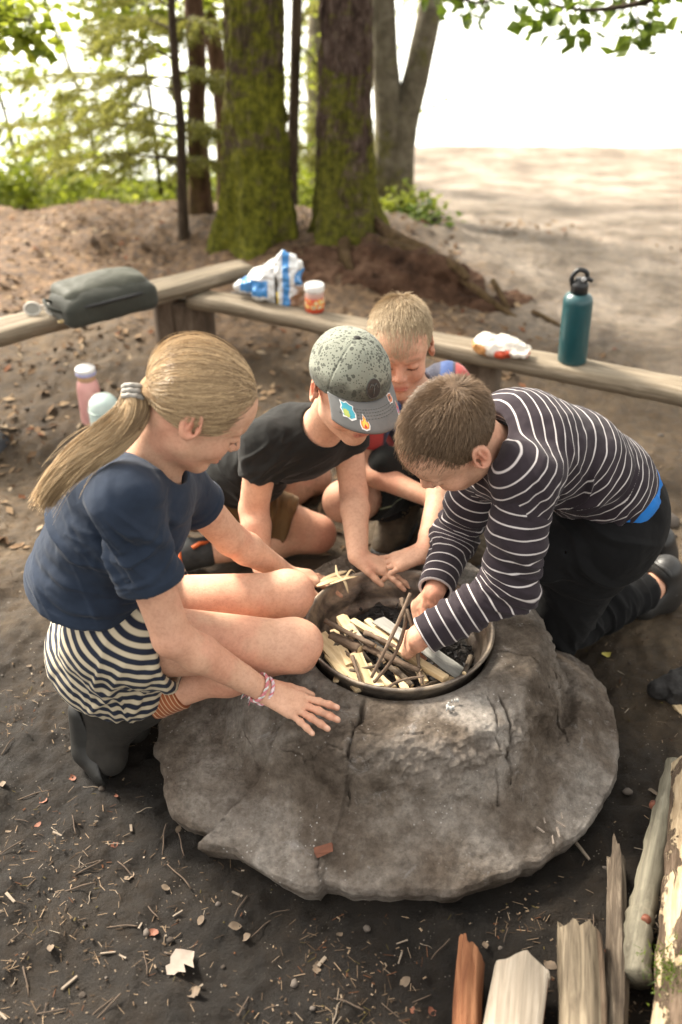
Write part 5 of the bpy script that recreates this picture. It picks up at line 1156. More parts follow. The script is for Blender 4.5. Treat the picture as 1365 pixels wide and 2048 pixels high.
    for q in range(3): v, f = tube(neck + cd * (.004 + .006 * q) + (.062 - .0025 * q) * (np.cos(a_)[:, None] * fr[:, 0] + np.sin(a_)[:, None] * fr[:, 2]), .0042, 8); mbc.add(v, f)
    link('collar', mbc.mesh('collar', cloth('dark_rib_collar', base, .2)), top)
    for nm, s, e, w, r, fl in (('sleeve', Lsh, Lel, Lwr, (.0605, .052, .047, .040), [(lerp(Lsh, Lel, .95), V(.5, 0, 1), .032, .0055, .075), (lerp(Lel, Lwr, .5), nrm(Lwr - Lel), .03, .003, .09), (lerp(Lsh, Lel, .5), V(.4, 0, 1), .05, .0035, .1)]), ('sleeve', Rsh, Rel, Rwr, (.056, .048, .045, .040), [(Rel, V(.3, 0, 1), .035, .005, .08)])):
        d1, d2 = nrm(e - s), nrm(w - e); L1 = np.linalg.norm(e - s); end = w - d2 * .012
        def sat(v, s=s, e=e, d1=d1, d2=d2, L1=L1):
            b = nrm(d1 + d2); t = sstep(-.03, .03, (v - e) @ b); return dict(u=((v - s) @ d1) * (1 - t) + (L1 + (v - e) @ d2) * t + 1)
        make(nm, [[('+', Cap(s + d1 * .055, lerp(s, e, .5), r[0] * .9, r[0] * .95), 0), ('+', Cap(lerp(s, e, .5), e, r[0] * .95, r[1]), .02), ('+', Cap(e, w, r[2], r[3]), .025), ('+', Ell(e - nrm(d2 - d1) * .008, (.05, .05, .05)), .02)]], sm, top, .0028, foldfn(fl, .0012, 3),
             [('&', Pln(end, d2), .003), ('-', Cap(end - d2 * .014, end + d2 * .06, .030, .036), .003)], sat)
    # blue waistband, trousers
    blue = cloth('blue_waistband', (.015, .16, .50), .15); blk = cloth('black_trousers', (.005, .005, .0055), .2, fuzz=.02)
    g0 = [('+', Ell(low + hemn * .03, (.134, .112, .12), F), 0)]
    make('waistband', [g0], blue, root, .003, foldfn([(low, V(.5, .5, .5), .05, .003, .2)]), [('&', Pln(hem0 + hemn * .028, hemn), .004), ('&', Pln(hem0 - hemn * .03, -hemn), .004)])
    w0 = hem0 + hemn * .020
    g1 = [('+', Ell(low + hemn * .085, (.132, .112, .11), F), 0), ('+', Ell(lerp(Lhip, Rhip, .5) + V(.02, 0, .0), (.13, .15, .12)), .05), ('+', Cap(Lhip, Lkn, .10, .072), .05), ('+', Cap(Rhip, Rkn, .10, .072), .05), ('+', Cap(lerp(Lhip, Rhip, .5) - V(.03, 0, .05), PY(1080, 1110, 1.8), .09, .06), .06)]
    dl, dr = nrm(Lan - Lkn), nrm(Ran - Rkn)
    g2 = [('+', Cap(Lkn, Lan - dl * .01, .068, .052), 0)]; g3 = [('+', Cap(Rkn, Ran - dr * .01, .068, .052), 0)]
    tr = make('trousers', [g1 + g2[:0], g2, g3], blk, root, .0034, foldfn([(Lkn, V(1, 0, .6), .045, .006, .12), (lerp(Lkn, Lan, .6), dl, .04, .005, .1), (PY(1150, 1130, 1.75), V(.5, 0, 1), .06, .005, .14)], .0015, 8), None)
    # clogs
    clog = simple('black_clog_rubber', (.020, .019, .018), .45, .25, 40, .2, 120)
    for an, d in ((Lan, dl), (Ran, dr)):
        hl = an + d * .045 + V(0, 0, .012); up_ = V(0, 0, 1); sd = nrm(np.cross(d, up_)); tip = hl + V(.0, 0, -.085) + d * .02
        dd = nrm(d + V(0, 0, .25)); S = an + d * .075
        b = make('clog', [[('+', Cap(S + V(0, 0, .035), S + d * .012 + V(0, 0, -.055), .042, .046), 0), ('+', Cap(S + d * .01 + V(0, 0, -.02), S - d * .06 + V(0, 0, -.055), .046, .040), .03)]], clog, root, .003, None,
                 [('-', Cap(an - d * .04 + V(0, 0, .01), an + d * .052 + V(0, 0, .0), .038, .034), .006), ('&', Pln((0, 0, .008), (0, 0, -1)), .003)])
        v, f = tube(spline([S + sd * .043 + V(0, 0, -.015), S - d * .022 + sd * .03 + V(0, 0, .05), S - d * .03 + V(0, 0, .062), S - d * .022 - sd * .03 + V(0, 0, .05), S - sd * .043 + V(0, 0, -.015)], 24), .007, 8, flat=.5); link('heel_strap', np_mesh('heel_strap', v, f, clog), b)
        for q in (-1, 1): v, f = lathe([(.0001, .006), (.006, .005), (.008, 0)], (0, 0, 0), 14, frame(V(0, 0, 1), sd * q)); link('rivet', np_mesh('rivet', v + S + sd * q * .046 + V(0, 0, -.015), f, clog), b)
    short_hair(h, root, scalp_mat('brown_mass', (.12, .077, .046), (.055, .033, .019)), hair_mat('brown_hair', (.038, .021, .011), (.25, .165, .098)), 51, 24000, .014, (.074, .093, .085), comb=(0, .6, -.1), lift=.42, r0=.00042, hairline=((0, .086, .050), (0, .66, -.75)), whorl=(.0, -.075, .085))
    return root
build_girl(); build_cap_boy(); build_back_boy(); build_striped_boy()

# ================================================================ wood
def wood_mat(name, cols, scale=(6, 60, 60), rough=.75, axis_attr=True):
    """grain along the piece: mesh attribute 'g' (along, across, across) carries the piece's own coordinates"""
    m = M(name); co = m.attr('g', 'Vector'); mp = m.mapping(scale, vec=co)
    n = m.noise(1.0, 6, .65, mp, .6); n2 = m.noise(3.5, 4, .6, m.mapping((1, 7, 7), vec=co))
    c = m.ramp(n, [(.28, cols[0]), (.5, cols[1]), (.72, cols[2])]); c = m.mix(.5, c, m.ramp(n2, [(.3, (.6, .57, .52)), (.6, (1.12, 1.1, 1.08))]), 'MULTIPLY')
    m.set(color=c, rough=rough, spec=.25); m.bump(n, .6, .003); return m.m
pale_wood = wood_mat('fresh_split_wood', [(.36, .25, .135), (.55, .42, .25), (.68, .56, .37)])
grey_wood = wood_mat('weathered_grey_wood', [(.17, .145, .115), (.32, .285, .235), (.46, .42, .35)])
bench_wood = wood_mat('bench_plank_wood', [(.085, .065, .043), (.22, .18, .128), (.36, .31, .235)], (4, 95, 95))
stump_wood = wood_mat('old_stump_wood', [(.032, .022, .015), (.092, .066, .046), (.19, .148, .11)], (5, 22, 22))
white_board = wood_mat('pale_grey_board', [(.17, .17, .155), (.26, .26, .24), (.34, .335, .31)])
bark_brown = wood_mat('rough_twig_bark', [(.05, .033, .023), (.125, .088, .062), (.22, .17, .125)], (14, 50, 50), .9)
dark_stick = wood_mat('dark_old_wood', [(.022, .016, .011), (.075, .058, .042), (.19, .155, .115)], (9, 60, 60), .9)
red_bark = wood_mat('red_inner_bark', [(.085, .030, .014), (.17, .068, .031), (.26, .125, .062)], (8, 40, 40), .85)
patch_wood = wood_mat('pale_log_wood', [(.20, .135, .08), (.36, .27, .17), (.52, .42, .28)])
log_bark = wood_mat('flaking_log_bark', [(.045, .030, .020), (.11, .077, .052), (.20, .15, .105)], (9, 26, 26), .95)
def gmesh(name, v, f, mat, A, ax, smooth=True, midx=None):
    """mesh with grain coordinates measured from A along ax"""
    ax = nrm(ax); e1 = nrm(np.cross(ax, V(.21, .93, .3))); e2 = np.cross(ax, e1); q = np.asarray(v) - np.asarray(A)
    off = float(np.abs(np.sum(A)) * 7.7 % 5)
    me = np_mesh(name, v, f, mat, smooth, None, midx=midx)
    a = me.attributes.new('g', 'FLOAT_VECTOR', 'POINT'); a.data.foreach_set('vector', np.stack([q @ ax + off, q @ e1 + off, q @ e2], -1).astype(np.float32).ravel())
    return me
def plank_vf(corners, thick, nl=40, nw=6, seed=0, warp=.004):
    """corners: far-left, far-right, near-right, near-left of the top face"""
    c = [np.array(p, float) for p in corners]; S, T = np.meshgrid(np.linspace(0, 1, nl), np.linspace(0, 1, nw), indexing='ij'); S = S[..., None]; T = T[..., None]
    top = (c[0] * (1 - S) + c[1] * S) * (1 - T) + (c[3] * (1 - S) + c[2] * S) * T
    wz = warp * fbm(top * np.array([5, 5, 5]) + seed, 3); top[..., 2] += wz
    edge = np.zeros((nl, nw)); edge[:, 0] = edge[:, -1] = 1; edge[0] = edge[-1] = 1; top[..., 2] -= edge * .004
    e = fbm(top * 30 + seed, 2) * .003; top[:, 0, 1] += e[:, 0]; top[:, -1, 1] += e[:, -1]
    bot = top.copy(); bot[..., 2] -= thick; n = nl * nw; v = np.concatenate([top.reshape(-1, 3), bot.reshape(-1, 3)]); f = []
    for i in range(nl - 1):
        for j in range(nw - 1): q = [i * nw + j, i * nw + j + 1, (i + 1) * nw + j + 1, (i + 1) * nw + j]; f.append(q); f.append([n + k for k in q[::-1]])
    ed = [i * nw for i in range(nl)] + [(nl - 1) * nw + j for j in range(1, nw)] + [i * nw + nw - 1 for i in range(nl - 2, -1, -1)] + [j for j in range(nw - 2, 0, -1)]
    for a, b in zip(ed, ed[1:] + ed[:1]): f.append([a, b, n + b, n + a])
    return v, f
BZ = .335
# left bench runs up on top of the right one at the corner
LZ = .385
lb = [PZ(-170, 676, LZ), PZ(480, 515, LZ), PZ(508, 532, LZ), PZ(-170, 712, LZ)]
rb = [PZ(392, 574, BZ), PZ(1480, 772, BZ), PZ(1480, 806, BZ), PZ(372, 592, BZ)]
def bench(name, corners, label, th):
    c = np.mean(corners, 0); t = empty(name, (c[0], c[1], float(gz(c[0], c[1]))), label=label, cat='bench'); v, f = plank_vf(corners, th, seed=len(label))
    link('plank', gmesh('plank', v, f, bench_wood, corners[0], corners[1] - corners[0]), t); return t
b1 = bench('plank_bench', lb, 'weathered plank bench carrying the dark bag, its end lying on the bench corner', .043)
b2 = bench('plank_bench', rb, 'long weathered plank bench carrying the jar and the teal bottle', .043)
def stump(parent, c, w, d, top, seed, ang, legname='support'):
    z0 = float(gz(c[0], c[1])) - .04; n = 36; a = np.linspace(0, 2 * math.pi, n, endpoint=False); zz = np.linspace(z0, top, 14)
    sq = 1 / np.maximum(np.abs(np.cos(a)), np.abs(np.sin(a))) ** .7
    v = []
    for z in zz:
        r = 1 + .05 * fbm(np.stack([np.cos(a) * 4, np.sin(a) * 4, 0 * a + z * 4], -1) + seed, 3)
        x = np.cos(a) * sq * w * r; y = np.sin(a) * sq * d * r; v.append(np.stack([c[0] + x * math.cos(ang) - y * math.sin(ang), c[1] + x * math.sin(ang) + y * math.cos(ang), 0 * a + z], -1))
    v = np.concatenate(v); f = [[i * n + j, i * n + (j + 1) % n, (i + 1) * n + (j + 1) % n, (i + 1) * n + j] for i in range(13) for j in range(n)] + [list(range(13 * n, 14 * n))]
    link(legname, gmesh(legname, v, f, stump_wood, V(c[0], c[1], 0), V(0, 0, 1)), parent)
c1 = (PZ(366, 604, BZ - .05)); stump(b2, (c1[0], c1[1] + .03), .105, .075, BZ - .045, 3, -.35)
c2 = PZ(968, 712, BZ - .05); stump(b2, (c2[0], c2[1] + .03), .065, .06, BZ - .045, 5, -.35)
c3 = lerp_ = PZ(-120, 690, LZ); stump(b1, (c3[0], c3[1] + .02), .09, .08, LZ - .047, 8, .4)
c4 = PZ(330, 570, LZ); stump(b1, (c4[0] - .02, c4[1] + .10), .05, .05, LZ - .047, 9, .4)

# ================================================================ things on the benches
bag_cloth = cloth('olive_grey_nylon', (.040, .042, .034), .15, .7)
bc = PZ(208, 596, LZ + .055); bx_ = nrm(lb[1] - lb[0]); bR = frame(np.cross(V(0, 0, 1), bx_), V(0, 0, 1)); bR = np.stack([bx_, np.cross(V(0, 0, 1), bx_), V(0, 0, 1)], 1)
bag = empty('zip_bag', (bc[0], bc[1], LZ), label='dark olive zipped bag lying on the plank bench', cat='bag')
def bagd(v): L = (v - bc) @ bR; return .003 * fbm(v * 14 + 4, 3) - .006 * np.exp(-(L[:, 0] / .06) ** 2) * sstep(.03, .07, L[:, 2])
make('shell', [[('+', Box(bc + V(0, 0, -.008), (.168, .088, .046), bR, .032), 0), ('+', Ell(bc + V(0, .0, .012), (.160, .085, .062), bR), .03)]], bag_cloth, bag, .0042, bagd)
make('flap', [[('+', Box(bc + bR @ V(.0, .022, .030), (.150, .078, .034), bR, .03), 0), ('+', Ell(bc + V(0, .02, .03), (.150, .08, .048), bR), .02)]], cloth('olive_flap_nylon', (.075, .077, .060), .12, .6), bag, .0042, lambda v: .003 * fbm(v * 16, 3))
zp = [bc + bR @ V(x, -.087 + .05 * (abs(x) / .17) ** 3, .022 - .010 * (x / .17) ** 2) for x in np.linspace(-.15, .15, 20)]
v, f = tube(spline([q + bR @ V(0, -.006, .0) for q in zp], 40), .0065, 6); link('zip', np_mesh('zip', v, f, simple('black_zip', (.012, .012, .012), .5)), bag)
v, f = tube(spline([bc + bR @ V(-.165, -.03, .0), bc + bR @ V(-.20, -.03, .02), bc + bR @ V(-.195, .03, .03), bc + bR @ V(-.16, .04, .01)], 14), .006, 6); link('strap', np_mesh('strap', v, f, bag_cloth), bag)
v, f = lathe([(.009, 0), (.011, .003), (.009, .006), (.007, .003)], (0, 0, 0), 16, closed=True); link('buckle', np_mesh('buckle', v + bc + bR @ V(-.185, -.06, -.02), f, simple('brass_buckle', (.5, .38, .2), .35, metal=.9)), bag)
# pale folded sunglasses
sg = PZ(88, 632, LZ); st = empty('sunglasses', sg, label='pale folded sunglasses lying on the bench beside the dark bag', cat='sunglasses'); sgm = simple('ivory_plastic', (.55, .52, .46), .35, .1)
for k, x in enumerate((-.036, .036)):
    a = np.linspace(0, 2 * math.pi, 24); p = np.stack([sg[0] + x + .027 * np.cos(a), sg[1] + .008 + .008 * np.sin(a), sg[2] + .022 + .019 * np.sin(a)], -1); v, f = tube(p, .0035, 6); fr_o = link('frame', np_mesh('frame', v, f, sgm), st)
    vv = np.vstack([p[:-1], p[:-1].mean(0)]); link('lens', np_mesh('lens', vv, [[24 - 1, i, (i + 1) % 23] for i in range(23)], simple('tinted_lens', (.25, .24, .20), .1, .1, bump=0)), fr_o)
    v, f = tube(np.array([[sg[0] + x * 1.8, sg[1] + .012, sg[2] + .03], [sg[0] - x * .2, sg[1] + .03, sg[2] + .012], [sg[0] - x * 1.5, sg[1] + .035, sg[2] + .006]]), .003, 6); link('temple', np_mesh('temple', v, f, sgm), st)
v, f = tube(np.array([[sg[0] - .01, sg[1] + .012, sg[2] + .03], [sg[0], sg[1] + .012, sg[2] + .033], [sg[0] + .01, sg[1] + .012, sg[2] + .03]]), .003, 6); link('bridge', np_mesh('bridge', v, f, sgm), st)
# crumpled bread bag
pb = PZ(572, 604, BZ)
plastic = M('printed_film'); plastic.set(color=plastic.attr('col', 'Color'), rough=.22, spec=.6); plastic.bump(plastic.noise(45, 4, .6), .5, .006)
pl = empty('plastic_bag', pb, label='crumpled clear and blue bread bag slumped on the bench beside the jar', cat='plastic bag')
def pk(x, y, dy=0): return PY(x, y, pb[1] + dy)
v, f = sdf_mesh([[('+', Cap(pk(585, 595), pk(582, 540), .045, .040), 0), ('+', Cap(pk(582, 540), pk(572, 508), .036, .008), .03), ('+', Cap(pk(575, 512), pk(530, 560, .03), .012, .045), .03), ('+', Cap(pk(530, 565, .03), pk(480, 572, .05), .040, .018), .04), ('+', Cap(pk(560, 585), pk(520, 585, .0), .03, .02), .04)]], .004, None, [('&', Pln((0, 0, BZ + .002), (0, 0, -1)), .004)])
n_ = vnormals(v, f); crumple = np.abs(fbm(v * 22, 3)); v = v + n_ * (.020 * (.35 - crumple))[:, None]
pxx = v[:, 0]; zz_ = v[:, 2]; pat = fbm(v * 9 + 2, 3)
C = np.tile([.62, .63, .62], (len(v), 1)); C[(pat > .12)] = [.70, .70, .68]
X5 = lambda x: pk(x, 560)[0]
bl_ = ((pxx > X5(478)) & (pxx < X5(536)) & (zz_ < BZ + .085) & (zz_ > BZ + .03)) | ((pxx > X5(566)) & (pxx < X5(580))) | ((pxx > X5(590)) & (zz_ > BZ + .075) & (zz_ < BZ + .12)); C[bl_] = [.05, .22, .50]
br_ = (pxx > X5(582)) & (zz_ < BZ + .07) & (pat > -.25); C[br_] = [.30, .19, .12]; dk_ = (np.abs(pxx - X5(553)) < .006) & (zz_ < BZ + .1); C[dk_] = [.05, .04, .03]; C[(np.abs(pxx - X5(556)) < .003) & (zz_ < BZ + .05)] = [.7, .5, .05]
link('film', np_mesh('film', v, f, plastic.m, True, dict(col=C)), pl)
# jar
jb = PZ(630, 622, BZ); jr = empty('jar', jb, label='glass jar of red spread with a white lid on the bench', cat='jar')
g_ = M('jar_glass'); hz = g_.attr('hz'); g_.set(color=g_.ramp(g_.math('ADD', hz, g_.math('MULTIPLY', g_.noise(60), .04)), [(.0, (.42, .05, .02)), (.36, (.50, .07, .03)), (.46, (.62, .22, .03)), (.62, (.60, .25, .05)), (.66, (.48, .20, .16)), (1, (.52, .42, .36))]), rough=.12, spec=.7)
v, f = lathe([(.024, 0), (.032, .002), (.034, .008), (.034, .062), (.031, .072), (.030, .078)], jb, 40); link('glass', np_mesh('glass', v, f, g_.m, True, dict(hz=(v[:, 2] - jb[2]) / .078)), jr)
v, f = lathe([(.0335, .076), (.0345, .078), (.0345, .096), (.0325, .099), (.0005, .1)], jb, 40); link('lid', np_mesh('lid', v, f, simple('white_lid', (.74, .73, .70), .35, .04)), jr)
v, f = lathe([(.0345, .018), (.0348, .02), (.0348, .052), (.0345, .054)], jb, 40, closed=True); lm = M('jar_label'); lm.set(color=lm.ramp(lm.noise(70, 2, .5), [(.40, (.62, .10, .05)), (.5, (.70, .50, .12)), (.58, (.68, .62, .50)), (.66, (.10, .07, .05))], 'CONSTANT'), rough=.5); link('label', np_mesh('label', v, f, lm.m), jr)
# snack bag and dark phone
sb = PZ(1000, 692, BZ + .03); sk = empty('snack_bag', (sb[0], sb[1], BZ), label='half empty white and orange snack bag lying on the bench', cat='snack bag')
rx = nrm(rb[1] - rb[0]); rR = np.stack([rx, np.cross(V(0, 0, 1), rx), V(0, 0, 1)], 1)
v, f = sdf_mesh([[('+', Ell(sb + V(0, 0, .0), (.078, .055, .032), rR), 0), ('+', Ell(sb + rR @ V(-.05, .0, .0), (.035, .05, .026), rR), .02), ('+', Box(sb + rR @ V(.08, .0, -.004), (.018, .04, .006), rR, .004), .02)]], .0035, None, [('&', Pln((0, 0, BZ + .003), (0, 0, -1)), .004)])
v = v + vnormals(v, f) * (.010 * (.4 - np.abs(fbm(v * 30, 3))))[:, None]; L = (v - sb) @ rR; C = np.tile([.66, .60, .52], (len(v), 1)); pn = fbm(v * 25, 2)
C[(L[:, 0] < -.02 + .02 * pn) & (L[:, 2] < .015)] = [.52, .26, .10]; C[(L[:, 0] > .0) & (L[:, 0] < .045) & (L[:, 2] < .004 + .008 * pn)] = [.60, .09, .04]; C[(L[:, 0] > .07) & (pn > .1)] = [.5, .12, .08]
link('film', np_mesh('film', v, f, plastic.m, True, dict(col=C)), sk)
ph = PZ(1022, 701, BZ + .006); v, f = box_vf(ph, (.045, .022, .004), rR); link('phone', bevel_mesh(np_mesh('phone', v, f, simple('black_glass', (.015, .016, .02), .12, .1, bump=0), False), .003), label='small black phone half under the snack bag on the bench', cat='phone')
# teal bottle
tb_ = PZ(1144, 722, BZ); bt = empty('water_bottle', tb_, label='tall teal metal water bottle with black cap standing on the bench', cat='bottle')
teal = simple('teal_enamel', (.010, .062, .070), .38, .10, 60, .1, 500, .0003, coat=.2); blackp = simple('black_plastic', (.014, .014, .014), .4, .2)
def tilt(v, c, ax): v = np.array(v); v[:, 2] = c[2] + (v[:, 2] - c[2]) * .885; return v + (v[:, 2] - c[2])[:, None] * np.array(ax)
ta = (-.028, 0, 0)
v, f = lathe([(.040, 0), (.044, .003), (.0455, .010), (.0455, .222), (.044, .236), (.038, .247), (.027, .253), (.024, .256)], tb_, 48); link('flask', np_mesh('flask', tilt(v, tb_, ta), f, teal), bt)
v, f = lathe([(.024, .254), (.0265, .256), (.0265, .285), (.024, .292), (.017, .296), (.015, .306), (.0005, .307)], tb_, 32); cp = link('cap', np_mesh('cap', tilt(v, tb_, ta), f, blackp), bt)
v, f = tube(tilt(spline([tb_ + V(-.022, 0, .28), tb_ + V(-.026, 0, .31), tb_ + V(-.008, 0, .335), tb_ + V(.016, 0, .328), tb_ + V(.020, 0, .305)], 20), tb_, ta), .0075, 8); link('carry_loop', np_mesh('carry_loop', v, f, blackp), bt)
v, f = tube(tilt(np.array([tb_ + V(.012, -.005, .30), tb_ + V(.022, -.008, .308), tb_ + V(.034, -.012, .300)]), tb_, ta), [.009, .008, .006], 10); link('spout', np_mesh('spout', v, f, blackp), bt)
v, f = lathe([(.0001, .001), (.0075, .001), (.0075, -.001)], (0, 0, 0), 16, frame(V(0, 0, 1), V(.2, -1, .2))); link('cap_disc', np_mesh('cap_disc', v + tilt(np.array([tb_ + V(.004, -.025, .312)]), tb_, ta)[0], f, simple('pale_disc', (.5, .5, .5), .4)), bt)
# bottles on the ground behind the girl
pkb = PY(187, 845, 3.0); pkb[2] = float(gz(pkb[0], 3.0)); zt = PY(187, 735, 3.0)[2] - pkb[2]
pt_ = empty('water_bottle', pkb, label='pink bottle with a lilac and white lid standing on the ground behind the girl', cat='bottle'); pink = simple('pink_enamel', (.66, .34, .31), .45, .06, 30, .1, 400, .0003)
v, f = lathe([(.030, 0), (.036, .003), (.0375, .01), (.0375, zt - .075), (.034, zt - .055), (.029, zt - .045), (.028, zt - .042)], pkb, 40); link('flask', np_mesh('flask', v, f, pink), pt_)
v, f = lathe([(.026, zt - .045), (.0285, zt - .043), (.0285, zt - .026), (.027, zt - .024)], pkb, 40); link('collar', np_mesh('collar', v, f, simple('tan_ring', (.50, .30, .17), .6)), pt_)
v, f = lathe([(.028, zt - .025), (.0335, zt - .023), (.0335, zt - .012)], pkb, 40); link('lid', np_mesh('lid', v, f, simple('lilac_lid', (.36, .36, .58), .4, .05)), pt_)
v, f = lathe([(.0335, zt - .012), (.0335, zt - .003), (.031, zt), (.0005, zt + .001)], pkb, 40); link('lid_top', np_mesh('lid_top', v, f, simple('white_lid_top', (.72, .71, .70), .4, .04)), pt_)
mb_ = PY(212, 842, 2.9); mb_[2] = float(gz(mb_[0], 2.9)); zm = PY(212, 790, 2.9)[2] - mb_[2]
v, f = lathe([(.04, 0), (.048, .004), (.05, .02), (.05, zm - .05), (.045, zm - .022), (.032, zm - .006), (.0005, zm)], mb_, 40); mt_ = empty('flask_bottle', mb_, label='pale mint round-topped bottle on the ground beside the pink bottle', cat='bottle'); link('flask', np_mesh('flask', v, f, simple('mint_plastic', (.46, .56, .52), .4, .05)), mt_)
v, f = lathe([(.0505, zm - .052), (.0515, zm - .05), (.0505, zm - .047)], mb_, 40, closed=True); link('seam', np_mesh('seam', v, f, simple('mint_seam', (.36, .46, .42), .4)), mt_)
dp = PZ(-6, 895, .03); make('pouch', [[('+', Ell(dp, (.055, .07, .035)), 0), ('+', Box(dp + V(-.03, .03, -.005), (.05, .06, .026), None, .015), .02)]], simple('black_pouch', (.014, .015, .02), .6), None, .004, lambda v: .004 * fbm(v * 20, 2))
props(bpy.data.objects['pouch'], 'small black pouch on the bare earth under the left bench', 'pouch')
dc_ = PZ(1040, 800, .10); dc_[2] = float(gz(dc_[0], dc_[1])) + .02; v, f = box_vf(dc_, (.05, .035, .022), np.array(Matrix.Rotation(-.4, 3, 'Z'))); bxo = empty('case', (dc_[0], dc_[1], dc_[2] - .02), label='small dark case on the ground in front of the long bench', cat='case'); link('shell', bevel_mesh(np_mesh('shell', v, f, simple('dark_case', (.012, .013, .017), .5), False), .006), bxo)
v, f = box_vf(dc_ + V(0, 0, .024), (.046, .031, .003), np.array(Matrix.Rotation(-.4, 3, 'Z'))); link('lid_strip', np_mesh('lid_strip', v, f, simple('dark_lid', (.02, .022, .027), .5), False), bxo)

# ================================================================ kindling in the rim
rs = random.Random(12)
def stick(name, pts, r, mat, label, cat='stick', group=None, sides=8, jit=.10, seed=0, cut=None, flat=1., n=14, taper=.75):
    c = spline([np.array(p) for p in pts], n); rr = np.linspace(r, r * taper, n) * (1 + .08 * np.sin(np.arange(n) * 1.7 + seed)); v, f = tube(c, rr, sides, True, flat, jit, seed)
    me = gmesh(name, v, f, [mat, cut or mat], c[0], c[-1] - c[0], True, [0] * (len(f) - 2) + [1, 1]); o = link(name, me, label=label, cat=cat, group=group)
    return o
def split_piece(name, A, B, w, h, mat, label, seed=0, barkm=None, cat='firewood', up=(0, 0, 1), point=.0, n=9, group=None, tri=False, roll=0.0):
    """split wood: wedge section with ragged faces; optional bark underside"""
    A = np.array(A); B = np.array(B); ax = nrm(B - A); s = nrm(np.cross(ax, np.array(up))); u = np.cross(s, ax); g = np.random.default_rng(seed)
    if roll: s, u = s * math.cos(roll) + u * math.sin(roll), u * math.cos(roll) - s * math.sin(roll)
    if tri: sec = np.array([(-1, .45), (-.45, .95), (.5, 1.0), (1, .5), (.55, -.5), (0, -1.0), (-.6, -.5)]); bark_f = (4, 5, 3)
    else: sec = np.array([(-1, .75), (-.3, 1.0), (.4, .92), (1, .7), (.95, -.75), (.2, -1), (-.9, -.85)]); bark_f = (4, 5)
    m = len(sec); sec = sec * (1 + g.normal(0, .06, sec.shape)); V_ = []
    for i in range(n):
        t = i / (n - 1); k = 1 + .05 * math.sin(t * 5 + seed) + g.normal(0, .015); e = 0
        ring = A + ax * np.linalg.norm(B - A) * t + (sec[:, :1] * w * k + g.normal(0, w * .02, (m, 1))) * s + (sec[:, 1:] * h * k + g.normal(0, h * .02, (m, 1))) * u
        if i in (0, n - 1): ring = ring + ax * (1 if i else -1) * (g.uniform(-.15, .25, (m, 1)) * w + point * (1 - np.abs(sec[:, :1])) * w)
        V_.append(ring)
    v = np.concatenate(V_); f = []; mi = []
    for i in range(n - 1):
        for j in range(m): f.append([i * m + j, i * m + (j + 1) % m, (i + 1) * m + (j + 1) % m, (i + 1) * m + j]); mi.append(1 if (barkm and j in bark_f) else 0)
    f += [list(range(m))[::-1], list(range((n - 1) * m, n * m))]; mi += [0, 0]
    me = gmesh(name, v, f, [mat, barkm or mat], A, ax, False, mi)
    return link(name, me, label=label, cat=cat, group=group)
def PK(x, y, z): return PZ(x, y, z + .040)      # the pile reaches almost to the rim
def split_log(name, A, B, w, h, mat, label, seed, sec, barkm=None, bark_rng=(), tip=None, group=None, nl=46, ns=44, rough=.07, cat='firewood', rag=.006):
    """a split log: section polygon resampled finely, torn grain along its length, ragged ends; tip(s) pushes the far end out"""
    A = np.array(A); B = np.array(B); ax = nrm(B - A); s = nrm(np.cross(ax, V(0, 0, 1))); u = np.cross(s, ax); L = np.linalg.norm(B - A)
    sec = np.array(sec + sec[:1], float); dl = np.concatenate([[0], np.cumsum(np.linalg.norm(np.diff(sec, axis=0), axis=1))]); t = np.linspace(0, dl[-1], ns, endpoint=False)
    S = np.stack([np.interp(t, dl, sec[:, 0]), np.interp(t, dl, sec[:, 1])], -1)
    for _ in range(1): S = .2 * np.roll(S, 1, 0) + .6 * S + .2 * np.roll(S, -1, 0)
    z = np.linspace(0, 1, nl); P = A + (z[:, None] * L)[..., None] * ax + S[None, :, :1] * w * s + S[None, :, 1:] * h * u
    g = np.stack([np.broadcast_to(z[:, None] * L * 5, (nl, ns)), np.broadcast_to(S[None, :, 0] * w * 75, (nl, ns)), np.broadcast_to(S[None, :, 1] * h * 75, (nl, ns))], -1) + seed * 3.1
    k = 1 + rough * (fbm(g, 3) + .6 * fbm(g * np.array([.5, 2.2, 2.2]), 2)); bow = .012 * np.sin(z * 2.2 + seed)
    ctr = A + (z[:, None] * L)[..., None] * ax; P = ctr + (P - ctr) * k[..., None] + bow[:, None, None] * s
    endn = rag * fbm(np.stack([S[:, 0] * 3, S[:, 1] * 3, 0 * S[:, 0] + seed], -1), 3)
    if tip is not None: endn = endn + np.array([tip(a) for a in S[:, 0]])
    for i, f_ in ((0, -1.0), (1, -.6), (2, -.3)): P[i] += ax * (endn * f_)[:, None] * -1 * -1
    v = np.concatenate([P.reshape(-1, 3), P[0].mean(0)[None] + ax * .002, P[-1].mean(0)[None]]); f = []; mi = []
    for i in range(nl - 1):
        for j in range(ns):
            f.append([i * ns + j, i * ns + (j + 1) % ns, (i + 1) * ns + (j + 1) % ns, (i + 1) * ns + j]); mi.append(1 if any(lo <= j / ns < hi for lo, hi in bark_rng) else 0)
    c0 = nl * ns
    for j in range(ns): f.append([c0, (j + 1) % ns, j]); mi.append(0); f.append([c0 + 1, (nl - 1) * ns + j, (nl - 1) * ns + (j + 1) % ns]); mi.append(0)
    return link(name, gmesh(name, v, f, [mat, barkm or mat], A, ax, False, mi), label=label, cat=cat, group=group)
K = 'kindling laid in the wheel rim'
split_piece('kindling', PK(640, 1272, .205), PK(722, 1378, .20), .0155, .006, pale_wood, 'broad pale split stick leaning on the rim beside the girl\'s knee', 1, group=K)
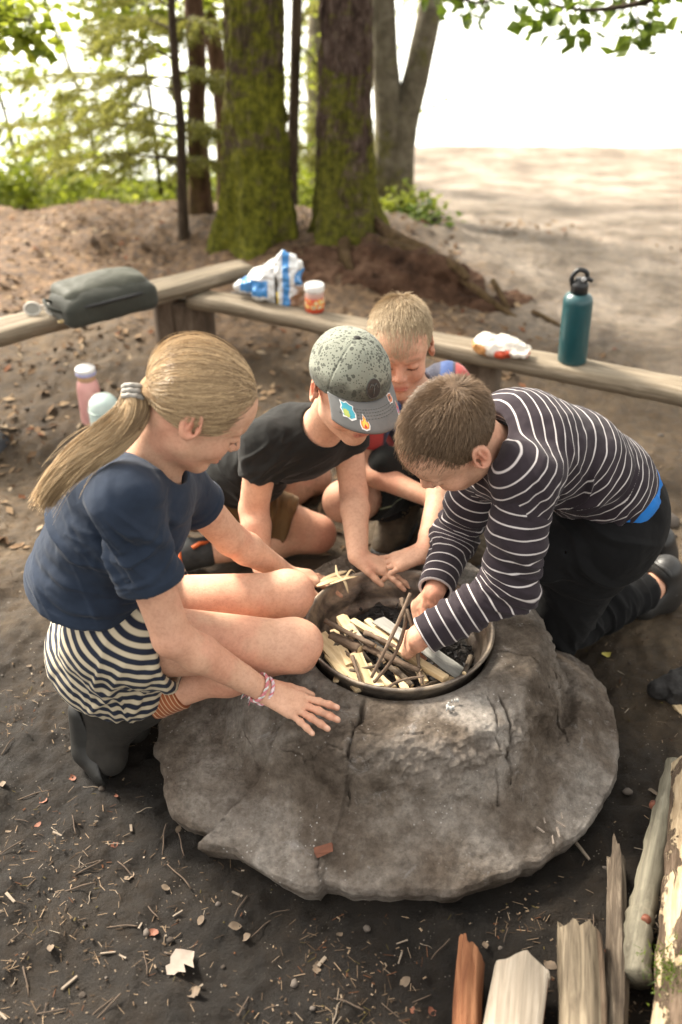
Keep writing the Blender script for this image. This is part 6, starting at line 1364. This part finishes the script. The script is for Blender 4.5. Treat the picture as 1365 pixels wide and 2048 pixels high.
split_piece('kindling', PK(712, 1310, .215), PK(744, 1378, .20), .0125, .007, pale_wood, 'short pale split stick beside the broad one, ending at the rim', 2, group=K)
split_piece('kindling', PK(678, 1338, .19), PK(672, 1362, .20), .006, .003, pale_wood, 'tiny pale splinter under the broad split stick', 3, group=K)
split_piece('kindling', PK(706, 1243, .20), PK(892, 1358, .225), .0085, .008, pale_wood, 'long pale split stick with bark lying across the rim', 4, bark_brown, group=K)
split_piece('kindling', PK(684, 1236, .185), PK(708, 1272, .20), .013, .009, pale_wood, 'stubby split stick with bark under the thin branch', 5, bark_brown, group=K)
split_piece('kindling', PK(750, 1300, .20), PK(835, 1352, .20), .010, .008, dark_stick, 'dark weathered split stick under the teepee of twigs', 6, group=K)
split_piece('kindling', PK(700, 1290, .18), PK(770, 1372, .18), .012, .008, dark_stick, 'dark split stick under the pale ones', 7, group=K)
split_piece('kindling', PK(752, 1352, .195), PK(784, 1378, .195), .012, .004, pale_wood, 'small orange-tinted chip near the foot of the twigs', 8, red_bark, group=K)
split_piece('board', PK(757, 1240, .215), PK(812, 1276, .225), .0165, .003, white_board, 'short pale grey board behind the twig teepee', 9, cat='board', group='grey boards in the rim')
split_piece('board', PK(845, 1292, .215), PK(922, 1348, .215), .0175, .003, white_board, 'pale grey board under the striped boy\'s sleeve', 10, cat='board', group='grey boards in the rim')
split_piece('kindling', PK(860, 1345, .20), PK(912, 1362, .215), .007, .002, pale_wood, 'thin yellowish strip beside the grey board', 11, group=K)
split_piece('kindling', PK(770, 1280, .205), PK(840, 1330, .21), .008, .006, pale_wood, 'pale split stick half hidden under the long one', 21, group=K)
stick('branch_piece', [PK(664, 1274, .205), PK(692, 1285, .21), PK(722, 1300, .215)], .0125, bark_brown, 'short thick branch piece with a pale sawn end in the rim', 'stick', K, 10, .06, 1, pale_wood, taper=.95)
stick('branch_piece', [PK(651, 1242, .235), PK(700, 1268, .235), PK(752, 1292, .235)], .0062, bark_brown, 'knobbly grey-brown branch lying over the kindling', 'stick', K, 8, .08, 2, pale_wood)
stick('branch_piece', [PK(728, 1293, .22), PK(780, 1316, .22), PK(842, 1342, .22)], .0075, bark_brown, 'rough branch lying along the long split stick', 'stick', K, 8, .1, 3, pale_wood)
stick('branch_piece', [PK(686, 1300, .20), PK(700, 1312, .21), PK(712, 1305, .215)], .006, bark_brown, 'crooked stub between the pale split sticks', 'stick', K, 7, .1, 4, pale_wood)
stick('branch_piece', [PK(705, 1312, .225), PK(716, 1345, .22), PK(726, 1376, .215)], .0045, bark_brown, 'dark thin twig lying on the pale split sticks', 'stick', K, 7, .08, 5)
stick('branch_piece', [PK(942, 1315, .20), PK(936, 1330, .22), PK(929, 1346, .235)], .0065, dark_stick, 'charred stub leaning on the right of the rim', 'stick', K, 8, .1, 6, pale_wood)
for i, (a, b, za, zb, r, lab) in enumerate((((660, 1300), (705, 1262), .20, .205, .006, 'grey stick tucked under the knobbly branch'), ((730, 1265), (800, 1300), .21, .215, .0065, 'brown stick lying beside the short grey board'), ((690, 1345), (760, 1330), .20, .21, .005, 'thin stick crossing under the pale split sticks'), ((815, 1345), (880, 1330), .20, .21, .006, 'thin stick under the far end of the long split stick'), ((775, 1330), (825, 1372), .205, .21, .007, 'stout stick between the feet of the teepee'), ((720, 1275), (770, 1325), .215, .215, .0055, 'reddish stick lying along the long split stick'), ((845, 1372), (900, 1350), .20, .205, .004, 'twig lying against the near rim beside the grey board'))):
    stick('branch_piece', [PK(*a, za), PK((a[0] + b[0]) / 2 + 4, (a[1] + b[1]) / 2, (za + zb) / 2 + .006), PK(*b, zb)], r, bark_brown if i % 2 else dark_stick, lab, 'stick', K, 7, .09, 60 + i, pale_wood)
for i, (a, b, w, lab) in enumerate((((735, 1330), (760, 1375), .009, 'pale split stick standing on end near the twig feet'), ((795, 1300), (860, 1345), .008, 'thin pale lath under the striped sleeve'), ((655, 1310), (690, 1355), .007, 'pale splinter beside the broad split stick'), ((765, 1262), (815, 1310), .007, 'pale lath crossing behind the teepee'), ((700, 1250), (740, 1300), .007, 'weathered lath between the stubby stick and the branch'), ((668, 1262), (700, 1330), .009, 'pale lath running under the knobbly branch'), ((790, 1335), (812, 1380), .008, 'pale stub of lath at the near rim'), ((735, 1240), (790, 1290), .008, 'pale lath lying behind the long split stick'), ((820, 1305), (850, 1365), .009, 'pale split piece beside the bent twig'))):
    split_piece('kindling', PK(*a, .20), PK(*b, .208), w, .004, pale_wood if i != 4 else grey_wood, lab, 80 + i, group=K)
T = 'twigs stood up as a small teepee'
stick('twig', [PY(822, 1187, 1.655), PY(792, 1255, 1.60), PK(743, 1356, .215)], .0048, bark_brown, 'straight twig of the teepee, tallest of the three', 'twig', T, 7, .07, 7, pale_wood)
stick('twig', [PY(803, 1196, 1.66), PY(812, 1240, 1.62), PY(790, 1310, 1.56), PK(748, 1366, .21)], .0046, bark_brown, 'crooked twig of the teepee crossing the tallest one', 'twig', T, 7, .07, 8, pale_wood)
stick('twig', [PY(813, 1218, 1.63), PY(834, 1285, 1.585), PY(838, 1330, 1.555), PK(845, 1370, .215)], .0046, bark_brown, 'bent twig of the teepee on the side of the boy\'s hand', 'twig', T, 7, .07, 9, pale_wood)
stick('twig', [PK(769, 1380, .222), PK(800, 1362, .235), PK(848, 1352, .235)], .0034, bark_brown, 'thin twig lying at the foot of the teepee', 'twig', T, 7, .07, 10, pale_wood)
stick('twig', [PK(790, 1384, .215), PK(830, 1377, .22), PK(858, 1368, .22)], .0022, bark_brown, 'thinnest reddish twig just inside the near rim', 'twig', T, 6, .05, 11)
# charred bits on the ash
cv_ = MB(); g = np.random.default_rng(3)
for i in range(300):
    a = g.uniform(0, 6.28); r = .165 * g.random() ** .5; c = (PIT[0] + r * math.cos(a), PIT[1] + r * math.sin(a), .185 + g.uniform(-.01, .02)); R = np.array(Matrix.Rotation(g.uniform(0, 6), 3, 'Z') @ Matrix.Rotation(g.uniform(-.6, .6), 3, 'X')); v, f = box_vf(c, g.uniform(.2, 1, 3) * np.array([.011, .0035, .003]), R); cv_.add(v, f)
link('char', cv_.mesh('char', simple('charcoal', (.014, .013, .012), .8, .6, 60), False), label='loose black char and ash bits under the kindling', cat='charcoal', kind='stuff')
# shavings on the rim edge
for k, (pts, w) in enumerate((([(634, 1172, .275), (665, 1160, .282), (700, 1152, .280)], .008), ([(640, 1163, .272), (668, 1150, .276), (694, 1142, .278)], .007), ([(672, 1130, .30), (676, 1150, .294), (690, 1163, .287), (697, 1186, .268)], .0035), ([(690, 1158, .285), (702, 1140, .292), (712, 1146, .285)], .003), ([(660, 1168, .283), (690, 1158, .29), (716, 1152, .278)], .0035))):
    c = spline([PZ(*p) for p in pts], 14); v, f = tube(c, w * np.interp(np.linspace(0, 1, 14), [0, .2, .8, 1], [.4, 1, 1, .3]), 8, True, .14, 0, k, up=np.cross(nrm(c[-1] - c[0]), V(0, 0, 1))); 
    v = np.asarray(v); me = gmesh('wood_shaving', v, f, pale_wood, c[0], c[-1] - c[0])
    link('wood_shaving', me, label=['broad flat wood shaving lying on the far rim edge', 'second flat shaving tucked behind the broad one', 'curled shaving standing over the rim edge', 'small hooked shaving on the rim edge', 'narrow shaving crossing the broad one'][k], cat='shaving', group='wood shavings on the rim')

# ================================================================ firewood at the lower right
FW = 'firewood in the pile'
flat_sec = [(-1, .55), (-.6, .8), (0, .95), (.6, .85), (1, .55), (.95, -.4), (.4, -.9), (-.3, -1), (-.95, -.5)]
bleached = wood_mat('pale_bleached_wood', [(.20, .165, .125), (.33, .28, .22), (.42, .37, .305)], (5, 120, 120)); dirty = wood_mat('dirty_split_wood', [(.045, .034, .023), (.17, .135, .092), (.30, .25, .175)], (7, 90, 90))
l1 = split_log('firewood', PZ(1042, 1925, .078), PZ(1020, 2260, .078), .046, .036, bleached, 'split log with a pale face and orange-red bark sides', 31, flat_sec, red_bark, ((.5, .56), (.94, 1.0)), lambda a: -.030 * abs(a) ** 1.1, FW, rough=.04)
split_log('bark_flank', PZ(957, 1915, .048), PZ(928, 2260, .048), .023, .040, red_bark, None, 33, [(-1, .2), (-.5, .9), (.6, 1), (1, .5), (1, -1), (-.8, -1)], cat=None, rough=.10, tip=lambda a: .02 * a, rag=.008).parent = l1
split_log('firewood', PZ(1152, 1868, .075), PZ(1150, 2260, .075), .038, .038, dirty, 'dirty pale split log beside the orange-sided one', 35, [(-1, .35), (-.75, .75), (-.2, 1), (.55, .9), (1, .65), (1, -.3), (.5, -1), (-.6, -1)], log_bark, ((.0, .05), (.75, 1)), None, FW, rough=.09, rag=.008)
split_log('firewood', PZ(1220, 1722, .055), PZ(1230, 2260, .055), .019, .026, dark_stick, 'narrow dark weathered split log with a splintered tip', 36, [(-1, .2), (-.3, 1), (.5, .8), (1, .1), (.5, -1), (-.6, -.9)], dark_stick, (), lambda a: .035 * (a > -.2) * (a < .5), FW, nl=70, rough=.2, rag=.014)
stick('firewood', [PZ(1352, 1530, .09), PZ(1325, 1640, .085), PZ(1292, 1790, .075), PZ(1276, 1860, .07), PZ(1272, 1960, .065)], .021, wood_mat('silver_branch_wood', [(.06, .052, .038), (.14, .128, .095), (.23, .212, .16)], (6, 70, 70)), 'smooth grey curved branch with two reddish knots', 'firewood', FW, 18, .018, 40, n=34, taper=1.3)
kn = simple('red_knot', (.12, .035, .016), .7, .3, 90)
for a in ((1306, 1612), (1290, 1842)):
    p = PZ(*a, .093); v, f = lathe([(.0001, .0012), (.005, .0015), (.0075, .0005), (.0095, -.008)], (0, 0, 0), 14, frame(V(0, .5, 1), V(-.55, -.6, .6))); link('knot', np_mesh('knot', v + p, f, kn), bpy.data.objects['firewood.003'])
A, B = PZ(1405, 1560, .08), PZ(1378, 2260, .08)
n = 60; c = spline([A, lerp(A, B, .5) + V(.006, 0, .006), B], n); sd = 40; v, f = tube(c, .070, sd, True, 1, 0); v = v.reshape(n, sd, 3); Q = (v - c[:, None]); v = c[:, None] + Q * (1 + .05 * fbm(v * 16, 3) + .03 * fbm(v * 50, 2))[..., None]; v = v.reshape(-1, 3)
bl_m = M('patchy_log'); co_g = bl_m.attr('g', 'Vector'); nz = bl_m.noise(7, 7, .65, bl_m.mapping((1, 1.6, 1.6), vec=co_g), .5); gr = bl_m.noise(1, 6, .7, bl_m.mapping((9, 70, 70), vec=co_g))
bare = bl_m.ramp(nz, [(.52, (0, 0, 0)), (.545, (1, 1, 1))]); cb = bl_m.ramp(gr, [(.3, (.03, .02, .013)), (.5, (.095, .066, .044)), (.72, (.19, .14, .10))]); cw = bl_m.ramp(gr, [(.3, (.24, .17, .10)), (.5, (.42, .32, .205)), (.7, (.55, .45, .31))])  # noise mask mixes pale patches into the brown bark colour
bl_m.set(color=bl_m.mix(bare, cb, cw), rough=.9, spec=.2); bl_m.bump(bl_m.math('SUBTRACT', gr, bl_m.math('MULTIPLY', bare, .8)), 1, .008)
link('firewood', gmesh('firewood', v, f, bl_m.m, A, B - A, True), label='thick round log with brown bark and scattered pale patches', cat='firewood', group=FW)
mo = MB(); g = np.random.default_rng(9); mp_ = PZ(1335, 1945, .145)
for i in range(260):
    p = mp_ + g.normal(0, 1, 3) * np.array([.018, .022, .006]); d = g.normal(0, 1, 3) * .006 + V(0, 0, .008); s = nrm(np.cross(d, g.normal(0, 1, 3))) * .0012; mo.add(np.array([p - s, p + s, p + d]), [[0, 1, 2]], 0, g.random())
link('moss_tuft', mo.mesh('moss_tuft', leaf_green, False, 'v'), bpy.data.objects['firewood.004'], kind='stuff')
# charred lump and pale chip beyond the mound
cp_ = PZ(1345, 1372, .04); make('charred_wood', [[('+', Cap(cp_ + V(-.03, .0, -.01), cp_ + V(.05, .02, .01), .022, .03), 0), ('+', Box(cp_ + V(.02, -.02, -.005), (.035, .02, .02), None, .006), .01)]], simple('burnt_wood', (.016, .014, .013), .8, .6, 50, .8, 120, .005), None, .004, lambda v: .006 * fbm(v * 45, 3))
props(bpy.data.objects['charred_wood'], 'lump of charred black wood on the earth beyond the mound', 'charred wood')
split_piece('wood_chip', PZ(1352, 1408, .012), PZ(1385, 1445, .012), .012, .008, pale_wood, 'pale split chip beside the charred lump', 50, cat='wood chip')

# ================================================================ litter
g = np.random.default_rng(21)
def mound_h(x, y):
    r = np.hypot(x - PIT[0], y - PIT[1]); return r
def ground_z(x, y): return float(gz_full(np.array([x]), np.array([y]))[0])
# a few kinds of larger pieces, shared meshes, each its own object
twm = simple('litter_twig', (.07, .048, .032), .9, .4, 60); twp = simple('litter_pale', (.17, .135, .10), .85, .25, 60); lfm = simple('litter_leaf', (.11, .078, .05), .8, .4, 40); lfr = simple('litter_leaf_red', (.14, .05, .026), .8, .3, 40); lfg = simple('paper_pale', (.20, .165, .135), .8, .15, 60)
def twig_mesh(L, r, seed, mat):
    q = np.random.default_rng(seed); c = spline([(-L / 2, 0, 0), (-L / 6, q.normal(0, L * .05), .002), (L / 6, q.normal(0, L * .05), .003), (L / 2, q.normal(0, L * .06), 0)], 7); v, f = tube(c, np.linspace(r, r * .55, 7), 5, True); return np_mesh('twig', v, f, mat)
def leaf_mesh(L, seed, mat, ragged=.1):
    q = np.random.default_rng(seed); n = 9; t = np.linspace(0, 1, n); w = np.sin(t * math.pi) ** .8 * L * .33; c = L * .10; v = []
    for i in range(n):
        z = .004 * math.sin(t[i] * 4 + seed)
        v += [((t[i] - .5) * L, -w[i] * (1 + q.normal(0, ragged)), z + c * (w[i] / L) + .001), ((t[i] - .5) * L, 0, z), ((t[i] - .5) * L, w[i] * (1 + q.normal(0, ragged)), z + c * (w[i] / L) * q.uniform(-.3, 1.3) + .001)]
    f = []
    for i in range(n - 1): b = i * 3; f += [[b, b + 1, b + 4, b + 3], [b + 1, b + 2, b + 5, b + 4]]
    return np_mesh('leaf', np.array(v), f, mat)
def chip_mesh(L, w, seed, mat):
    q = np.random.default_rng(seed); v, f = box_vf((0, 0, 0), (L / 2, w / 2, .0018)); v = v + q.normal(0, w * .13, v.shape) * np.array([1, 1, .2]); return np_mesh('chip', v, f, mat, False)
tw_meshes = [twig_mesh(.07, .0022, i, twm) for i in range(3)] + [twig_mesh(.05, .0018, 9, twp), twig_mesh(.10, .0026, 10, twm)]
lf_meshes = [leaf_mesh(.030, 1, lfm), leaf_mesh(.036, 2, lfm, .2), leaf_mesh(.028, 3, lfr, .15)]
ch_meshes = [chip_mesh(.034, .006, 1, twp), chip_mesh(.025, .008, 2, twp), chip_mesh(.045, .005, 3, twp)]
def near_edge(x, y): return math.hypot(x - PIT[0], y - PIT[1])
def scatter(name, meshes, n, label, cat, group, area, seed):
    q = np.random.default_rng(seed); k = 0
    while k < n:
        px, py = q.uniform(*area[0]), q.uniform(*area[1]); p = PZ(px, py, .0); x, y = p[0], p[1]
        if near_edge(x, y) < .56: continue
        me = meshes[q.integers(len(meshes))]; o = link(name, me, label=label, cat=cat, group=group); o.location = (x, y, ground_z(x, y) + .003); o.rotation_euler = (q.normal(0, .12), q.normal(0, .12), q.uniform(0, 6.28)); s = q.uniform(.4, .9); o.scale = (s, s, s); k += 1
scatter('twig', tw_meshes, 50, 'thin broken twig lying on the dark bare earth', 'twig', 'twigs scattered on the ground', ((0, 1365), (1560, 2040)), 1)
scatter('twig', tw_meshes, 40, 'broken twig lying on the trodden earth behind the children', 'twig', 'twigs scattered towards the benches', ((0, 1365), (760, 1500)), 5)
scatter('dry_leaf', lf_meshes, 34, 'small curled dry leaf lying on the dark bare earth', 'leaf', 'dry leaves scattered on the ground', ((0, 1365), (1500, 2040)), 2)
scatter('dry_leaf', lf_meshes, 40, 'dry leaf lying on the trodden earth around the benches', 'leaf', 'dry leaves towards the benches', ((0, 1365), (700, 1400)), 6)
scatter('wood_chip', ch_meshes, 18, 'pale sliver of wood lying on the dark bare earth', 'wood chip', 'wood slivers scattered on the ground', ((0, 1365), (1560, 2040)), 3)
# singled-out pieces
def place(name, me, px, py, z, rot, label, cat, sc=1.0):
    p = PZ(px, py, z); o = link(name, me, label=label, cat=cat); o.location = tuple(p); o.rotation_euler = rot; o.scale = (sc,) * 3; return o
place('paper_scrap', leaf_mesh(.062, 12, lfg, .28), 362, 1925, .012, (0, 0, .8), 'torn pale scrap lying on the dark earth before the mound', 'scrap')
place('bark_chip', chip_mesh(.036, .014, 13, lfr), 647, 1700, .092, (.25, 0, .25), 'reddish bark chip lying on the lower skirt of the mound', 'bark chip')
place('dry_leaf', leaf_mesh(.028, 15, simple('yellow_leaf', (.42, .36, .08), .7)), 1213, 1308, .006, (0, 0, .3), 'yellow leaf on the earth beside the kneeling boy\'s knee', 'leaf')
place('wood_splinter', chip_mesh(.05, .006, 16, twp), 1165, 1700, .012, (0, 0, 2.0), 'pale splinter beside the right edge of the mound', 'splinter')
for i in range(7):
    q = np.random.default_rng(100 + i); o = place('wood_fibre', chip_mesh(.012 + .014 * ((i * 37) % 10) / 10, .0022, 20 + i, lfg), 1095 + q.uniform(-22, 30), 1655 + q.uniform(-25, 25), .088, (.2, 0, q.uniform(1.4, 2.6)), 'pale wood fibre among those strewn on the mound skirt', 'splinter'); o['group'] = 'wood fibres on the mound'
bd_ = MB(); q = np.random.default_rng(4)
for i in range(12): 
    c = PZ(900 + q.normal(0, 7), 1412 + q.normal(0, 7), .2555); rr_ = q.uniform(.0008, .0028); v, f = lathe([(.0001, .0012), (rr_, .0006), (rr_ * 1.1, -.006)], c, 7); bd_.add(v, f)
link('droppings', bd_.mesh('droppings', simple('white_splash', (.40, .40, .385), .95, .05)), label='small white splash on the mound in front of the rim', cat='bird dropping', kind='stuff')
# fine litter nobody could count
N = 9000; mbv = []; mbf = []; cv2 = []
px = g.uniform(-60, 1425, N); py = 560 + (2080 - 560) * g.random(N) ** .8
r_ = _f[None] + np.array([1., 0, 0])[None] * ((px - PCX) / FPX)[:, None] - _u[None] * ((py - PCY) / FPX)[:, None]; t_ = (0.0 - CAM_H) / r_[:, 2]; x = r_[:, 0] * t_; y = r_[:, 1] * t_
ok = (np.hypot(x - PIT[0], y - PIT[1]) > .53) & (y < 4.2) & (fbm(np.stack([x * 4, y * 4, 0 * x], -1) + 60, 2) + .25 * g.normal(0, 1, len(x)) > -.12); x, y = x[ok], y[ok]; n = len(x); z = gz_full(x, y) + .002
a = g.uniform(0, 6.28, n); kind = g.random(n); far = np.clip(y / 1.5, 1, 2.6)
L = np.where(kind < .6, g.uniform(.003, .013, n), g.uniform(.0015, .0045, n)) * far ** .5; W = np.where(kind < .6, g.uniform(.0004, .0009, n), g.uniform(.0008, .002, n)) * far ** .5
d = np.stack([np.cos(a), np.sin(a), g.normal(0, .15, n)], -1); s = np.stack([-np.sin(a), np.cos(a), g.normal(0, .2, n)], -1); c = np.stack([x, y, z], -1); up = np.array([0, 0, 1.])
hh = (W * .6)[:, None] * up
q8 = np.stack([c - d * L[:, None] - s * W[:, None], c + d * L[:, None] - s * W[:, None], c + d * L[:, None] + s * W[:, None], c - d * L[:, None] + s * W[:, None], c - d * (L * .8)[:, None] + hh, c + d * (L * .8)[:, None] + hh], 1).reshape(-1, 3)
b = np.arange(n)[:, None] * 6; lf = np.concatenate([b + np.array([[0, 1, 5, 4]]), b + np.array([[2, 3, 4, 5]])])
pal = np.array([(.05, .034, .022), (.10, .07, .045), (.20, .145, .095), (.17, .13, .092), (.23, .19, .145), (.09, .04, .02), (.07, .055, .02)]); pc = pal[g.choice(7, n, p=[.30, .28, .20, .07, .03, .07, .05])]
lm_ = M('fine_litter'); lm_.set(color=lm_.attr('col', 'Color'), rough=.9, spec=.15)
link('ground_litter', np_mesh('ground_litter', q8, lf, lm_.m, False, dict(col=np.repeat(pc, 6, 0))), label='fine bits of twig, bark and needle strewn over the bare earth', cat='litter', kind='stuff')
N2 = 9000; x = g.uniform(-2.4, 1.9, N2); y = g.uniform(2.3, 5.6, N2); ok = (vnoise(np.stack([x * 1.7, y * 1.7, 0 * x], -1)) + .8 * (x < .6) - .3 * (x > 1) > g.uniform(-.2, 1.7, N2)); x, y = x[ok], y[ok]; n = len(x); z = gz_full(x, y) + .004
a = g.uniform(0, 6.28, n); L = g.uniform(.008, .026, n); W = L * g.uniform(.25, .6, n); d = np.stack([np.cos(a), np.sin(a), g.normal(0, .25, n)], -1); s = np.stack([-np.sin(a), np.cos(a), g.normal(0, .3, n)], -1); c = np.stack([x, y, z], -1)
q4 = np.stack([c - d * L[:, None], c - s * W[:, None] + up * .003, c + d * L[:, None], c + s * W[:, None] + up * .003], 1).reshape(-1, 3); b = np.arange(n)[:, None] * 4
pal2 = np.array([(.075, .045, .025), (.13, .082, .047), (.20, .135, .08), (.27, .195, .12), (.32, .25, .17), (.14, .06, .03)]); pc = pal2[g.choice(6, n, p=[.24, .28, .22, .12, .06, .08])]
link('leaf_litter', np_mesh('leaf_litter', q4, b + np.array([[0, 1, 2, 3]]), lm_.m, False, dict(col=np.repeat(pc, 4, 0))), label='brown fallen leaves strewn round the benches and trees', cat='leaf litter', kind='stuff')
# stones and clods
ico = bmesh.new(); bmesh.ops.create_icosphere(ico, subdivisions=2, radius=1); iv = np.array([v.co[:] for v in ico.verts]); if_ = [[v.index for v in f.verts] for f in ico.faces]; ico.free()
clod = simple('clod_earth', (.05, .037, .027), .95, .4, 60, .8, 150, .004); peb = simple('pebble_grey', (.075, .06, .048), .8, .3, 80)
cm_ = [np_mesh('stone', iv * np.array([1, .8, .55]) * (1 + .25 * fbm(iv * 1.4 + s * 5, 3))[:, None], if_, clod if s < 2 else peb) for s in range(4)]
q = np.random.default_rng(77); k = 0
while k < 60:
    p = PZ(q.uniform(0, 1365), q.uniform(760, 2030), 0); 
    if near_edge(p[0], p[1]) < .55: continue
    s = q.uniform(.003, .009) * (1.4 if p[1] > 2.2 else 1); o = link('stone', cm_[k % 4], label='small earthy stone half sunk in the ground', cat='stone', group='stones in the bare earth'); o.location = (p[0], p[1], ground_z(p[0], p[1]) + s * .15); o.scale = (s, s, s); o.rotation_euler = (0, 0, q.uniform(0, 6)); k += 1
for k, (px_, py_, s, lab) in enumerate(((1330, 1050, .045, 'fist-sized pale stone behind the kneeling boy\'s clogs'), (490, 668, .05, 'pale stone under the long bench beside its wooden block'), (1255, 1590, .012, 'small stone beside the right edge of the mound'))):
    p = PZ(px_, py_, 0); o = link('stone', cm_[3], label=lab, cat='stone'); o.location = (p[0], p[1], ground_z(p[0], p[1]) + s * .2); o.scale = (s, s, s)
# roots of the scaly spruce over the red earth bank
rt = empty('root_mound', (.3, 4.1, float(gz(.3, 4.1))), label='gnarled exposed roots spilling over red earth below the scaly spruce', cat='roots')
em = M('red_earth'); en = em.noise(9, 7, .7); em.set(color=em.ramp(en, [(.3, (.022, .012, .0075)), (.5, (.075, .040, .024)), (.7, (.15, .09, .058))]), rough=.95, spec=.15); em.bump(em.noise(40, 6, .7), 1, .012)
make('earth_bank', [[('+', Ell(PY(690, 555, 4.22), (.36, .28, .12)), 0), ('+', Ell(PY(830, 570, 4.12), (.28, .24, .10)), .08), ('+', Ell(PY(950, 610, 4.0), (.24, .18, .06)), .08), ('+', Cap(PY(735, 512, 4.16), PY(918, 545, 3.98), .055, .05), .04), ('-', Cap(PY(770, 550, 3.90), PY(915, 578, 3.82), .05, .04), .03), ('+', Ell(PY(600, 540, 4.3), (.2, .2, .08)), .08)]], em.m, rt, .009, lambda v: .022 * fbm(v * 8, 4) + .012 * fbm(v * 30, 3))
for k, (pts, r) in enumerate((([(715, 470, 4.36), (770, 492, 4.22), (840, 512, 4.08), (905, 530, 3.98), (935, 558, 3.92)], .036), ([(745, 440, 4.42), (790, 475, 4.25), (850, 500, 4.1), (890, 525, 4.0)], .028), ([(690, 470, 4.36), (688, 505, 4.2), (705, 545, 4.05)], .03), ([(645, 470, 4.38), (618, 505, 4.28), (596, 535, 4.2)], .024), ([(900, 540, 3.98), (960, 585, 3.9), (1005, 618, 3.84), (1040, 640, 3.8)], .016), ([(985, 560, 3.95), (1008, 600, 3.88), (1028, 645, 3.8)], .012), ([(1065, 622, 3.85), (1100, 640, 3.8), (1125, 652, 3.76)], .010))):
    P = [PY(*c) for c in pts]
    link('root', trunk_mesh(P, [r * .9, r, r * .8, r * .4], brown_bark, 14, .03, .2, None, k, 'root'), rt)
